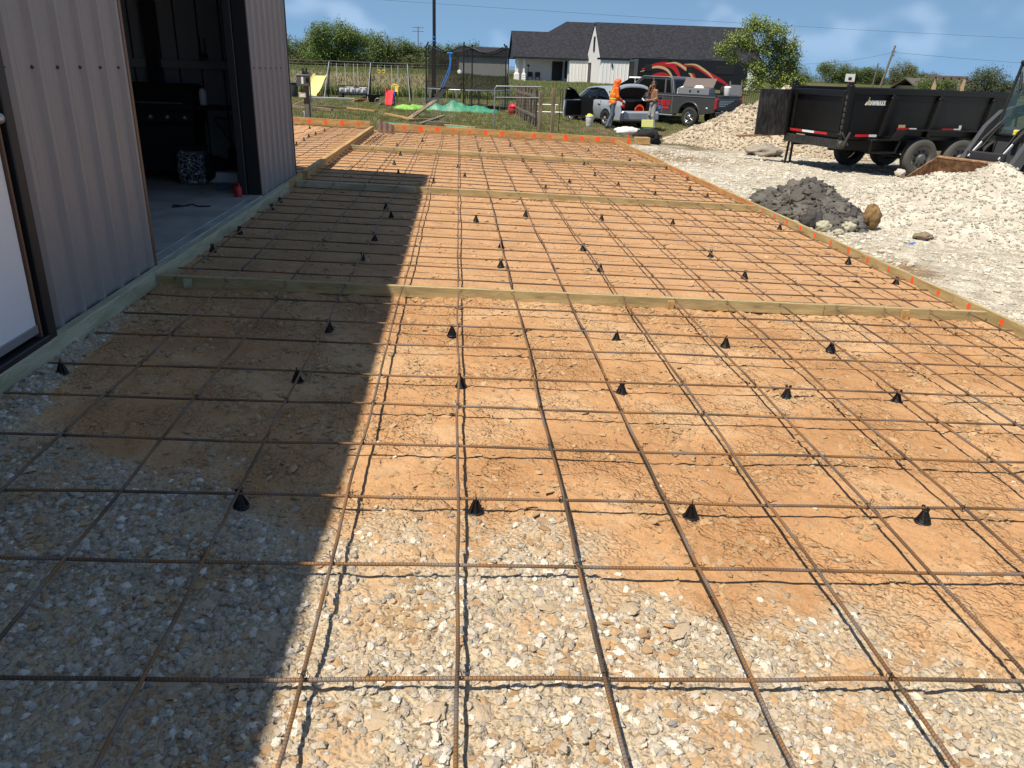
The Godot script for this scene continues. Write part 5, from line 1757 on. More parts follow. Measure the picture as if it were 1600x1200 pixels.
	b = MB.new(); b.tube([Vector3(0.26, 0.4, 0.1), Vector3(0.5, 0.62, 0.1), Vector3(0.5, 0.62, -0.1), Vector3(0.26, 0.4, -0.1)], 0.015, 6); part("handle", b, M.dark_steel, gc)
	# toddler slide
	var ts := thing("toddler_slide", "red toddler slide with a dark blue and yellow frame", "slide", G(-3.3, -39.8))
	b = MB.new()
	rows = []
	for i in 7:
		var t := i / 6.0
		var c := Vector3(0.02 - 0.05 * t, 0.62 * (1.0 - t) + 0.03, -0.3 + 0.75 * t)
		rows.append(PackedVector3Array([c + Vector3(-0.17, 0.06, 0), c + Vector3(-0.14, 0.0, 0), c + Vector3(0.14, 0.0, 0), c + Vector3(0.17, 0.06, 0), c + Vector3(0.17, -0.02, -0.03), c + Vector3(-0.17, -0.02, -0.03)]))
	b.grid(rows, true)
	part("chute", b, M.red_plastic, ts)
	for s in [-0.2, 0.2]:
		b = MB.new()
		b.prism(PackedVector2Array([Vector2(-0.42, 0), Vector2(0.1, 0), Vector2(-0.1, 0.8), Vector2(-0.3, 0.8)]), 0.05, Transform3D(Basis(Vector3.UP, -PI / 2), Vector3(s + 0.025, 0, -0.1)))
		part("side_panel", b, M.blue_plastic if s > 0 else M.red_plastic, ts)
	b = MB.new(); b.tube([Vector3(0.1, 0.8, -0.35), Vector3(0.16, 0.92, -0.35), Vector3(0.34, 0.9, -0.35), Vector3(0.38, 0.7, -0.35), Vector3(0.32, 0.1, -0.35)], 0.035, 7); part("handrail", b, M.yellow_plastic, ts)
	# trampoline
	var tr := thing("trampoline", "big round trampoline with a black net enclosure on six poles", "trampoline", G(0.44, -40.0))
	var R := 2.1
	b = MB.new()
	var rim := []
	for i in 33:
		var a := TAU * i / 32.0
		rim.append(Vector3(cos(a) * R, 0.84, sin(a) * R))
	b.tube(rim, 0.03, 6, false); part("rim", b, M.galvanised, tr)
	b = MB.new()
	for i in 32:
		var a0 := TAU * i / 32.0
		var a1 := TAU * (i + 1) / 32.0
		b.quad(Vector3(cos(a0) * R, 0.88, sin(a0) * R), Vector3(cos(a1) * R, 0.88, sin(a1) * R), Vector3(cos(a1) * (R - 0.28), 0.885, sin(a1) * (R - 0.28)), Vector3(cos(a0) * (R - 0.28), 0.885, sin(a0) * (R - 0.28)))
	part("spring_pad", b, M.grey_steel, tr)
	b = MB.new(); b.lathe(Transform3D(Basis(), Vector3(0, 0.86, 0)), [Vector2(0, 0), Vector2(R - 0.3, 0)], 32); part("mat", b, M.dark_cloth, tr)
	for i in 6:
		var a := deg_to_rad(96.0 + 60.0 * i)
		var p := Vector3(cos(a) * (R + 0.05), 0, sin(a) * (R + 0.05))
		b = MB.new(); b.tube([p, p + Vector3(0, 2.6, 0), p * 0.94 + Vector3(0, 2.86, 0)], 0.035, 7); part("pole", b, M.black_plastic, tr)
		for s in [-0.16, 0.16]:
			var q := Vector3(cos(a + s) * R, 0, sin(a + s) * R)
			b = MB.new(); b.tube([q + Vector3(0, 0.84, 0), q], 0.025, 6); part("leg", b, M.galvanised, tr)
	rows = []
	for j in 9:
		var row := PackedVector3Array()
		for i in 49:
			var a := TAU * (i % 48) / 48.0
			var k := absf(sin((a - deg_to_rad(96.0)) * 3.0))
			var t := j / 8.0
			var y := lerpf(0.88, 2.74 - 0.30 * k, t)
			var rr := lerpf(R - 0.05, R - 0.12 - 0.12 * k, t) - 0.10 * k * sin(PI * t)
			row.append(Vector3(cos(a) * rr, y, sin(a) * rr))
		rows.append(row)
	b = MB.new(); b.grid(rows); part("net", b, M.black_net, tr)
	b = MB.new()
	for s in 49:
		pass
	var toprow := []
	for p in rows[8]:
		toprow.append(p)
	b.tube(toprow, 0.025, 5, false); part("net_hem", b, M.black_plastic, tr)
	for k in 2:
		b = MB.new()
		for s in [0.0, 0.38]:
			b.tube([Vector3(0.1 + k * 0.42 + s, 0.82, 2.12), Vector3(0.06 + k * 0.42 + s * 0.94, 0.02, 2.3)], 0.022, 6)
		for y in [0.25, 0.5]:
			b.tube([Vector3(0.1 + k * 0.42, y, 2.24), Vector3(0.46 + k * 0.42, y, 2.24)], 0.018, 6)
		part("ladder", b, M.black_steel, tr)
	b = MB.new(); b.lathe(Transform3D(Basis(Vector3.RIGHT, PI / 2), Vector3(-0.42, 1.62, 2.08)), [Vector2(0, 0.012), Vector2(0.09, 0.012), Vector2(0.09, 0)], 14); part("white_disc", b, M.white_paint, tr)
	var tp := thing("dark_pole", "tall dark pole with blue straps rising beside the trampoline", "pole", G(-1.25, -42.6))
	b = MB.new(); b.tube([Vector3(0, -0.1, 0), Vector3(0.02, 6.6, 0)], 0.085, 10); part("pole", b, M.black_steel, tp)
	for y in [2.95, 3.12]:
		b = MB.new(); b.lathe(Transform3D(Basis(), Vector3(0, y, 0)), [Vector2(0.087, 0), Vector2(0.1, 0.01), Vector2(0.1, 0.06), Vector2(0.087, 0.07)], 12); part("strap", b, M.blue_plastic, tp)
	# blue pump with two hoses, hung on the net; black chute cloth running down from the rim
	var hs := thing("blue_hose", "blue tee-handled hose curving down the front of the trampoline net", "hose", Vector3(0, 0, 0))
	b = MB.new(); b.bx(Vector3(-0.40, 2.36, -37.5), Vector3(0.26, 0.10, 0.06), 0.02); b.bx(Vector3(-0.39, 2.22, -37.5), Vector3(0.08, 0.28, 0.05), 0.015); part("tee_handle", b, M.blue_plastic, hs)
	for s in [0.0, 0.09]:
		b = MB.new(); b.tube([Vector3(-0.38 + s * 0.4, 2.2, -37.5), Vector3(-0.41 + s * 0.5, 1.85, -37.45), Vector3(-0.55 + s, 1.45, -37.4), Vector3(-0.72 + s, 1.12, -37.35), Vector3(-0.80 + s, 0.93, -37.3)], 0.022, 6); part("hose", b, M.blue_plastic, hs)
	b = MB.new()
	rows = []
	for i in 15:
		var t := i / 14.0
		var c := Vector3(-0.55 - 0.72 * t, 0.92 - 0.60 * t - 0.25 * t * (1 - t), -37.4 + 0.9 * t)
		var w := 0.16 + 0.10 * t + 0.02 * sin(t * 19.0)
		rows.append(PackedVector3Array([c + Vector3(-w, 0.05, 0), c + Vector3(-w * 0.4, -0.03 + 0.02 * sin(t * 13.0), 0.05), c + Vector3(w * 0.3, -0.02 + 0.02 * cos(t * 17.0), 0.06), c + Vector3(w, 0.05, 0.0), c + Vector3(w * 0.2, 0.03, -0.05)]))
	b.grid(rows, true)
	solo("rolled_netting", b, M.dark_cloth, "roll of black netting sloping down from the trampoline rim", "netting")
	# tarps
	var hp := func(lb: String, x0: float, x1: float, z: float, hmax: float, c0: Color, c1: Color) -> void:
		var m := MB.new()
		var fn := nz(hash(lb) % 1000, 2.2, 3)
		var rr := []
		var cc := []
		for j in 19:
			var t := j / 18.0
			var row := PackedVector3Array()
			for i in 61:
				var s := i / 60.0
				var e := pow(sin(PI * s), 0.35) * sin(PI * t)
				var x := lerpf(x0, x1, s)
				var zz := z + (t - 0.5) * 0.9 * pow(sin(PI * clampf(s, 0.02, 0.98)), 0.3)
				var h := hmax * e * (0.66 + 0.45 * fn.get_noise_2d(x * 0.35, 3.0)) + 0.05 * e * fn.get_noise_2d(x * 0.9, zz * 0.9) + 0.025 * e * absf(fn.get_noise_2d(x * 2.4, zz * 2.4 + 40.0))
				row.append(G(x, zz, maxf(h, -0.03)))
				cc.append(c0.lerp(c1, clampf(0.5 + 0.9 * fn.get_noise_2d(x * 1.5, zz * 1.5 + 9.0), 0, 1)))
			rr.append(row)
		m.grid(rr)
		for i in cc.size():
			m.c[i] = cc[i]
		solo("tarp", m, M.painted, lb, "tarp")
	hp.call("lime green end of a rumpled tarp lying in the grass", -2.85, -1.25, -35.9, 0.30, Color(0.16, 0.42, 0.04), Color(0.30, 0.54, 0.13))
	hp.call("long rumpled teal green tarp lying before the trampoline", -1.35, 1.75, -36.0, 0.52, Color(0.03, 0.20, 0.12), Color(0.08, 0.33, 0.21))
	# lumber
	plank("long grey plank leaning up from the lumber pile toward the netting", "weathered_wood", G(-1.72, -28.3, 0.02), Vector3(-0.86, 0.62, -30.6), 0.19, 0.05)
	plank("tan board pair lying left of the leaning plank", "fresh_pine", G(-2.55, -28.6, 0.14), G(-1.45, -27.7, 0.04), 0.12, 0.06)
	plank("weathered plank rising to the right in front of the pile", "grey_wood", G(-1.25, -26.3, 0.02), G(-0.52, -28.0, 0.22), 0.14, 0.04)
	plank("reddish plank flat under the leaning plank", "weathered_wood", G(-1.7, -27.4, 0.05), G(-0.7, -28.3, 0.08), 0.16, 0.05)
	plank("dark plank shading the front of the lumber pile", "grey_wood", G(-0.95, -26.6, 0.05), G(-0.3, -26.7, 0.06), 0.22, 0.08)
	plank("pale straight board lying flat at the right of the pile", "fresh_pine", G(-0.45, -26.4, 0.03), G(0.55, -26.0, 0.03), 0.13, 0.04)
	plank("long brown board lying in the grass left of the meter post", "weathered_wood", G(-6.9, -30.8, 0.10), G(-4.6, -30.3, 0.08), 0.16, 0.09)
	plank("thin grey board lying behind the brown board", "grey_wood", G(-6.8, -33.4, 0.06), G(-3.9, -33.6, 0.06), 0.14, 0.05)
	plank("pale board lying in the grass right of the meter post", "fresh_pine", G(-4.35, -32.6, 0.07), G(-3.2, -31.9, 0.05), 0.14, 0.05)
	b = MB.new()
	for i in 5:
		b.bar(G(-6.2 + i * 0.02, -29.0, 0.02), G(-5.15, -29.5 - i * 0.4, 0.5 - i * 0.1) if i == 0 else G(-5.9 + 0.1 * i, -29.2, 0.02), 0.03, 0.03)
	solo("yellow_strap", b, M.tan, "thin yellow strip slanting across the grass by the brown board", "strip")
	b = MB.new()
	for i in 2:
		rows = []
		for j in 9:
			var row := PackedVector3Array()
			for k in 9:
				row.append(G(-2.35 + i * 1.95 + k * 0.10, -26.0 + j * 0.09 - i * 0.1, 0.02 + 0.05 * n_fine.get_noise_2d(k * 0.2 + i, j * 0.2)))
			rows.append(row)
		b.grid(rows)
	solo("plastic_sheet", b, M.teal, "scraps of teal plastic sheet under the lumber pile", "sheet")
	# roll of wire fence
	var wf := thing("wire_roll", "see-through coil of wire fencing lying over the lumber pile", "wire roll", G(-0.9, -29.4, 0.36), 0.2)
	b = MB.new()
	for i in 15:
		var rg := []
		for k in 15:
			var a := TAU * k / 14.0
			rg.append(Vector3(-0.75 + i * 0.107, sin(a) * 0.36, cos(a) * 0.42))
		b.tube(rg, 0.002, 4, false)
	for k in 18:
		var a := TAU * k / 18.0
		b.tube([Vector3(-0.75, sin(a) * 0.36, cos(a) * 0.42), Vector3(0.75, sin(a) * 0.36, cos(a) * 0.42)], 0.002, 4, false)
	part("wire_mesh", b, M.galvanised, wf).set_meta("kind", "stuff")
	# gate, pickets, posts
	var gt := thing("pipe_gate", "galvanised pipe gate with wire mesh beside two wooden posts", "gate", G(1.95, -27.4, 0.0))
	b = MB.new()
	b.tube([Vector3(-0.76, -0.02, 0), Vector3(-0.76, 1.22, 0), Vector3(-0.70, 1.30, 0), Vector3(0.78, 1.32, 0)], 0.024, 8)
	part("frame", b, M.galvanised, gt)
	for y in [0.95]:
		b = MB.new(); b.tube([Vector3(-0.76, y, 0), Vector3(0.78, y + 0.03, 0)], 0.018, 7); part("rail", b, M.galvanised, gt)
	b = MB.new()
	for i in 14:
		b.tube([Vector3(-0.70 + i * 0.108, 0.06, 0), Vector3(-0.70 + i * 0.108, 1.28, 0)], 0.0013, 4, false)
	for i in 11:
		b.tube([Vector3(-0.76, 0.12 + i * 0.11, 0), Vector3(0.78, 0.12 + i * 0.11, 0)], 0.0013, 4, false)
	part("wire_mesh", b, M.galvanised, gt).set_meta("kind", "stuff")
	var pf := thing("picket_fence", "short run of weathered grey-brown pickets seen end on behind the gate", "fence", G(2.62, -32.0))
	for i in 15:
		b = MB.new()
		var z := 3.6 - i * 0.5
		var hh := rng.randf_range(1.15, 1.30)
		b.box(Transform3D(Basis.from_euler(Vector3(rng.randf_range(-0.04, 0.04), 0.9, rng.randf_range(-0.03, 0.03))), Vector3(0.06 + rng.randf_range(-0.03, 0.03) - 0.012 * i, hh * 0.5, z)), Vector3(0.14, hh, 0.022), 0.003, Vector2(i * 0.31, 0))
		part("picket", b, M.weathered_wood if i % 3 else M.grey_wood, pf)
	for y in [0.35, 1.0]:
		b = MB.new(); b.bar(Vector3(0.02, y, 3.7), Vector3(-0.16, y, -3.6), 0.04, 0.09); part("rail", b, M.grey_wood, pf)
	for q in [[2.62, -26.3, 1.24, "squat brown gate post, the farther of the two"], [2.90, -25.2, 1.36, "tall brown gate post, the nearer of the two"]]:
		b = MB.new(); b.bx(Vector3(0, q[2] * 0.5 - 0.05, 0), Vector3(0.10, q[2] + 0.1, 0.10), 0.006)
		solo("gate_post", b, M.weathered_wood, q[3], "post", G(q[0], q[1]), 0.2, "gate posts")
	b = MB.new(); b.tube([Vector3(0, 0, 0), Vector3(0.02, 1.3, 0), Vector3(0.05, 1.36, 0), Vector3(0.09, 1.3, 0), Vector3(0.09, 0.6, 0)], 0.012, 5)
	solo("fence_rod", b, M.black_steel, "thin bent black rod standing right of the gate posts", "rod", G(3.35, -27.2))
	for q in [[2.6, 5.2, -33.6, 0.28, "nearer white plastic pipe rail low in the grass"], [2.7, 4.9, -40.5, 0.25, "farther white plastic pipe rail low in the grass"]]:
		var pr := thing("pipe_rail", q[4], "rail", G((q[0] + q[1]) * 0.5, q[2]))
		var L: float = q[1] - q[0]
		b = MB.new(); b.tube([Vector3(-L * 0.5, q[3], 0), Vector3(L * 0.5, q[3], 0)], 0.03, 7); part("rail", b, M.white_paint, pr)
		for s in [-0.45, 0.0, 0.45]:
			b = MB.new(); b.tube([Vector3(s * L, 0, 0), Vector3(s * L, q[3], 0)], 0.025, 6); part("post", b, M.white_paint, pr)
	# buckets and bits
	var bk := func(called: String, lb: String, at: Vector3, r: float, h: float, m: String, lid: String) -> Node3D:
		var o := thing(called, lb, "bucket", at)
		var s := MB.new(); s.lathe(Transform3D.IDENTITY, [Vector2(0, 0.01), Vector2(r * 0.86, 0.0), Vector2(r * 0.98, h * 0.9), Vector2(r * 1.04, h * 0.9), Vector2(r * 1.04, h), Vector2(r * 0.95, h), Vector2(r * 0.84, 0.03), Vector2(0, 0.03)], 18); part("pail", s, M[m], o)
		s = MB.new()
		var arc := []
		for i in 9:
			var a := PI * i / 8.0
			arc.append(Vector3(cos(a) * r * 1.05, h * 0.85 - sin(a) * h * 0.28, sin(a) * r * 0.4 + r * 0.7))
		s.tube(arc, 0.005, 5); part("handle", s, M.grey_steel, o)
		if lid != "":
			s = MB.new(); s.ball(Vector3(0, h, 0), Vector3(r * 0.8, 0.07, r * 0.7), 5, 0.5, 6, 9); part("rag", s, M[lid], o)
		return o
	bk.call("white_bucket", "white five-gallon bucket topped with yellow rags in front of the silver car", G(4.98, -30.9), 0.155, 0.37, "white_paint", "hi_vis")
	bk.call("red_tub", "red plastic tub in the grass beside the pickets", G(2.38, -35.6), 0.24, 0.36, "red_plastic", "red_plastic")
	# bags and boxes by the back corner of the forms
	b = MB.new(); b.ball(Vector3(0, 0.16, 0), Vector3(0.40, 0.24, 0.28), 21, 0.7, 9, 14)
	solo("black_bag", b, M.dark_cloth, "slumped black bag behind the right back corner of the forms", "bag", G(5.75, -24.5))
	b = MB.new(); b.ball(Vector3(0, 0.1, 0), Vector3(0.42, 0.15, 0.22), 22, 0.5, 8, 14)
	solo("white_sack", b, M.white_paint, "crumpled white sack lying on bare ground before the workers", "sack", G(5.78, -27.7))
	b = MB.new(); b.bx(Vector3(0, 0.1, 0), Vector3(0.42, 0.2, 0.3), 0.006)
	solo("plywood_box", b, M.fresh_pine, "small plywood box at the outer side of the back right corner", "box", G(5.42, -23.7), 0.1)
	var cb := thing("tool_case", "dark green case with its pale yellow lid raised, near the shirtless worker", "case", G(6.62, -28.2))
	b = MB.new(); b.bx(Vector3(0, 0.11, 0), Vector3(0.36, 0.22, 0.24), 0.015); part("case", b, M.dark_green, cb)
	b = MB.new(); b.box(Transform3D(Basis(Vector3.RIGHT, -0.2), Vector3(0, 0.36, -0.1)), Vector3(0.42, 0.26, 0.05), 0.012); part("lid", b, M.pale_yellow, cb)
	# backboard far behind the trailer
	var bb := thing("basketball_hoop", "white basketball backboard on a pole far behind the trailer", "basketball hoop", G(45.8, -95.0))
	b = MB.new(); b.tube([Vector3(0, -0.2, -0.3), Vector3(0, 1.2, -0.3), Vector3(0, 1.5, -0.05)], 0.07, 7); part("pole", b, M.grey_steel, bb)
	b = MB.new(); b.bx(Vector3(0, 1.6, 0), Vector3(1.15, 0.85, 0.05)); var bd := part("board", b, M.white_paint, bb)
	b = MB.new(); b.bx(Vector3(0, 1.5, 0.03), Vector3(0.42, 0.32, 0.012)); part("target_square", b, M.dark_steel, bd)
	b = MB.new()
	var hr := []
	for i in 11:
		hr.append(Vector3(0.22 * cos(TAU * i / 10.0), 1.3, 0.3 + 0.22 * sin(TAU * i / 10.0)))
	b.tube(hr, 0.015, 5, false); part("ring", b, M.orange_paint, bb)
	# easel-like folding chair and stool behind the pickup
	var fc := thing("folding_frame", "grey folding frame with a pale panel standing behind the pickup bed", "frame", G(14.25, -42.0))
	for s in [-0.32, 0.32]:
		b = MB.new(); b.bar(Vector3(s, 0, 0.25), Vector3(s * 0.95, 1.62, 0), 0.06, 0.05); part("leg", b, M.grey_wood, fc)
		b = MB.new(); b.bar(Vector3(s * 1.2, 0, -0.5), Vector3(s * 0.9, 1.3, 0), 0.05, 0.04); part("leg", b, M.white_paint, fc)
	b = MB.new(); b.bx(Vector3(0, 1.2, 0.06), Vector3(0.62, 0.5, 0.03)); part("panel", b, M.grey_steel, fc)
	b = MB.new(); b.bx(Vector3(0, 0.6, 0.12), Vector3(0.6, 0.05, 0.2)); part("shelf", b, M.white_paint, fc)
	# dark iron fence behind the yard tree
	var inf := thing("iron_fence", "low dark iron fence behind the yard tree", "fence", G(17.5, -52.0))
	b = MB.new()
	for i in 26:
		b.tube([Vector3(i * 0.14, 0, 0), Vector3(i * 0.14, 1.0, 0)], 0.012, 4)
	part("pickets", b, M.black_steel, inf).set_meta("kind", "stuff")
	for y in [0.15, 0.9]:
		b = MB.new(); b.bx(Vector3(1.75, y, 0), Vector3(3.6, 0.04, 0.03)); part("rail", b, M.black_steel, inf)
	# small rubbish on the limestone
	b = MB.new(); b.box(Transform3D(Basis.from_euler(Vector3(0.1, 0.4, 0.15)), Vector3(0, 0.015, 0)), Vector3(0.10, 0.02, 0.035), 0.006)
	solo("blue_wrapper", b, M.blue_plastic, "small blue wrapper lying on the limestone right of the forms", "wrapper", G(5.85, -9.6) + Vector3(0, open_h(5.85, -9.6), 0))

# ---------------------------------------------------------------- heaps and rocks
func mound(called: String, label: String, ctr: Vector3, rx: float, rz: float, h: float, amp: float, c0: Color, c1: Color, stones: int, s0: float, s1: float, seed_: int, sharp := 1.25, bumps: Array = []) -> Node3D:
	var t := thing(called, label, "heap", ctr)
	var fn := nz(seed_, 1.0, 4)
	var f2 := nz(seed_ + 1, 5.0, 2)
	var hf := func(x: float, z: float) -> float:
		var ang := atan2(z / rz, x / rx)
		var rr := Vector2(x / rx, z / rz).length() * (1.0 + 0.16 * fn.get_noise_2d(cos(ang) * 1.2, sin(ang) * 1.2))
		var y: float = h * pow(clampf(1.0 - rr, 0.0, 1.0), sharp) * (1.0 + 0.25 * fn.get_noise_2d(x, z))
		for q in bumps:
			y = maxf(y, q[3] * pow(clampf(1.0 - Vector2((x - q[0]) / q[2], (z - q[1]) / q[2]).length(), 0, 1), 1.1))
		y += amp * (fn.get_noise_2d(x * 1.6, z * 1.6) + 0.5 * f2.get_noise_2d(x, z)) * clampf((1.05 - rr) * 3.0, 0, 1)
		return y - 0.05 * clampf(rr * 4.0 - 3.0, 0.0, 3.0)
	var b := MB.new()
	var rows := []
	var nx := int(clampf(rx * 2.3 / 0.045, 30, 130))
	var nzz := int(clampf(rz * 2.3 / 0.045, 30, 130))
	var cc := PackedColorArray()
	for j in nzz + 1:
		var row := PackedVector3Array()
		for i in nx + 1:
			var x := lerpf(-rx * 1.15, rx * 1.15, float(i) / nx)
			var z := lerpf(-rz * 1.15, rz * 1.15, float(j) / nzz)
			row.append(Vector3(x, hf.call(x, z) + gy(ctr.x + x, ctr.z + z) - ctr.y, z))
			cc.append(c0.lerp(c1, clampf(0.5 + 0.8 * fn.get_noise_2d(x * 2.0, z * 2.0) + 0.4 * f2.get_noise_2d(x, z), 0, 1)))
		rows.append(row)
	b.grid(rows)
	b.c = cc
	part("mound", b, M.soil, t)
	var r := RandomNumberGenerator.new()
	r.seed = seed_
	for v in 2:
		var xf := []
		var cs := []
		while xf.size() < stones / 2:
			var a := r.randf() * TAU
			var q := sqrt(r.randf()) * 1.05
			var x := cos(a) * q * rx
			var z := sin(a) * q * rz
			var s := lerpf(s0, s1, pow(r.randf(), 3.0))
			var tt := Transform3D(Basis.from_euler(Vector3(r.randf_range(-0.8, 0.8), r.randf() * TAU, r.randf_range(-0.8, 0.8))), Vector3(x, hf.call(x, z) + gy(ctr.x + x, ctr.z + z) - ctr.y + s * 0.1, z))
			tt.basis = tt.basis.scaled_local(Vector3(s * r.randf_range(0.8, 1.5), s * r.randf_range(0.6, 1.0), s * r.randf_range(0.8, 1.2)))
			xf.append(tt)
			cs.append(c0.lerp(c1, r.randf()) * r.randf_range(0.85, 1.15))
		scatter("stones", stone_mesh(seed_ + v * 3, 4, 6, 0.75), xf, cs, "", "", t)
	return t

func rock(label: String, at: Vector3, rad: Vector3, seed_: int, col: Color, cat := "rock") -> void:
	var b := MB.new()
	b.col = col
	b.ball(Vector3(0, rad.y * 0.75, 0), rad, seed_, 0.30, 16, 22)
	var fn := nz(seed_, 12.0 / maxf(rad.x, 0.1) * 0.14, 4)
	for i in b.v.size():
		b.v[i] += b.n[i] * fn.get_noise_3dv(b.v[i]) * rad.x * 0.26
		b.c[i] = col * (1.0 + 0.5 * fn.get_noise_3dv(b.v[i] * 2.0))
	b.renormal()
	solo("boulder", b, M.soil, label, cat, at)

func build_heaps() -> void:
	var l0 := Color(0.41, 0.375, 0.315)
	var l1 := Color(0.60, 0.565, 0.49)
	mound("limestone_heap", "heap of white crushed limestone in front of the loader bucket", G(8.3, -12.0), 2.75, 3.0, 0.87, 0.055, l0, l1, 21000, 0.012, 0.065, 611, 1.15, [[1.7, -0.2, 1.5, 0.42]])
	mound("limestone_heap", "tall tan limestone heap between the pickup and the dump trailer", G(10.4, -25.6), 3.9, 3.0, 1.78, 0.10, Color(0.34, 0.275, 0.195), Color(0.55, 0.485, 0.385), 22000, 0.014, 0.11, 631, 1.05)
	var ch := mound("clay_heap", "heap of dark grey clay clods beside the right form board", G(5.36, -11.75), 0.70, 1.5, 0.50, 0.07, Color(0.06, 0.056, 0.052), Color(0.11, 0.104, 0.096), 900, 0.03, 0.10, 651, 1.0)
	var r := RandomNumberGenerator.new()
	r.seed = 5
	for v in 3:   # the bigger clods
		var xf := []
		var cs := []
		for i in 75:
			var a := r.randf() * TAU
			var q := sqrt(r.randf()) * 0.95
			var p := Vector3(cos(a) * q * 0.62, 0, sin(a) * q * 1.36)
			var s := r.randf_range(0.09, 0.27)
			p.y = 0.44 * (1.0 - q) + s * 0.10 - SX * p.x
			xf.append(Transform3D(Basis.from_euler(Vector3(r.randf() * 3, r.randf() * 6, r.randf() * 3)).scaled(Vector3(s * 1.3, s * 0.9, s)), p))
			cs.append(Color(0.06, 0.056, 0.051).lerp(Color(0.16, 0.15, 0.135), r.randf()))
		var cl := MB.new()
		cl.ball(Vector3.ZERO, Vector3(0.5, 0.45, 0.42), 70 + v, 0.9, 12, 16)
		var fn := nz(80 + v, 3.2, 5)
		for i in cl.v.size():
			cl.v[i] += cl.v[i].normalized() * fn.get_noise_3dv(cl.v[i]) * 0.34
		cl.renormal()
		scatter("clods", cl.mesh(M.soil), xf, cs, "", "", ch)
	for q in [[4.95, -10.25, 0.11, "pale lime lump at the near foot of the clay heap"], [5.35, -10.35, 0.10, "greyish pale lump right of the first lime lump"], [5.02, -9.95, 0.07, "small pale lump closest to the form board"], [5.55, -10.7, 0.09, "pale lump between the clay heap and the brown rock"]]:
		rock(q[3], G(q[0], q[1]), Vector3(q[2], q[2] * 0.7, q[2] * 0.8), int(q[0] * 100), Color(0.40, 0.38, 0.29))
	rock("dark clay lump rolled to the near foot of the heap", G(4.88, -10.5), Vector3(0.14, 0.13, 0.12), 91, Color(0.06, 0.058, 0.055))
	rock("upright brown clay boulder between the clay and limestone heaps", G(5.86, -10.75), Vector3(0.125, 0.175, 0.115), 92, Color(0.22, 0.135, 0.06))
	rock("small flat brown stone in front of the limestone heap", G(6.22, -10.0), Vector3(0.13, 0.05, 0.09), 93, Color(0.22, 0.17, 0.12))
	rock("white stone wedged against the trailer's near tyre", G(10.55, -18.45), Vector3(0.13, 0.10, 0.11), 94, Color(0.5, 0.47, 0.42))
	rock("flat grey slab of rock at the foot of the tall tan heap", G(8.6, -22.2), Vector3(0.5, 0.16, 0.3), 95, Color(0.30, 0.27, 0.23))

# ---------------------------------------------------------------- vehicles
# side = +1: the outer face looks along local +z
func wheel(t: Node, at: Vector3, r: float, w: float, side: float, rim: Material, spokes := 0, called := "wheel", tyre: Material = null) -> void:
	var xf := Transform3D(Basis(Vector3.RIGHT, PI / 2 * side), at)
	var b := MB.new()
	var rr := r * 0.60
	b.lathe(xf, [Vector2(rr, -w), Vector2(r * 0.90, -w), Vector2(r * 0.985, -w * 0.86), Vector2(r, -w * 0.7), Vector2(r, -w * 0.3), Vector2(r * 0.985, -w * 0.14), Vector2(r * 0.93, -0.012), Vector2(r * 0.80, 0.0), Vector2(r * 0.66, -0.006), Vector2(rr, -0.02)], 30)
	for k in 4:   # tread ribs
		b.lathe(xf, [Vector2(r * 0.995, -w * (0.32 + 0.11 * k)), Vector2(r * 1.012, -w * (0.33 + 0.11 * k)), Vector2(r * 1.012, -w * (0.39 + 0.11 * k)), Vector2(r * 0.995, -w * (0.40 + 0.11 * k))], 30)
	var ty := part(called, b, tyre if tyre else M.rubber, t)
	b = MB.new()
	b.lathe(xf, [Vector2(rr, -0.015), Vector2(rr * 0.94, -0.012), Vector2(rr * 0.88, -0.05), Vector2(rr * 0.80, -0.07), Vector2(rr * 0.36, -0.05), Vector2(rr * 0.34, 0.0), Vector2(rr * 0.30, 0.02), Vector2(0, 0.022)], 24)
	for k in spokes:
		var a := TAU * k / spokes
		b.box(xf * Transform3D(Basis(Vector3.UP, a), Vector3.ZERO) * Transform3D(Basis(), Vector3(rr * 0.56, -0.035, 0)), Vector3(rr * 0.76, 0.035, rr * 0.20), 0.01)
	part("rim", b, rim, ty)
	b = MB.new()
	for k in 8:
		var a := TAU * (k + 0.5) / 8.0
		var p := Vector3(cos(a) * rr * 0.60, -0.052, sin(a) * rr * 0.60)
		b.lathe(xf * Transform3D(Basis(), p), [Vector2(rr * 0.13, -0.004), Vector2(rr * 0.13, 0.0), Vector2(0, 0.001)], 8)
	part("rim_hole", b, M.black_steel, ty).set_meta("kind", "stuff")

func words(t: Node, s: String, at: Vector3, turn: float, hgt: float, wid: float, m: Material, called := "lettering", bold := true) -> void:
	var tm := TextMesh.new()
	var f := SystemFont.new()
	f.font_names = PackedStringArray(["Droid Sans"])
	f.font_weight = 700 if bold else 400
	tm.font = f
	tm.text = s
	tm.font_size = 48
	tm.pixel_size = 0.01
	tm.depth = 0.006
	tm.curve_step = 2.0
	tm.material = m
	var box := tm.get_aabb().size
	var o := MeshInstance3D.new()
	o.name = called
	o.mesh = tm
	t.add_child(o, true)
	o.position = at
	o.rotation.y = turn
	o.scale = Vector3(wid / maxf(box.x, 0.01), hgt / maxf(box.y, 0.01), 1.0)

func side_prism(poly: Array, z0: float, z1: float) -> MB:
	var b := MB.new()
	b.prism(PackedVector2Array(poly), z1 - z0, Transform3D(Basis(), Vector3(0, 0, z0)))
	return b

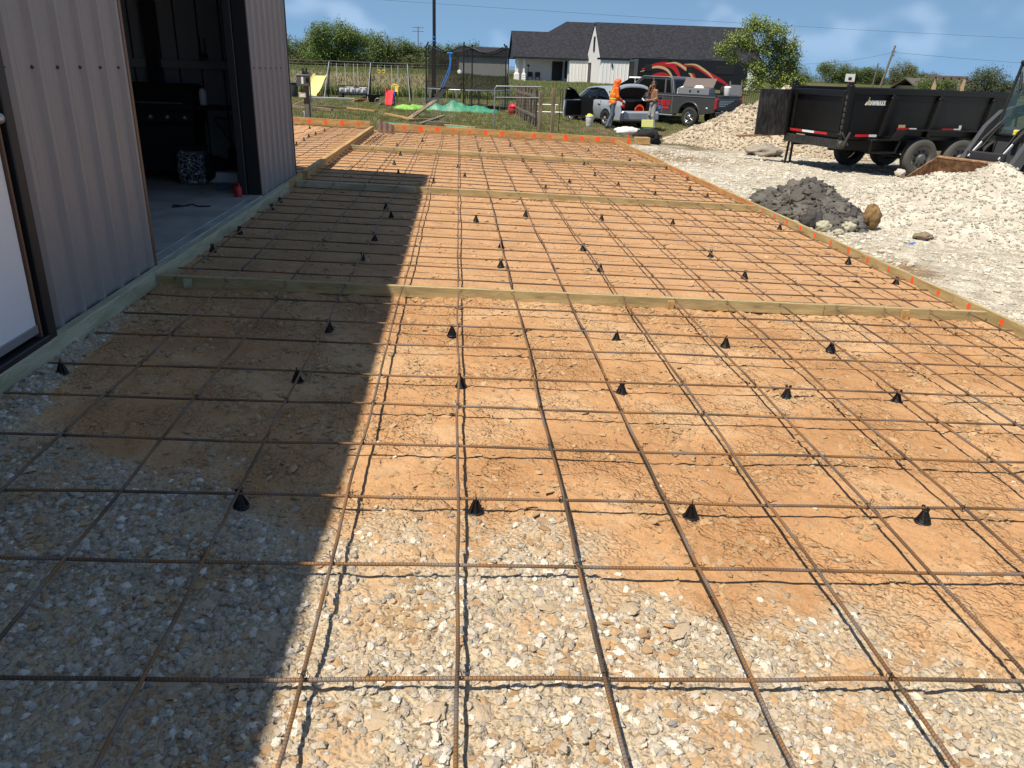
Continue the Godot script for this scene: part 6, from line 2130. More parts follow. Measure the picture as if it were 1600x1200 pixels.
# one body ring per station: rounded section, symmetric about z = w/2
func body_loft(st: Array, w: float) -> MB:
	var b := MB.new()
	var rows := []
	for s in st:   # x, y low, y belt, y top, half width low, half belt, half top
		var row := PackedVector3Array()
		var x: float = s[0]
		var half := [[0.0, s[1]], [s[4] * 0.92, s[1]], [s[4], s[1] + 0.05], [s[5], lerpf(s[1], s[2], 0.55)], [s[5] * 0.985, s[2]], [s[6] + 0.03, lerpf(s[2], s[3], 0.86)], [s[6] * 0.86, s[3]], [0.0, s[3] + 0.02]]
		for p in half:
			row.append(Vector3(x, p[1], w * 0.5 - p[0]))
		for k in range(half.size() - 2, 0, -1):
			row.append(Vector3(x, half[k][1], w * 0.5 + half[k][0]))
		rows.append(row)
	b.grid(rows, true)
	for e in [0, rows.size() - 1]:
		var r: PackedVector3Array = rows[e]
		for k in range(1, r.size() - 1):
			b.tri(r[0], r[k], r[k + 1])
	return b

func build_trailer() -> void:
	var t := thing("dump_trailer", "black dump trailer with slanted ribs, its far rear door swung open", "trailer", Vector3(11.1, -0.38, -18.6), deg_to_rad(12.0))
	var bk: Material = M.trailer_black
	var b := MB.new()
	var z0 := -0.30
	var z1 := -2.45
	var xr := -2.12
	var xf := 2.75
	for z in [z0 - 0.03, z1 + 0.03]:
		b = MB.new(); b.bx(Vector3((xr + xf) * 0.5, 1.40, z), Vector3(xf - xr, 1.06, 0.04)); part("side_panel", b, bk, t)
		b = MB.new(); b.bx(Vector3((xr + xf) * 0.5, 1.92, z), Vector3(xf - xr + 0.04, 0.14, 0.13), 0.012); part("top_rail", b, bk, t)
	b = MB.new(); b.bx(Vector3(xf - 0.03, 1.40, (z0 + z1) * 0.5), Vector3(0.05, 1.1, z0 - z1 - 0.1)); part("front_panel", b, bk, t)
	b = MB.new(); b.bx(Vector3((xr + xf) * 0.5, 0.88, (z0 + z1) * 0.5), Vector3(xf - xr, 0.05, z0 - z1)); part("bed_floor", b, bk, t)
	b = MB.new(); b.bx(Vector3((xr + xf) * 0.5, 0.90, z0 + 0.012), Vector3(xf - xr, 0.07, 0.06), 0.008); part("bottom_rail", b, bk, t)
	for x in [-1.12, 0.23, 1.82]:
		b = MB.new(); b.bar(Vector3(x, 0.92, z0 + 0.03), Vector3(x + 0.20, 1.86, z0 + 0.03), 0.10, 0.10, 0.01, Vector3.BACK); part("rib", b, bk, t)
		b = MB.new(); b.bar(Vector3(x + 0.12, 1.78, z0 + 0.02), Vector3(x + 0.34, 1.78, z0 + 0.02), 0.05, 0.12, 0.01, Vector3.BACK); part("gusset", b, bk, t)
	for z in [z0, z1]:
		b = MB.new(); b.bx(Vector3(xr, 1.42, z), Vector3(0.13, 1.24, 0.13), 0.012); part("corner_post", b, bk, t)
		b = MB.new(); b.bx(Vector3(xr - 0.01, 2.06, z), Vector3(0.1, 0.10, 0.09), 0.01); part("post_cap", b, bk, t)
	# rear face: framed panel
	b = MB.new(); b.bx(Vector3(xr + 0.02, 1.38, (z0 + z1) * 0.5), Vector3(0.04, 1.0, z0 - z1 - 0.16)); part("rear_panel", b, bk, t)
	for q in [[1.86, 0.14], [0.93, 0.10]]:
		b = MB.new(); b.bx(Vector3(xr - 0.02, q[0], (z0 + z1) * 0.5), Vector3(0.09, q[1], z0 - z1 - 0.16), 0.01); part("rear_rail", b, bk, t)
	for z in [z0 - 0.14, z1 + 0.18]:
		b = MB.new(); b.bx(Vector3(xr - 0.025, 1.40, z), Vector3(0.08, 0.8, 0.10), 0.01); part("rear_stile", b, bk, t)
	# hinge barrels and latch on the near post
	b = MB.new()
	for i in 7:
		b.lathe(Transform3D(Basis(), Vector3(xr - 0.08, 0.95 + 0.13 * i, z0 + 0.02)), [Vector2(0.0, 0), Vector2(0.028, 0), Vector2(0.028, 0.09), Vector2(0, 0.09)], 8)
	part("hinge", b, M.worn_steel, t)
	b = MB.new()
	b.lathe(Transform3D(Basis(Vector3.RIGHT, PI / 2), Vector3(xr - 0.03, 0.74, z0 + 0.05)), [Vector2(0.0, 0.05), Vector2(0.09, 0.05), Vector2(0.1, 0.0), Vector2(0.1, -0.05)], 14)
	b.bar(Vector3(xr - 0.02, 0.7, z0 + 0.10), Vector3(xr + 0.12, 1.02, z0 + 0.10), 0.04, 0.05, 0.008)
	b.bar(Vector3(xr + 0.12, 0.72, z0 + 0.10), Vector3(xr - 0.08, 1.0, z0 + 0.08), 0.03, 0.04, 0.008)
	part("latch", b, M.worn_steel, t)
	# open door on the far post, seen flat on
	b = MB.new(); b.bx(Vector3(xr - 0.56, 1.34, z1 + 0.05), Vector3(0.90, 1.10, 0.05), 0.008); var dr := part("open_door", b, M.worn_black, t)
	dr.set_meta("label", "scuffed open rear door of the trailer")
	b = MB.new(); b.bx(Vector3(xr - 0.13, 1.34, z1 + 0.07), Vector3(0.07, 1.12, 0.09), 0.008); part("door_stile", b, bk, dr)
	# chassis
	for z in [-0.62, -2.1]:
		b = MB.new(); b.bx(Vector3(0.5, 0.70, z), Vector3(5.4, 0.24, 0.10), 0.008); part("chassis_rail", b, bk, t)
	b = MB.new(); b.bx(Vector3(xr - 0.04, 0.74, (z0 + z1) * 0.5), Vector3(0.14, 0.20, z0 - z1), 0.01); part("rear_bumper", b, M.dusty_black, t)
	for x in [0.0, 1.15]:
		b = MB.new(); b.tube([Vector3(x, 0.42, -0.2), Vector3(x, 0.42, -2.6)], 0.05, 8); part("axle", b, M.dusty_black, t)
	# fender over both wheels, with a step at its rear end
	for zz in [[-0.30, 0.03], [-2.78, -2.45]]:
		b = MB.new()
		var pts := [Vector2(-1.54, 0.86), Vector2(-0.80, 0.87), Vector2(-0.60, 1.075), Vector2(-0.50, 1.09), Vector2(1.60, 1.09), Vector2(1.72, 1.05), Vector2(1.80, 0.66)]
		for i in pts.size() - 1:
			var a: Vector2 = pts[i]
			var q: Vector2 = pts[i + 1]
			var nn := (q - a).orthogonal().normalized() * 0.012
			b.prism(PackedVector2Array([a - nn, q - nn, q + nn, a + nn]), zz[1] - zz[0], Transform3D(Basis(), Vector3(0, 0, zz[0])))
		b.bar(Vector3(-1.53, 0.86, zz[1] - 0.03), Vector3(-1.53, 0.58, zz[1] - 0.03), 0.05, 0.05, 0.006, Vector3.RIGHT)
		b.bar(Vector3(-1.53, 0.59, zz[1] - 0.03), Vector3(-0.80, 0.59, zz[1] - 0.03), 0.05, 0.04, 0.006)
		b.bar(Vector3(-0.82, 0.60, zz[1] - 0.03), Vector3(-0.74, 0.86, zz[1] - 0.03), 0.05, 0.04, 0.006, Vector3.RIGHT)
		part("fender", b, bk, t)
	for x in [0.0, 1.15]:
		wheel(t, Vector3(x, 0.455, 0.0), 0.455, 0.26, 1.0, M.worn_rim, 0, "wheel", M.dusty_rubber)
		wheel(t, Vector3(x, 0.455, -2.75), 0.455, 0.26, -1.0, M.worn_rim, 0, "wheel", M.dusty_rubber)
	b = MB.new()
	for s in [[-2.06, 0.0], [-1.95, 0.04]]:
		b.bar(Vector3(s[0], 0.7, -2.42), Vector3(s[0] + s[1] - 0.05, -0.02, -2.42), 0.05, 0.05, 0.006, Vector3.RIGHT)
	part("jack_leg", b, M.black_steel, t)
	# reflective tape: red and white pieces
	var tape := func(x: float, y: float, z: float, L: float, m: String, rear: bool) -> void:
		var s := MB.new()
		if rear:
			s.bx(Vector3(x, y, z), Vector3(0.006, 0.05, L))
		else:
			s.bx(Vector3(x, y, z), Vector3(L, 0.055, 0.006))
		part("reflector_tape", s, M[m], t)
	for k in 3:
		tape.call(xr - 0.068, 0.945, z1 + 0.42 + 0.5 * k, 0.48, ["tape_red", "white_paint", "tape_red"][k], true)
	tape.call(-1.62, 0.945, z0 + 0.046, 0.38, "tape_red", false)
	tape.call(-1.32, 0.945, z0 + 0.046, 0.21, "white_paint", false)
	tape.call(-0.45, 1.10, z0 - 0.006, 0.34, "tape_red", false)
	tape.call(-0.17, 1.10, z0 - 0.006, 0.21, "white_paint", false)
	tape.call(0.86, 1.10, z0 - 0.006, 0.34, "tape_red", false)
	tape.call(1.13, 1.10, z0 - 0.006, 0.21, "white_paint", false)
	b = MB.new(); b.bx(Vector3(-0.50, 1.165, z0 - 0.006), Vector3(0.19, 0.065, 0.006)); part("sticker", b, M.tan, t)
	b = MB.new(); b.bx(Vector3(1.21, 1.165, z0 - 0.006), Vector3(0.07, 0.08, 0.006)); part("sticker", b, M.white_paint, t)
	# the maker's lettering with its split triangle
	words(t, "RawMaxx".to_upper(), Vector3(-1.33, 1.67, z0 - 0.006), 0.0, 0.11, 0.47, M.white_paint)
	b = MB.new()
	b.prism(PackedVector2Array([Vector2(-1.60, 1.62), Vector2(-1.535, 1.62), Vector2(-1.545, 1.79), Vector2(-1.575, 1.80)]), 0.006, Transform3D(Basis(), Vector3(0, 0, z0 - 0.008)))
	part("emblem", b, M.rv_tan, t)
	b = MB.new()
	b.prism(PackedVector2Array([Vector2(-1.66, 1.62), Vector2(-1.61, 1.62), Vector2(-1.605, 1.70)]), 0.006, Transform3D(Basis(), Vector3(0, 0, z0 - 0.008)))
	part("emblem", b, M.white_paint, t)
	b = MB.new()
	b.bar(Vector3(-0.8, 0, 0), Vector3(0.75, 0.10, -0.1), 0.22, 0.05, 0.005)
	solo("ramp_board", b, M.rust_wood, "rust-brown board sticking out from the rear of the trailer over the tan heap", "board", Vector3(8.05, 0.34, -20.7))

func build_loader() -> void:
	# seen end on behind the limestone heap: bucket, tilt cylinders, lift arms, glazed cab
	var t := thing("skid_steer_loader", "grey skid-steer loader with a rusty bucket at the right edge", "loader", Vector3(9.31, -0.33, -15.27), deg_to_rad(-70.0))
	var ru: Material = M.rust_steel
	var b: MB
	var hw := 0.80
	b = MB.new(); b.bx(Vector3(0, 0.04, -0.45), Vector3(hw * 2, 0.025, 1.1)); part("bucket_floor", b, ru, t)
	b = MB.new(); b.box(Transform3D(Basis(Vector3.RIGHT, 0.22), Vector3(0, 0.33, -1.22)), Vector3(hw * 2, 0.62, 0.03), 0.004); part("bucket_back", b, ru, t)
	b = MB.new(); b.bx(Vector3(0, 0.645, -1.20), Vector3(hw * 2 + 0.02, 0.045, 0.14), 0.01); part("bucket_lip", b, M.rust_wood, t)
	for s in [-1.0, 1.0]:
		b = MB.new()
		b.prism(PackedVector2Array([Vector2(-0.02, 0.02), Vector2(0.05, 0.1), Vector2(1.24, 0.68), Vector2(1.32, 0.62), Vector2(1.16, 0.02)]), 0.03, Transform3D(Basis(Vector3.UP, PI / 2), Vector3(s * hw - 0.015, 0, 0)))
		part("bucket_side", b, ru, t)
	b = MB.new(); b.bx(Vector3(0, 0.03, 0.03), Vector3(hw * 2, 0.03, 0.16), 0.004); part("cutting_edge", b, M.rust_wood, t)
	var up := Node3D.new()
	up.name = "machine"
	t.add_child(up)
	up.position = Vector3(0.10, 0.05, -0.30)
	up.scale = Vector3(0.70, 1.16, 1.0)
	for s in [-1.0, 1.0]:
		# tilt cylinder
		b = MB.new(); b.tube([Vector3(0.48 * s, 0.55, -1.05), Vector3(0.48 * s, 0.88, -1.45)], 0.04, 10); part("cylinder_rod", b, M.galvanised, up)
		b = MB.new(); b.tube([Vector3(0.48 * s, 0.80, -1.36), Vector3(0.48 * s, 1.22, -1.95)], 0.07, 10); part("tilt_cylinder", b, M.black_steel, up)
		# hydraulic hose loop
		b = MB.new(); b.tube([Vector3(0.38 * s, 1.2, -1.9), Vector3(0.34 * s, 1.0, -1.55), Vector3(0.36 * s, 0.75, -1.3), Vector3(0.42 * s, 0.65, -1.15)], 0.022, 7); part("hose", b, M.black_plastic, up)
		# lift arm: wide grey plate dropping to the bucket
		b = MB.new()
		b.prism(PackedVector2Array([Vector2(1.02, 0.12), Vector2(1.20, 0.12), Vector2(1.60, 0.72), Vector2(2.05, 1.12), Vector2(3.4, 1.42), Vector2(3.4, 1.58), Vector2(2.0, 1.34), Vector2(1.62, 1.08), Vector2(1.02, 0.36)]), 0.14, Transform3D(Basis(Vector3.UP, PI / 2), Vector3(s * 0.78 - 0.07, 0, 0)))
		var arm := part("lift_arm", b, M.loader_grey, up)
		b = MB.new()   # chevron decal
		b.prism(PackedVector2Array([Vector2(0.05, 0.0), Vector2(0.18, 0.0), Vector2(0.07, 0.34)]), 0.006, Transform3D(Basis(Vector3.UP, 0.0), Vector3(s * 0.80, 0.70, -1.58)))
		part("chevron", b, M.black_steel, arm)
		# wheels
		for z in [-1.95, -3.05]:
			b = MB.new()
			b.lathe(Transform3D(Basis(Vector3.FORWARD, PI / 2), Vector3(s * 0.74, 0.40, z)), [Vector2(0.2, -0.14), Vector2(0.36, -0.14), Vector2(0.40, -0.10), Vector2(0.40, 0.10), Vector2(0.36, 0.14), Vector2(0.2, 0.14), Vector2(0.0, 0.08)], 22)
			part("wheel", b, M.rubber, up)
	b = MB.new(); b.bx(Vector3(0, 0.42, -1.12), Vector3(1.2, 0.5, 0.10), 0.02); part("coupler", b, M.dark_steel, up)
	b = MB.new(); b.bx(Vector3(0, 0.70, -2.7), Vector3(1.05, 0.75, 1.9), 0.04); part("body", b, M.loader_grey, up)
	b = MB.new(); b.bx(Vector3(0, 1.15, -3.5), Vector3(1.3, 0.75, 0.7), 0.06); part("engine_hood", b, M.black_steel, up)
	b = MB.new(); b.bx(Vector3(0.26, 1.0, -1.6), Vector3(0.12, 0.1, 0.12), 0.02); part("yellow_guard", b, M.yellow_plastic, up)
	# cab frame and panes
	b = MB.new()
	var fr := [Vector3(-0.50, 0.95, -1.72), Vector3(0.50, 0.95, -1.72), Vector3(0.46, 2.12, -1.98), Vector3(-0.46, 2.12, -1.98)]
	for i in 4:
		b.tube([fr[i], fr[(i + 1) % 4]], 0.035, 8)
	for s in [-1.0, 1.0]:
		b.tube([Vector3(0.46 * s, 2.12, -1.98), Vector3(0.48 * s, 2.1, -3.0), Vector3(0.5 * s, 1.0, -3.15)], 0.045, 8)
	b.bx(Vector3(0, 2.14, -2.5), Vector3(1.02, 0.07, 1.15), 0.03)
	part("cab_frame", b, M.black_steel, up)
	b = MB.new(); b.quad(fr[0] + Vector3(0.02, 0.02, 0), fr[1] + Vector3(-0.02, 0.02, 0), fr[2] - Vector3(0.02, 0.02, 0), fr[3] - Vector3(-0.02, 0.02, 0)); part("windscreen", b, M.cab_glass, up)
	for s in [-1.0, 1.0]:
		b = MB.new(); b.quad(Vector3(0.49 * s, 1.0, -1.8), Vector3(0.49 * s, 1.0, -3.1), Vector3(0.47 * s, 2.08, -2.98), Vector3(0.465 * s, 2.08, -2.02)); part("side_window", b, M.cab_glass, up)
	b = MB.new(); b.bx(Vector3(0, 1.15, -2.75), Vector3(0.5, 0.12, 0.5), 0.04); b.bx(Vector3(0, 1.5, -2.95), Vector3(0.5, 0.65, 0.12), 0.05); part("seat", b, M.dark_cloth, up)
	b = MB.new(); b.tube([Vector3(-0.30, 0.95, -2.1), Vector3(-0.30, 1.3, -2.05), Vector3(0.30, 1.3, -2.05), Vector3(0.30, 0.95, -2.1)], 0.03, 7); part("lap_bar", b, M.black_steel, up)
	b = MB.new(); b.tube([Vector3(-0.2, 1.7, -1.86), Vector3(-0.38, 1.98, -1.93)], 0.03, 6); part("wiper", b, M.black_steel, up)
	for q in up.get_children():
		up.remove_child(q)
		q.transform = up.transform * q.transform
		t.add_child(q, true)
	up.free()

func build_car() -> void:
	var t := thing("silver_sedan", "silver sedan with its trunk and driver's door standing open", "car", Vector3(6.08, -0.18, -30.6), deg_to_rad(112.0))
	var w := 1.76
	var pa: Material = M.silver_paint
	var b := MB.new()
	# front and middle of the body
	part("body", body_loft([[0.95, 0.30, 0.93, 0.98, 0.80, 0.88, 0.72], [1.4, 0.24, 0.94, 0.98, 0.80, 0.88, 0.70], [2.6, 0.22, 0.92, 0.96, 0.80, 0.885, 0.70], [3.3, 0.22, 0.90, 0.96, 0.80, 0.885, 0.72], [4.0, 0.24, 0.82, 0.88, 0.80, 0.87, 0.66], [4.4, 0.28, 0.66, 0.72, 0.72, 0.78, 0.55], [4.52, 0.32, 0.56, 0.60, 0.55, 0.62, 0.4]], w), pa, t)
	# roof and pillars; dark glass between
	part("cabin", body_loft([[0.95, 0.90, 0.97, 1.0, 0.74, 0.74, 0.66], [1.55, 0.90, 1.20, 1.36, 0.74, 0.70, 0.56], [2.1, 0.90, 1.25, 1.43, 0.74, 0.70, 0.55], [2.7, 0.90, 1.24, 1.41, 0.74, 0.70, 0.54], [3.45, 0.90, 0.96, 0.99, 0.74, 0.72, 0.62]], w), M.car_glass, t)
	b = MB.new()
	var rows := []
	for q in [[1.35, 1.29, 0.57], [1.6, 1.40, 0.57], [2.1, 1.46, 0.57], [2.6, 1.445, 0.56], [2.85, 1.37, 0.56]]:
		rows.append(PackedVector3Array([Vector3(q[0], q[1] - 0.05, w * 0.5 - q[2] - 0.05), Vector3(q[0], q[1], w * 0.5 - q[2]), Vector3(q[0], q[1] + 0.025, w * 0.5), Vector3(q[0], q[1], w * 0.5 + q[2]), Vector3(q[0], q[1] - 0.05, w * 0.5 + q[2] + 0.05)]))
	b.grid(rows)
	part("roof", b, pa, t)
	for s in [0.0, 1.0]:
		var z := func(i: float) -> float: return i if s == 0.0 else w - i
		b = MB.new()
		b.tube([Vector3(0.85, 0.96, z.call(0.12)), Vector3(1.25, 1.24, z.call(0.20)), Vector3(1.6, 1.38, z.call(0.27)), Vector3(2.2, 1.42, z.call(0.28)), Vector3(2.85, 1.36, z.call(0.27)), Vector3(3.5, 0.97, z.call(0.15))], 0.04, 7); part("pillar", b, pa, t)
		b = MB.new(); b.bar(Vector3(2.0, 0.95, z.call(0.13)), Vector3(1.95, 1.40, z.call(0.25)), 0.05, 0.07); part("door_pillar", b, M.black_steel, t)
	# quarter panels, bumper, dark open trunk
	for s in [0.0, 1.0]:
		b = MB.new()
		var z := 0.0 if s == 0.0 else w - 0.20
		rows = []
		for q in [[0.02, 0.05], [0.10, 0.02], [0.5, 0.005], [1.0, 0.0]]:
			var o: float = q[1]
			var zz := [o, o, o + 0.03, 0.20]
			var row := PackedVector3Array()
			for k in 4:
				row.append(Vector3(q[0], [0.30, 0.75, 0.93, 0.97][k], zz[k] if s == 0.0 else w - zz[k]))
			rows.append(row)
		b.grid(rows); part("quarter_panel", b, pa, t)
		b = MB.new(); b.bx(Vector3(0.03, 0.80, z + 0.10), Vector3(0.10, 0.12, 0.16), 0.03); part("tail_lamp", b, M.red_paint, t)
	b = MB.new(); b.bx(Vector3(0.0, 0.45, w * 0.5), Vector3(0.26, 0.36, w - 0.06), 0.07); part("bumper", b, pa, t)
	b = MB.new(); b.bx(Vector3(0.10, 0.25, w * 0.5), Vector3(0.3, 0.14, w - 0.3), 0.04); part("valance", b, M.black_plastic, t)
	b = MB.new()
	b.bx(Vector3(0.55, 0.50, w * 0.5), Vector3(0.9, 0.03, w - 0.4)); b.bx(Vector3(0.93, 0.75, w * 0.5), Vector3(0.04, 0.5, w - 0.4)); b.bx(Vector3(0.5, 0.72, 0.20), Vector3(0.85, 0.48, 0.02)); b.bx(Vector3(0.5, 0.72, w - 0.20), Vector3(0.85, 0.48, 0.02))
	part("trunk_well", b, M.black_plastic, t)
	b = MB.new()   # lid, hinged at its front edge and swung up
	rows = []
	for i in 7:
		var u := i / 6.0
		var row := PackedVector3Array()
		for k in 7:
			var s := k / 6.0
			row.append(Vector3(0.98 - 0.42 * u - 0.12 * sin(u * PI), 1.03 + 0.56 * u - 0.07 * pow(absf(s - 0.5) * 2.0, 3.0) * (0.4 + u), lerpf(0.22, w - 0.22, s)))
		rows.append(row)
	for i in 2:
		var row := PackedVector3Array()
		for k in 7:
			var s := k / 6.0
			row.append(Vector3(0.50 - 0.02 * i, 1.60 - 0.07 * (i + 1) - 0.08 * pow(absf(s - 0.5) * 2.0, 3.0), lerpf(0.24, w - 0.24, s)))
		rows.append(row)
	b.grid(rows); var lid := part("trunk_lid", b, M.silver_paint, t)
	b = MB.new()
	rows = []
	for i in 5:
		var u := i / 4.0
		var row := PackedVector3Array()
		for k in 7:
			var s := k / 6.0
			row.append(Vector3(0.86 - 0.38 * u, 1.03 + 0.46 * u - 0.07 * pow(absf(s - 0.5) * 2.0, 3.0) * (0.4 + u), lerpf(0.28, w - 0.28, s)))
		rows.append(row)
	b.grid(rows); part("lid_lining", b, M.dark_cloth, lid)
	b = MB.new(); b.ball(Vector3(0.80, 0.98, w * 0.5), Vector3(0.12, 0.09, 0.66), 2, 0.0, 8, 14); part("rear_shelf", b, M.charcoal_paint, t)
	# openings and the swung driver's door
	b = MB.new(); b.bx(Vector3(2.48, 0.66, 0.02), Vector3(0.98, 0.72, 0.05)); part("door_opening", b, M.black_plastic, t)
	var hx := Transform3D(Basis(Vector3.UP, deg_to_rad(-68.0)), Vector3(2.98, 0, 0.0))
	var dp := PackedVector2Array([Vector2(0, 0.28), Vector2(-1.05, 0.28), Vector2(-1.08, 0.55), Vector2(-1.02, 0.93), Vector2(0.06, 0.90), Vector2(0.06, 0.5)])
	b = MB.new(); b.prism(dp, 0.07, hx * Transform3D(Basis(), Vector3(0, 0, -0.05))); var dd := part("driver_door", b, pa, t)
	b = MB.new(); b.prism(PackedVector2Array([Vector2(-0.05, 0.33), Vector2(-0.98, 0.33), Vector2(-1.0, 0.58), Vector2(-0.96, 0.88), Vector2(0.0, 0.86)]), 0.03, hx * Transform3D(Basis(), Vector3(0, 0, 0.022))); part("door_lining", b, M.black_plastic, dd)
	b = MB.new(); b.tube([hx * Vector3(0.04, 0.90, 0), hx * Vector3(-0.42, 1.26, 0), hx * Vector3(-0.72, 1.36, 0), hx * Vector3(-0.98, 1.34, 0), hx * Vector3(-1.02, 0.92, 0)], 0.03, 6); part("door_frame", b, M.black_steel, dd)
	b = MB.new(); b.prism(PackedVector2Array([Vector2(0.0, 0.92), Vector2(-0.42, 1.24), Vector2(-0.72, 1.33), Vector2(-0.96, 1.31), Vector2(-1.0, 0.92)]), 0.008, hx); part("door_window", b, M.car_glass, dd)
	b = MB.new(); b.bx(Vector3(3.02, 1.0, -0.14), Vector3(0.12, 0.13, 0.2), 0.04); part("door_mirror", b, pa, t)
	b = MB.new(); b.bx(Vector3(1.55, 0.82, -0.012), Vector3(0.2, 0.035, 0.03), 0.01); b.bx(Vector3(1.46, 0.66, 0.0), Vector3(0.015, 0.7, 0.008)); part("rear_door_handle", b, M.grey_steel, t)
	for x in [1.05, 3.70]:
		for s in [0.0, 1.0]:
			var z := 0.0 if s == 0.0 else w
			b = MB.new()   # dark arch
			var arc := PackedVector2Array()
			for k in 11:
				var a := PI * k / 10.0
				arc.append(Vector2(x + 0.37 * cos(a), 0.30 + 0.37 * sin(a)))
			b.prism(arc, 0.2, Transform3D(Basis(), Vector3(0, 0, -0.006 if s == 0.0 else w - 0.194))); part("wheel_arch", b, M.black_plastic, t)
			wheel(t, Vector3(x, 0.315, -0.015 if s == 0.0 else w + 0.015), 0.315, 0.2, -1.0 if s == 0.0 else 1.0, M.grey_steel, 7)
	# orange tub lying in the trunk
	var ob := thing("orange_bucket", "orange bucket lying on its side in the silver car's open trunk", "bucket", Vector3(6.95, 0.47, -31.25), 0.0)
	b = MB.new()
	b.lathe(Transform3D(Basis(Vector3.RIGHT, PI / 2), Vector3.ZERO), [Vector2(0.0, -0.30), Vector2(0.13, -0.30), Vector2(0.155, 0.0), Vector2(0.17, 0.02), Vector2(0.15, 0.03), Vector2(0.12, -0.26), Vector2(0, -0.27)], 18)
	part("pail", b, M.hi_orange, ob)
	b = MB.new()
	var arc2 := []
	for i in 9:
		arc2.append(Vector3(cos(PI * i / 8.0) * 0.165, sin(PI * i / 8.0) * 0.2, 0.02))
	b.tube(arc2, 0.008, 5); part("handle", b, M.orange_paint, ob)

func build_truck() -> void:
	var t := thing("pickup_truck", "charcoal crew-cab pickup with an open toolbox over its bed", "pickup truck", Vector3(10.30, -0.22, -32.6), deg_to_rad(130.0))
	var w := 2.0
	var pa: Material = M.charcoal_paint
	var b: MB
	var arch := func(x: float, r: float, y0: float) -> Array:
		var out := []
		for k in 9:
			var a := PI * (8 - k) / 8.0
			out.append(Vector2(x - r * cos(PI - a) * -1.0, y0 + r * sin(a)))
		return out
	var poly := [Vector2(0.0, 0.62)]
	for k in 9:
		var a := PI - PI * k / 8.0
		poly.append(Vector2(1.2 + 0.50 * cos(a), 0.50 + 0.46 * sin(a)))
	poly.append(Vector2(2.0, 0.48)); poly.append(Vector2(4.30, 0.48))
	for k in 9:
		var a := PI - PI * k / 8.0
		poly.append(Vector2(4.95 + 0.50 * cos(a), 0.50 + 0.46 * sin(a)))
	poly.append_array([Vector2(5.95, 0.55), Vector2(6.05, 0.95), Vector2(5.9, 1.22), Vector2(4.6, 1.28), Vector2(2.08, 1.28), Vector2(0.0, 1.26)])
	part("body_side", side_prism(poly, 0.0, 0.09), pa, t)
	part("body_side", side_prism(poly, w - 0.09, w), pa, t)
	b = MB.new(); b.bx(Vector3(5.2, 1.22, w * 0.5), Vector3(1.5, 0.08, w - 0.2), 0.03); part("hood", b, pa, t)
	b = MB.new(); b.bx(Vector3(5.98, 0.85, w * 0.5), Vector3(0.12, 0.7, w - 0.2), 0.03); part("front_end", b, M.dark_steel, t)
	b = MB.new(); b.bx(Vector3(1.0, 0.72, w * 0.5), Vector3(2.0, 0.06, w - 0.2)); b.bx(Vector3(2.04, 0.98, w * 0.5), Vector3(0.05, 0.55, w - 0.2)); b.bx(Vector3(3.2, 0.52, w * 0.5), Vector3(2.4, 0.08, w - 0.2)); part("bed", b, M.black_steel, t)
	for z in [-0.012, w + 0.012]:
		b = MB.new(); b.bx(Vector3(2.4, 1.20, z), Vector3(4.8, 0.022, 0.012)); part("side_trim", b, M.grey_steel, t)
		for x in [1.2, 4.95]:
			b = MB.new()   # flared arch lip
			var pts := []
			for k in 13:
				var a := PI * k / 12.0
				pts.append(Vector3(x + 0.52 * cos(a), 0.50 + 0.48 * sin(a), z))
			b.tube(pts, 0.035, 6); part("arch_flare", b, pa, t)
	for x in [1.2, 4.95]:
		wheel(t, Vector3(x, 0.39, 0.02), 0.39, 0.25, -1.0, M.chrome, 5)
		wheel(t, Vector3(x, 0.39, w - 0.02), 0.39, 0.25, 1.0, M.chrome, 5)
	# cab: roof on light-edged pillars, dark glass
	var cp := [Vector2(2.10, 1.28), Vector2(2.24, 1.84), Vector2(2.40, 1.91), Vector2(3.75, 1.92), Vector2(3.95, 1.86), Vector2(4.70, 1.28)]
	part("cab", side_prism(cp, 0.13, w - 0.13), pa, t)
	for z in [0.122, w - 0.122]:
		for q in [[Vector2(2.28, 1.31), Vector2(2.38, 1.80), Vector2(2.52, 1.80), Vector2(2.52, 1.31)], [Vector2(2.62, 1.31), Vector2(2.64, 1.81), Vector2(3.16, 1.82), Vector2(3.22, 1.31)], [Vector2(3.32, 1.31), Vector2(3.26, 1.82), Vector2(3.74, 1.82), Vector2(4.40, 1.31)]]:
			b = MB.new()
			b.prism(PackedVector2Array(q), 0.012, Transform3D(Basis(), Vector3(0, 0, z - 0.006))); part("window", b, M.car_glass, t)
		for q in [[Vector3(2.18, 1.28, z), Vector3(2.32, 1.88, z)], [Vector3(2.57, 1.28, z), Vector3(2.58, 1.86, z)], [Vector3(3.27, 1.28, z), Vector3(3.21, 1.88, z)]]:
			b = MB.new(); b.bar(q[0], q[1], 0.02, 0.02); part("window_trim", b, M.grey_steel, t)
		b = MB.new(); b.tube([Vector3(2.10, 1.29, z), Vector3(2.24, 1.85, z), Vector3(2.42, 1.91, z), Vector3(3.75, 1.92, z), Vector3(4.70, 1.29, z)], 0.018, 5); part("roof_trim", b, M.grey_steel, t)
	b = MB.new(); b.box(Transform3D(Basis(Vector3.BACK, -0.24), Vector3(2.155, 1.58, w * 0.5)), Vector3(0.012, 0.44, 1.4)); part("rear_window", b, M.car_glass, t)
	for x in [2.08, 2.57, 3.45]:
		b = MB.new(); b.bx(Vector3(x, 0.86, -0.002), Vector3(0.016, 0.74, 0.008)); part("panel_gap", b, M.grey_steel, t)
	for x in [2.68, 3.55]:
		b = MB.new(); b.bx(Vector3(x, 1.08, -0.014), Vector3(0.20, 0.05, 0.03), 0.01); part("door_handle", b, M.black_steel, t)
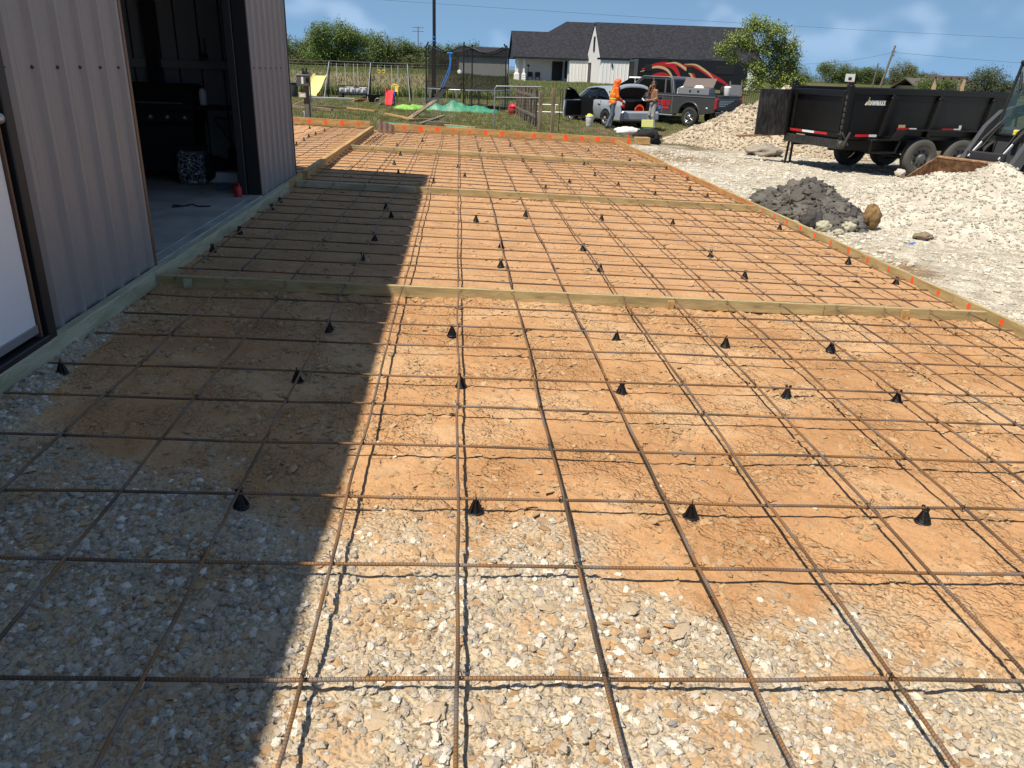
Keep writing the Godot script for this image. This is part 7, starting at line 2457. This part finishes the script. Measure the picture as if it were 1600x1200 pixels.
	b = MB.new(); b.bx(Vector3(4.15, 1.42, -0.16), Vector3(0.16, 0.3, 0.22), 0.05); part("door_mirror", b, M.black_plastic, t)
	b = MB.new(); b.bx(Vector3(3.1, 0.42, -0.05), Vector3(2.3, 0.06, 0.16), 0.02); part("side_step", b, M.galvanised, t)
	# tailgate, lamps, bumper
	b = MB.new(); b.bx(Vector3(-0.01, 0.97, w * 0.5), Vector3(0.07, 0.58, w - 0.36), 0.012); var tg := part("tailgate", b, pa, t)
	b = MB.new(); b.bx(Vector3(-0.055, 1.13, w * 0.5), Vector3(0.02, 0.02, w - 0.4)); part("tailgate_trim", b, M.grey_steel, tg)
	for z in [0.09, w - 0.09]:
		b = MB.new(); b.bx(Vector3(-0.01, 0.95, z), Vector3(0.09, 0.42, 0.16), 0.02); part("tail_lamp", b, M.tape_red, t)
	b = MB.new(); b.bx(Vector3(-0.12, 0.56, w * 0.5), Vector3(0.22, 0.18, w - 0.1), 0.03); part("bumper", b, M.dark_steel, t)
	b = MB.new(); b.bx(Vector3(0.35, 0.78, -0.006), Vector3(0.08, 0.05, 0.008)); part("badge", b, M.white_paint, t)
	words(t, "CONCRETE", Vector3(2.72, 0.90, -0.008), PI, 0.19, 1.15, M.tape_red)
	b = MB.new(); b.bx(Vector3(3.0, 0.70, -0.006), Vector3(0.75, 0.13, 0.006)); part("blue_band", b, M.blue_plastic, t)
	b = MB.new(); b.bx(Vector3(2.40, 0.70, -0.006), Vector3(0.32, 0.08, 0.006)); part("red_band", b, M.tape_red, t)
	for i in 4:   # four lines of small white print on the tailgate, too small to read in the photo
		b = MB.new()
		var x := 0.26
		var L: float = [1.05, 0.86, 0.6, 0.42][i]
		while x < 0.26 + L:
			var ww := 0.03 + 0.05 * absf(sin(x * 37.0 + i))
			b.bx(Vector3(-0.049, 1.06 - 0.065 * i, x + ww * 0.5), Vector3(0.006, 0.035, ww))
			x += ww + 0.016
		part("small_print", b, M.white_paint, tg)
	# toolbox across the bed with raised lid
	var tb := thing("truck_toolbox", "silver chequer-plate toolbox with its lid propped up on the pickup's bed rails", "toolbox", Vector3(10.30, -0.22, -32.6), deg_to_rad(130.0))
	b = MB.new(); b.bx(Vector3(1.15, 1.40, 0.32), Vector3(1.5, 0.25, 0.46), 0.01); part("box", b, M.grey_steel, tb)
	b = MB.new(); b.box(Transform3D(Basis(Vector3.RIGHT, 0.55), Vector3(1.10, 1.72, 0.42)), Vector3(1.5, 0.42, 0.03), 0.008); part("lid", b, M.worn_lid, tb)
	for x in [0.9, 1.3]:
		b = MB.new(); b.bx(Vector3(x, 1.40, 0.083), Vector3(0.09, 0.07, 0.015)); part("lock", b, M.black_steel, tb)
	b = MB.new(); b.tube([Vector3(1.95, 1.28, 0.15), Vector3(1.95, 1.45, 0.15), Vector3(1.80, 1.52, 0.15), Vector3(1.72, 1.56, 0.2)], 0.03, 6); part("stay", b, M.white_paint, tb)
	b = MB.new(); b.ball(Vector3(1.0, 1.53, 0.25), Vector3(0.26, 0.10, 0.12), 4, 0.5, 6, 9)
	var cl := MeshInstance3D.new()
	cl.name = numbered("white_cloth"); cl.mesh = b.mesh(M.white_paint); add_child(cl)
	cl.position = Vector3(10.30, -0.22, -32.6); cl.rotation.y = deg_to_rad(130.0)
	tag(cl, "white cloth heaped in the pickup's open toolbox", "cloth")
	var wc := thing("water_cooler", "round white water cooler standing in the rear of the pickup's bed", "cooler", Vector3(10.85, 1.06, -32.9))
	b = MB.new(); b.lathe(Transform3D.IDENTITY, [Vector2(0, 0), Vector2(0.12, 0), Vector2(0.14, 0.30), Vector2(0.14, 0.33), Vector2(0.08, 0.36), Vector2(0, 0.36)], 16); part("jug", b, M.white_paint, wc)
	b = MB.new(); b.tube([Vector3(-0.14, 0.28, 0), Vector3(0, 0.45, 0), Vector3(0.14, 0.28, 0)], 0.014, 6); part("handle", b, M.black_plastic, wc)
	# white van roof behind
	var v := thing("white_suv", "white sport utility vehicle parked behind the sedan and the pickup", "car", Vector3(10.2, -0.02, -37.0), deg_to_rad(152.0))
	part("body", side_prism([Vector2(0.0, 0.4), Vector2(4.7, 0.4), Vector2(4.75, 0.8), Vector2(4.5, 1.0), Vector2(3.5, 1.08), Vector2(0.02, 1.08)], 0.0, 1.85), M.white_paint, v)
	part("cabin", side_prism([Vector2(0.05, 1.08), Vector2(0.25, 1.56), Vector2(2.6, 1.60), Vector2(3.55, 1.08)], 0.12, 1.73), M.car_glass, v)
	b = MB.new(); b.bx(Vector3(1.45, 1.62, 0.925), Vector3(2.5, 0.10, 1.55), 0.045); part("roof", b, M.white_paint, v)
	for z in [0.11, 1.74]:
		for x in [0.12, 1.2, 2.3]:
			b = MB.new(); b.bar(Vector3(x, 1.06, z), Vector3(x + 0.1, 1.60, z + (0.06 if z < 1 else -0.06)), 0.06, 0.10); part("pillar", b, M.white_paint, v)
	for x in [0.85, 3.8]:
		wheel(v, Vector3(x, 0.36, -0.01), 0.36, 0.22, -1.0, M.grey_steel, 6)
		wheel(v, Vector3(x, 0.36, 1.86), 0.36, 0.22, 1.0, M.grey_steel, 6)

# ---------------------------------------------------------------- people: one skin meshed from tapered bones
func figure(bones: Array, cell: float, k: float) -> MB:
	var lo := Vector3(1e9, 1e9, 1e9)
	var hi := -lo
	for q in bones:
		for e in [0, 1]:
			var r: Vector3 = Vector3.ONE * (q[2 + e] + 0.06)
			lo = lo.min(q[e] - r); hi = hi.max(q[e] + r)
	var nx := int((hi.x - lo.x) / cell) + 2
	var ny := int((hi.y - lo.y) / cell) + 2
	var nzz := int((hi.z - lo.z) / cell) + 2
	var d := PackedFloat32Array(); d.resize(nx * ny * nzz); d.fill(1.0)
	var own := PackedFloat32Array(); own.resize(d.size()); own.fill(1.0)
	var who := PackedInt32Array(); who.resize(d.size())
	for bi in bones.size():
		var q: Array = bones[bi]
		var a: Vector3 = q[0]
		var ab: Vector3 = q[1] - a
		var l2 := maxf(ab.length_squared(), 1e-9)
		var rm := maxf(q[2], q[3]) + 0.07
		var p0 := (a.min(q[1]) - Vector3.ONE * rm - lo) / cell
		var p1 := (a.max(q[1]) + Vector3.ONE * rm - lo) / cell
		for z in range(maxi(0, int(p0.z)), mini(nzz, int(p1.z) + 2)):
			for y in range(maxi(0, int(p0.y)), mini(ny, int(p1.y) + 2)):
				var base := (z * ny + y) * nx
				for x in range(maxi(0, int(p0.x)), mini(nx, int(p1.x) + 2)):
					var p := lo + Vector3(x, y, z) * cell
					var t := clampf((p - a).dot(ab) / l2, 0.0, 1.0)
					var di := p.distance_to(a + ab * t) - lerpf(q[2], q[3], t)
					var o := d[base + x]
					if di < own[base + x]:
						own[base + x] = di
						who[base + x] = bi
					var kk: float = q[5] if q.size() > 5 else k
					var h := maxf(kk - absf(o - di), 0.0) / kk
					d[base + x] = minf(o, di) - h * h * kk * 0.25
	var b := MB.new()
	var id := {}
	var acc := []
	for z in nzz - 1:
		for y in ny - 1:
			for x in nx - 1:
				var c := (z * ny + y) * nx + x
				var s := 0
				for m in 8:
					if d[c + (m & 1) + ((m >> 1) & 1) * nx + (m >> 2) * nx * ny] < 0.0:
						s += 1
				if s == 0 or s == 8:
					continue
				var sum := Vector3.ZERO
				var n := 0
				for e in [[0, 1], [2, 3], [4, 5], [6, 7], [0, 2], [1, 3], [4, 6], [5, 7], [0, 4], [1, 5], [2, 6], [3, 7]]:
					var m0: int = e[0]
					var m1: int = e[1]
					var v0 := d[c + (m0 & 1) + ((m0 >> 1) & 1) * nx + (m0 >> 2) * nx * ny]
					var v1 := d[c + (m1 & 1) + ((m1 >> 1) & 1) * nx + (m1 >> 2) * nx * ny]
					if (v0 < 0.0) != (v1 < 0.0):
						var t := v0 / (v0 - v1)
						sum += Vector3(m0 & 1, (m0 >> 1) & 1, m0 >> 2).lerp(Vector3(m1 & 1, (m1 >> 1) & 1, m1 >> 2), t)
						n += 1
				id[c] = b.v.size()
				b.v.append(lo + (Vector3(x, y, z) + sum / n) * cell)
				b.n.append(Vector3.ZERO); b.uv.append(Vector2.ZERO)
				b.c.append(bones[who[c]][4])
	var st := [1, nx, nx * ny]
	for c in id:
		for ax in 3:
			var q: int = c + st[ax]
			if q >= d.size() or (d[c] < 0.0) == (d[q] < 0.0):
				continue
			var s1: int = st[(ax + 1) % 3]
			var s2: int = st[(ax + 2) % 3]
			if not (id.has(c - s1) and id.has(c - s2) and id.has(c - s1 - s2)):
				continue
			var f := [id[c], id[c - s1], id[c - s1 - s2], id[c - s2]]
			if d[c] < 0.0:
				f.reverse()
			for t in [[0, 1, 2], [0, 2, 3]]:
				var pa := b.v[f[t[0]]]
				var nn := (b.v[f[t[2]]] - pa).cross(b.v[f[t[1]]] - pa)
				for w in t:
					b.n[f[w]] += nn
					b.ix.append(f[w])
	for i in b.n.size():
		b.n[i] = b.n[i].normalized()
	return b

func join(a: MB, o: MB) -> void:
	var k := a.v.size()
	a.v.append_array(o.v); a.n.append_array(o.n); a.uv.append_array(o.uv); a.c.append_array(o.c)
	for i in o.ix:
		a.ix.append(i + k)

# wrist, direction of the fingers, direction the palm looks, curl in radians
func hand(w: Vector3, dir: Vector3, palm: Vector3, curl: float, col: Color, thumb_side: float) -> Array:
	dir = dir.normalized()
	palm = (palm - dir * palm.dot(dir)).normalized()
	var side := dir.cross(palm) * thumb_side
	var out := [[w, w + dir * 0.085, 0.026, 0.030, col], [w + dir * 0.03 + side * 0.018, w + dir * 0.085 + side * 0.026, 0.019, 0.017, col], [w + dir * 0.03 - side * 0.018, w + dir * 0.08 - side * 0.026, 0.019, 0.016, col]]
	for i in 4:
		var p := w + dir * 0.085 + side * (0.030 - 0.020 * i)
		var L: float = [0.040, 0.046, 0.042, 0.032][i]
		var a := 0.0
		for j in 3:
			a += curl * 0.5
			var e: Vector3 = p + (dir * cos(a) + palm * sin(a)) * L * [1.0, 0.7, 0.55][j]
			out.append([p, e, 0.0095 - 0.001 * j, 0.0085 - 0.001 * j, col, 0.008])
			p = e
	var tp := w + dir * 0.025 + side * 0.024
	var t1 := tp + (side * 0.8 + dir * 0.7 + palm * 0.3).normalized() * 0.042
	out.append([tp, t1, 0.014, 0.011, col, 0.012])
	out.append([t1, t1 + (dir * 0.9 + palm * 0.5 - side * 0.1).normalized() * 0.032, 0.011, 0.009, col, 0.01])
	return out

func head_bones(c: Vector3, fwd: Vector3, up: Vector3, skin: Color, hair: Color, bare := true) -> Array:
	fwd = fwd.normalized()
	up = (up - fwd * up.dot(fwd)).normalized()
	var rt := fwd.cross(up)
	var out := [[c - fwd * 0.015 + up * 0.03, c - fwd * 0.02 + up * 0.045, 0.088, 0.086, skin], [c + fwd * 0.035 - up * 0.02, c + fwd * 0.045 - up * 0.065, 0.062, 0.048, skin], [c + fwd * 0.05 - up * 0.085, c + fwd * 0.055 - up * 0.095, 0.034, 0.028, skin],
		[c + fwd * 0.088 + up * 0.02, c + fwd * 0.108 - up * 0.018, 0.010, 0.015, skin, 0.012], [c + fwd * 0.092 - up * 0.05 - rt * 0.016, c + fwd * 0.092 - up * 0.05 + rt * 0.016, 0.009, 0.009, skin * 0.75, 0.008]]
	for s in [-1.0, 1.0]:
		out.append([c + fwd * 0.082 + up * 0.018 + rt * 0.032 * s, c + fwd * 0.084 + up * 0.018 + rt * 0.034 * s, 0.013, 0.013, Color(0.03, 0.025, 0.02), 0.006])
		out.append([c + fwd * 0.082 + up * 0.036 + rt * 0.022 * s, c + fwd * 0.078 + up * 0.036 + rt * 0.046 * s, 0.009, 0.008, hair, 0.006])
		out.append([c - fwd * 0.005 + up * 0.02 + rt * 0.09 * s, c - fwd * 0.012 - up * 0.022 + rt * 0.088 * s, 0.016, 0.011, skin, 0.01])
	if bare:
		out.append([c - fwd * 0.035 + up * 0.062, c - fwd * 0.045 + up * 0.05, 0.088, 0.088, hair])
		out.append([c + fwd * 0.03 + up * 0.085, c - fwd * 0.03 + up * 0.09, 0.055, 0.062, hair])
		out.append([c - fwd * 0.07 + up * 0.0, c - fwd * 0.075 - up * 0.04, 0.055, 0.04, hair])
	return out

func build_people() -> void:
	var skin := Color(0.34, 0.17, 0.095)
	var org := Color(0.85, 0.15, 0.02)
	var jean := Color(0.085, 0.115, 0.16)
	var boot := Color(0.05, 0.045, 0.04)
	# ---- worker in a hooded orange shirt, facing right toward the trunk, head bowed. local +x is the way the worker faces
	var t := thing("person", "worker in a hooded orange safety shirt and jeans, head bowed beside the silver car", "person", Vector3(5.66, -0.14, -30.05), deg_to_rad(8.0))
	var hipl := Vector3(0.0, 0.88, -0.095)
	var hipr := Vector3(0.0, 0.88, 0.095)
	var kl := Vector3(0.08, 0.48, -0.11)
	var kr := Vector3(-0.04, 0.47, 0.12)
	var al := Vector3(0.00, 0.09, -0.11)
	var ar := Vector3(-0.20, 0.10, 0.13)
	var b := figure([
		[hipl, kl, 0.098, 0.070, jean], [kl, al, 0.072, 0.060, jean], [hipr, kr, 0.098, 0.070, jean], [kr, ar, 0.072, 0.060, jean],
		[al + Vector3(-0.03, -0.045, 0), al + Vector3(0.15, -0.055, 0), 0.045, 0.035, boot], [al, al + Vector3(-0.02, -0.04, 0), 0.05, 0.05, boot], [ar + Vector3(-0.03, -0.055, 0), ar + Vector3(0.14, -0.065, 0.01), 0.045, 0.035, boot], [ar, ar + Vector3(-0.02, -0.05, 0), 0.05, 0.05, boot],
		[Vector3(0, 0.90, -0.07), Vector3(0, 0.90, 0.07), 0.125, 0.125, org], [Vector3(0.0, 0.92, 0), Vector3(0.03, 1.15, 0), 0.14, 0.145, org], [Vector3(0.03, 1.12, -0.05), Vector3(0.06, 1.32, -0.09), 0.13, 0.10, org], [Vector3(0.03, 1.12, 0.05), Vector3(0.06, 1.32, 0.09), 0.13, 0.10, org], [Vector3(0.07, 1.37, -0.17), Vector3(0.07, 1.37, 0.17), 0.065, 0.065, org],
		[Vector3(0.07, 1.37, 0.18), Vector3(0.10, 1.10, 0.24), 0.066, 0.052, org], [Vector3(0.10, 1.10, 0.24), Vector3(0.30, 0.97, 0.16), 0.052, 0.040, org],
		[Vector3(0.07, 1.37, -0.18), Vector3(0.10, 1.10, -0.24), 0.066, 0.052, org], [Vector3(0.10, 1.10, -0.24), Vector3(0.30, 0.98, -0.14), 0.052, 0.040, org],
		[Vector3(0.09, 1.40, 0), Vector3(0.14, 1.50, 0), 0.066, 0.06, org]], 0.018, 0.035)
	join(b, figure(hand(Vector3(0.33, 0.955, 0.15), Vector3(0.9, -0.35, -0.15), Vector3(0, -0.6, -1), 0.9, Color(0.6, 0.58, 0.55), 1.0), 0.008, 0.012))
	join(b, figure(hand(Vector3(0.33, 0.965, -0.13), Vector3(0.9, -0.3, 0.15), Vector3(0, -0.6, 1), 0.9, skin, -1.0), 0.008, 0.012))
	var hf := Vector3(0.8, -0.62, 0.1)
	join(b, figure(head_bones(Vector3(0.17, 1.565, 0), hf, Vector3(0.6, 0.8, 0), skin, Color(0.02, 0.016, 0.012), false), 0.009, 0.02))
	part("body", b, M.painted, t)
	var hd := figure([[Vector3(0.135, 1.60, 0), Vector3(0.12, 1.60, 0), 0.122, 0.118, org], [Vector3(0.10, 1.50, 0), Vector3(0.06, 1.42, 0), 0.105, 0.10, org], [Vector3(0.19, 1.66, -0.05), Vector3(0.19, 1.66, 0.05), 0.06, 0.06, org], [Vector3(0.21, 1.56, -0.085), Vector3(0.16, 1.47, -0.06), 0.035, 0.04, org], [Vector3(0.21, 1.56, 0.085), Vector3(0.16, 1.47, 0.06), 0.035, 0.04, org]], 0.012, 0.03)
	part("hood", hd, M.painted, t)
	var s := MB.new()
	for y in [1.02, 1.17]:
		var ring := PackedVector3Array()
		var r2 := PackedVector3Array()
		for i in 21:
			var a := TAU * i / 20.0
			var p := Vector3(0.02 + (y - 0.92) * 0.13 + cos(a) * 0.160, y, sin(a) * 0.188)
			ring.append(p); r2.append(p + Vector3(0, 0.045, 0))
		s.grid([ring, r2])
	for z in [-0.1, 0.1]:
		s.quad(Vector3(-0.085, 1.2, z - 0.03), Vector3(-0.085, 1.2, z + 0.03), Vector3(-0.03, 1.41, z + 0.03), Vector3(-0.03, 1.41, z - 0.03))
		s.quad(Vector3(0.19, 1.2, z - 0.03), Vector3(0.19, 1.2, z + 0.03), Vector3(0.145, 1.40, z + 0.03), Vector3(0.145, 1.40, z - 0.03))
	part("reflective_band", s, M.hi_vis, t)
	s = MB.new(); s.ball(Vector3(-0.14, 0.82, 0.09), Vector3(0.03, 0.07, 0.07), 2, 0.3, 6, 8); part("glove_in_pocket", s, M.tan, t)
	# ---- shirtless worker facing the trunk, one hand raised to the face
	var grey := Color(0.30, 0.31, 0.32)
	var sk := Color(0.30, 0.145, 0.08)
	var u := thing("person", "shirtless worker in pale grey trousers, one hand raised to the face", "person", Vector3(7.27, -0.16, -30.45), deg_to_rad(188.0))
	hipl = Vector3(-0.02, 0.87, 0.09)
	hipr = Vector3(-0.02, 0.87, -0.09)
	kl = Vector3(0.05, 0.47, 0.11)
	kr = Vector3(0.02, 0.47, -0.13)
	al = Vector3(0.05, 0.09, 0.15)
	ar = Vector3(-0.06, 0.09, -0.15)
	b = figure([
		[hipl, kl, 0.100, 0.074, grey], [kl, al, 0.076, 0.066, grey], [hipr, kr, 0.100, 0.074, grey], [kr, ar, 0.076, 0.066, grey],
		[al + Vector3(-0.03, -0.045, 0), al + Vector3(0.15, -0.055, 0), 0.045, 0.035, boot], [al, al + Vector3(-0.02, -0.04, 0), 0.05, 0.05, boot], [ar + Vector3(-0.03, -0.045, 0), ar + Vector3(0.15, -0.055, 0), 0.045, 0.035, boot], [ar, ar + Vector3(-0.02, -0.04, 0), 0.05, 0.05, boot],
		[Vector3(-0.02, 0.90, -0.065), Vector3(-0.02, 0.90, 0.065), 0.118, 0.118, grey], [Vector3(-0.02, 0.99, 0), Vector3(-0.03, 1.15, 0), 0.118, 0.125, sk], [Vector3(-0.03, 1.12, -0.05), Vector3(-0.02, 1.30, -0.085), 0.105, 0.095, sk], [Vector3(-0.03, 1.12, 0.05), Vector3(-0.02, 1.30, 0.085), 0.105, 0.095, sk], [Vector3(-0.02, 1.355, -0.16), Vector3(-0.02, 1.355, 0.16), 0.058, 0.058, sk],
		[Vector3(-0.02, 1.355, 0.17), Vector3(0.16, 1.17, 0.20), 0.055, 0.044, sk], [Vector3(0.16, 1.17, 0.20), Vector3(0.16, 1.42, 0.08), 0.043, 0.030, sk],
		[Vector3(-0.02, 1.355, -0.17), Vector3(-0.03, 1.08, -0.22), 0.055, 0.043, sk], [Vector3(-0.03, 1.08, -0.22), Vector3(0.22, 1.03, -0.17), 0.043, 0.030, sk],
		[Vector3(-0.01, 1.36, 0), Vector3(0.02, 1.48, 0), 0.055, 0.052, sk]], 0.017, 0.03)
	join(b, figure(hand(Vector3(0.16, 1.43, 0.075), Vector3(-0.15, 0.9, -0.25), Vector3(-1, 0, 0), 0.5, sk, 1.0), 0.008, 0.012))
	join(b, figure(hand(Vector3(0.24, 1.025, -0.165), Vector3(1, -0.05, 0.1), Vector3(0, -0.3, 1), 1.2, sk, -1.0), 0.008, 0.012))
	join(b, figure(head_bones(Vector3(0.04, 1.555, 0), Vector3(1, -0.22, 0.15), Vector3(0.2, 1, 0), sk, Color(0.012, 0.010, 0.010)), 0.009, 0.02))
	part("body", b, M.painted, u)
	s = MB.new(); s.lathe(Transform3D(Basis().scaled(Vector3(1, 1, 1.45)), Vector3(-0.02, 0.965, 0)), [Vector2(0.124, 0), Vector2(0.130, 0.004), Vector2(0.130, 0.036), Vector2(0.122, 0.04)], 20); part("belt", s, M.black_steel, u)

func _ready() -> void:
	setup_view()
	make_materials()
	build_ground()
	build_shed()
	build_house()
	build_slab()
	gravel()
	build_heaps()
	build_trees()
	build_grass()
	build_poles()
	build_yard()
	build_trailer()
	build_loader()
	build_car()
	build_truck()
	build_people()
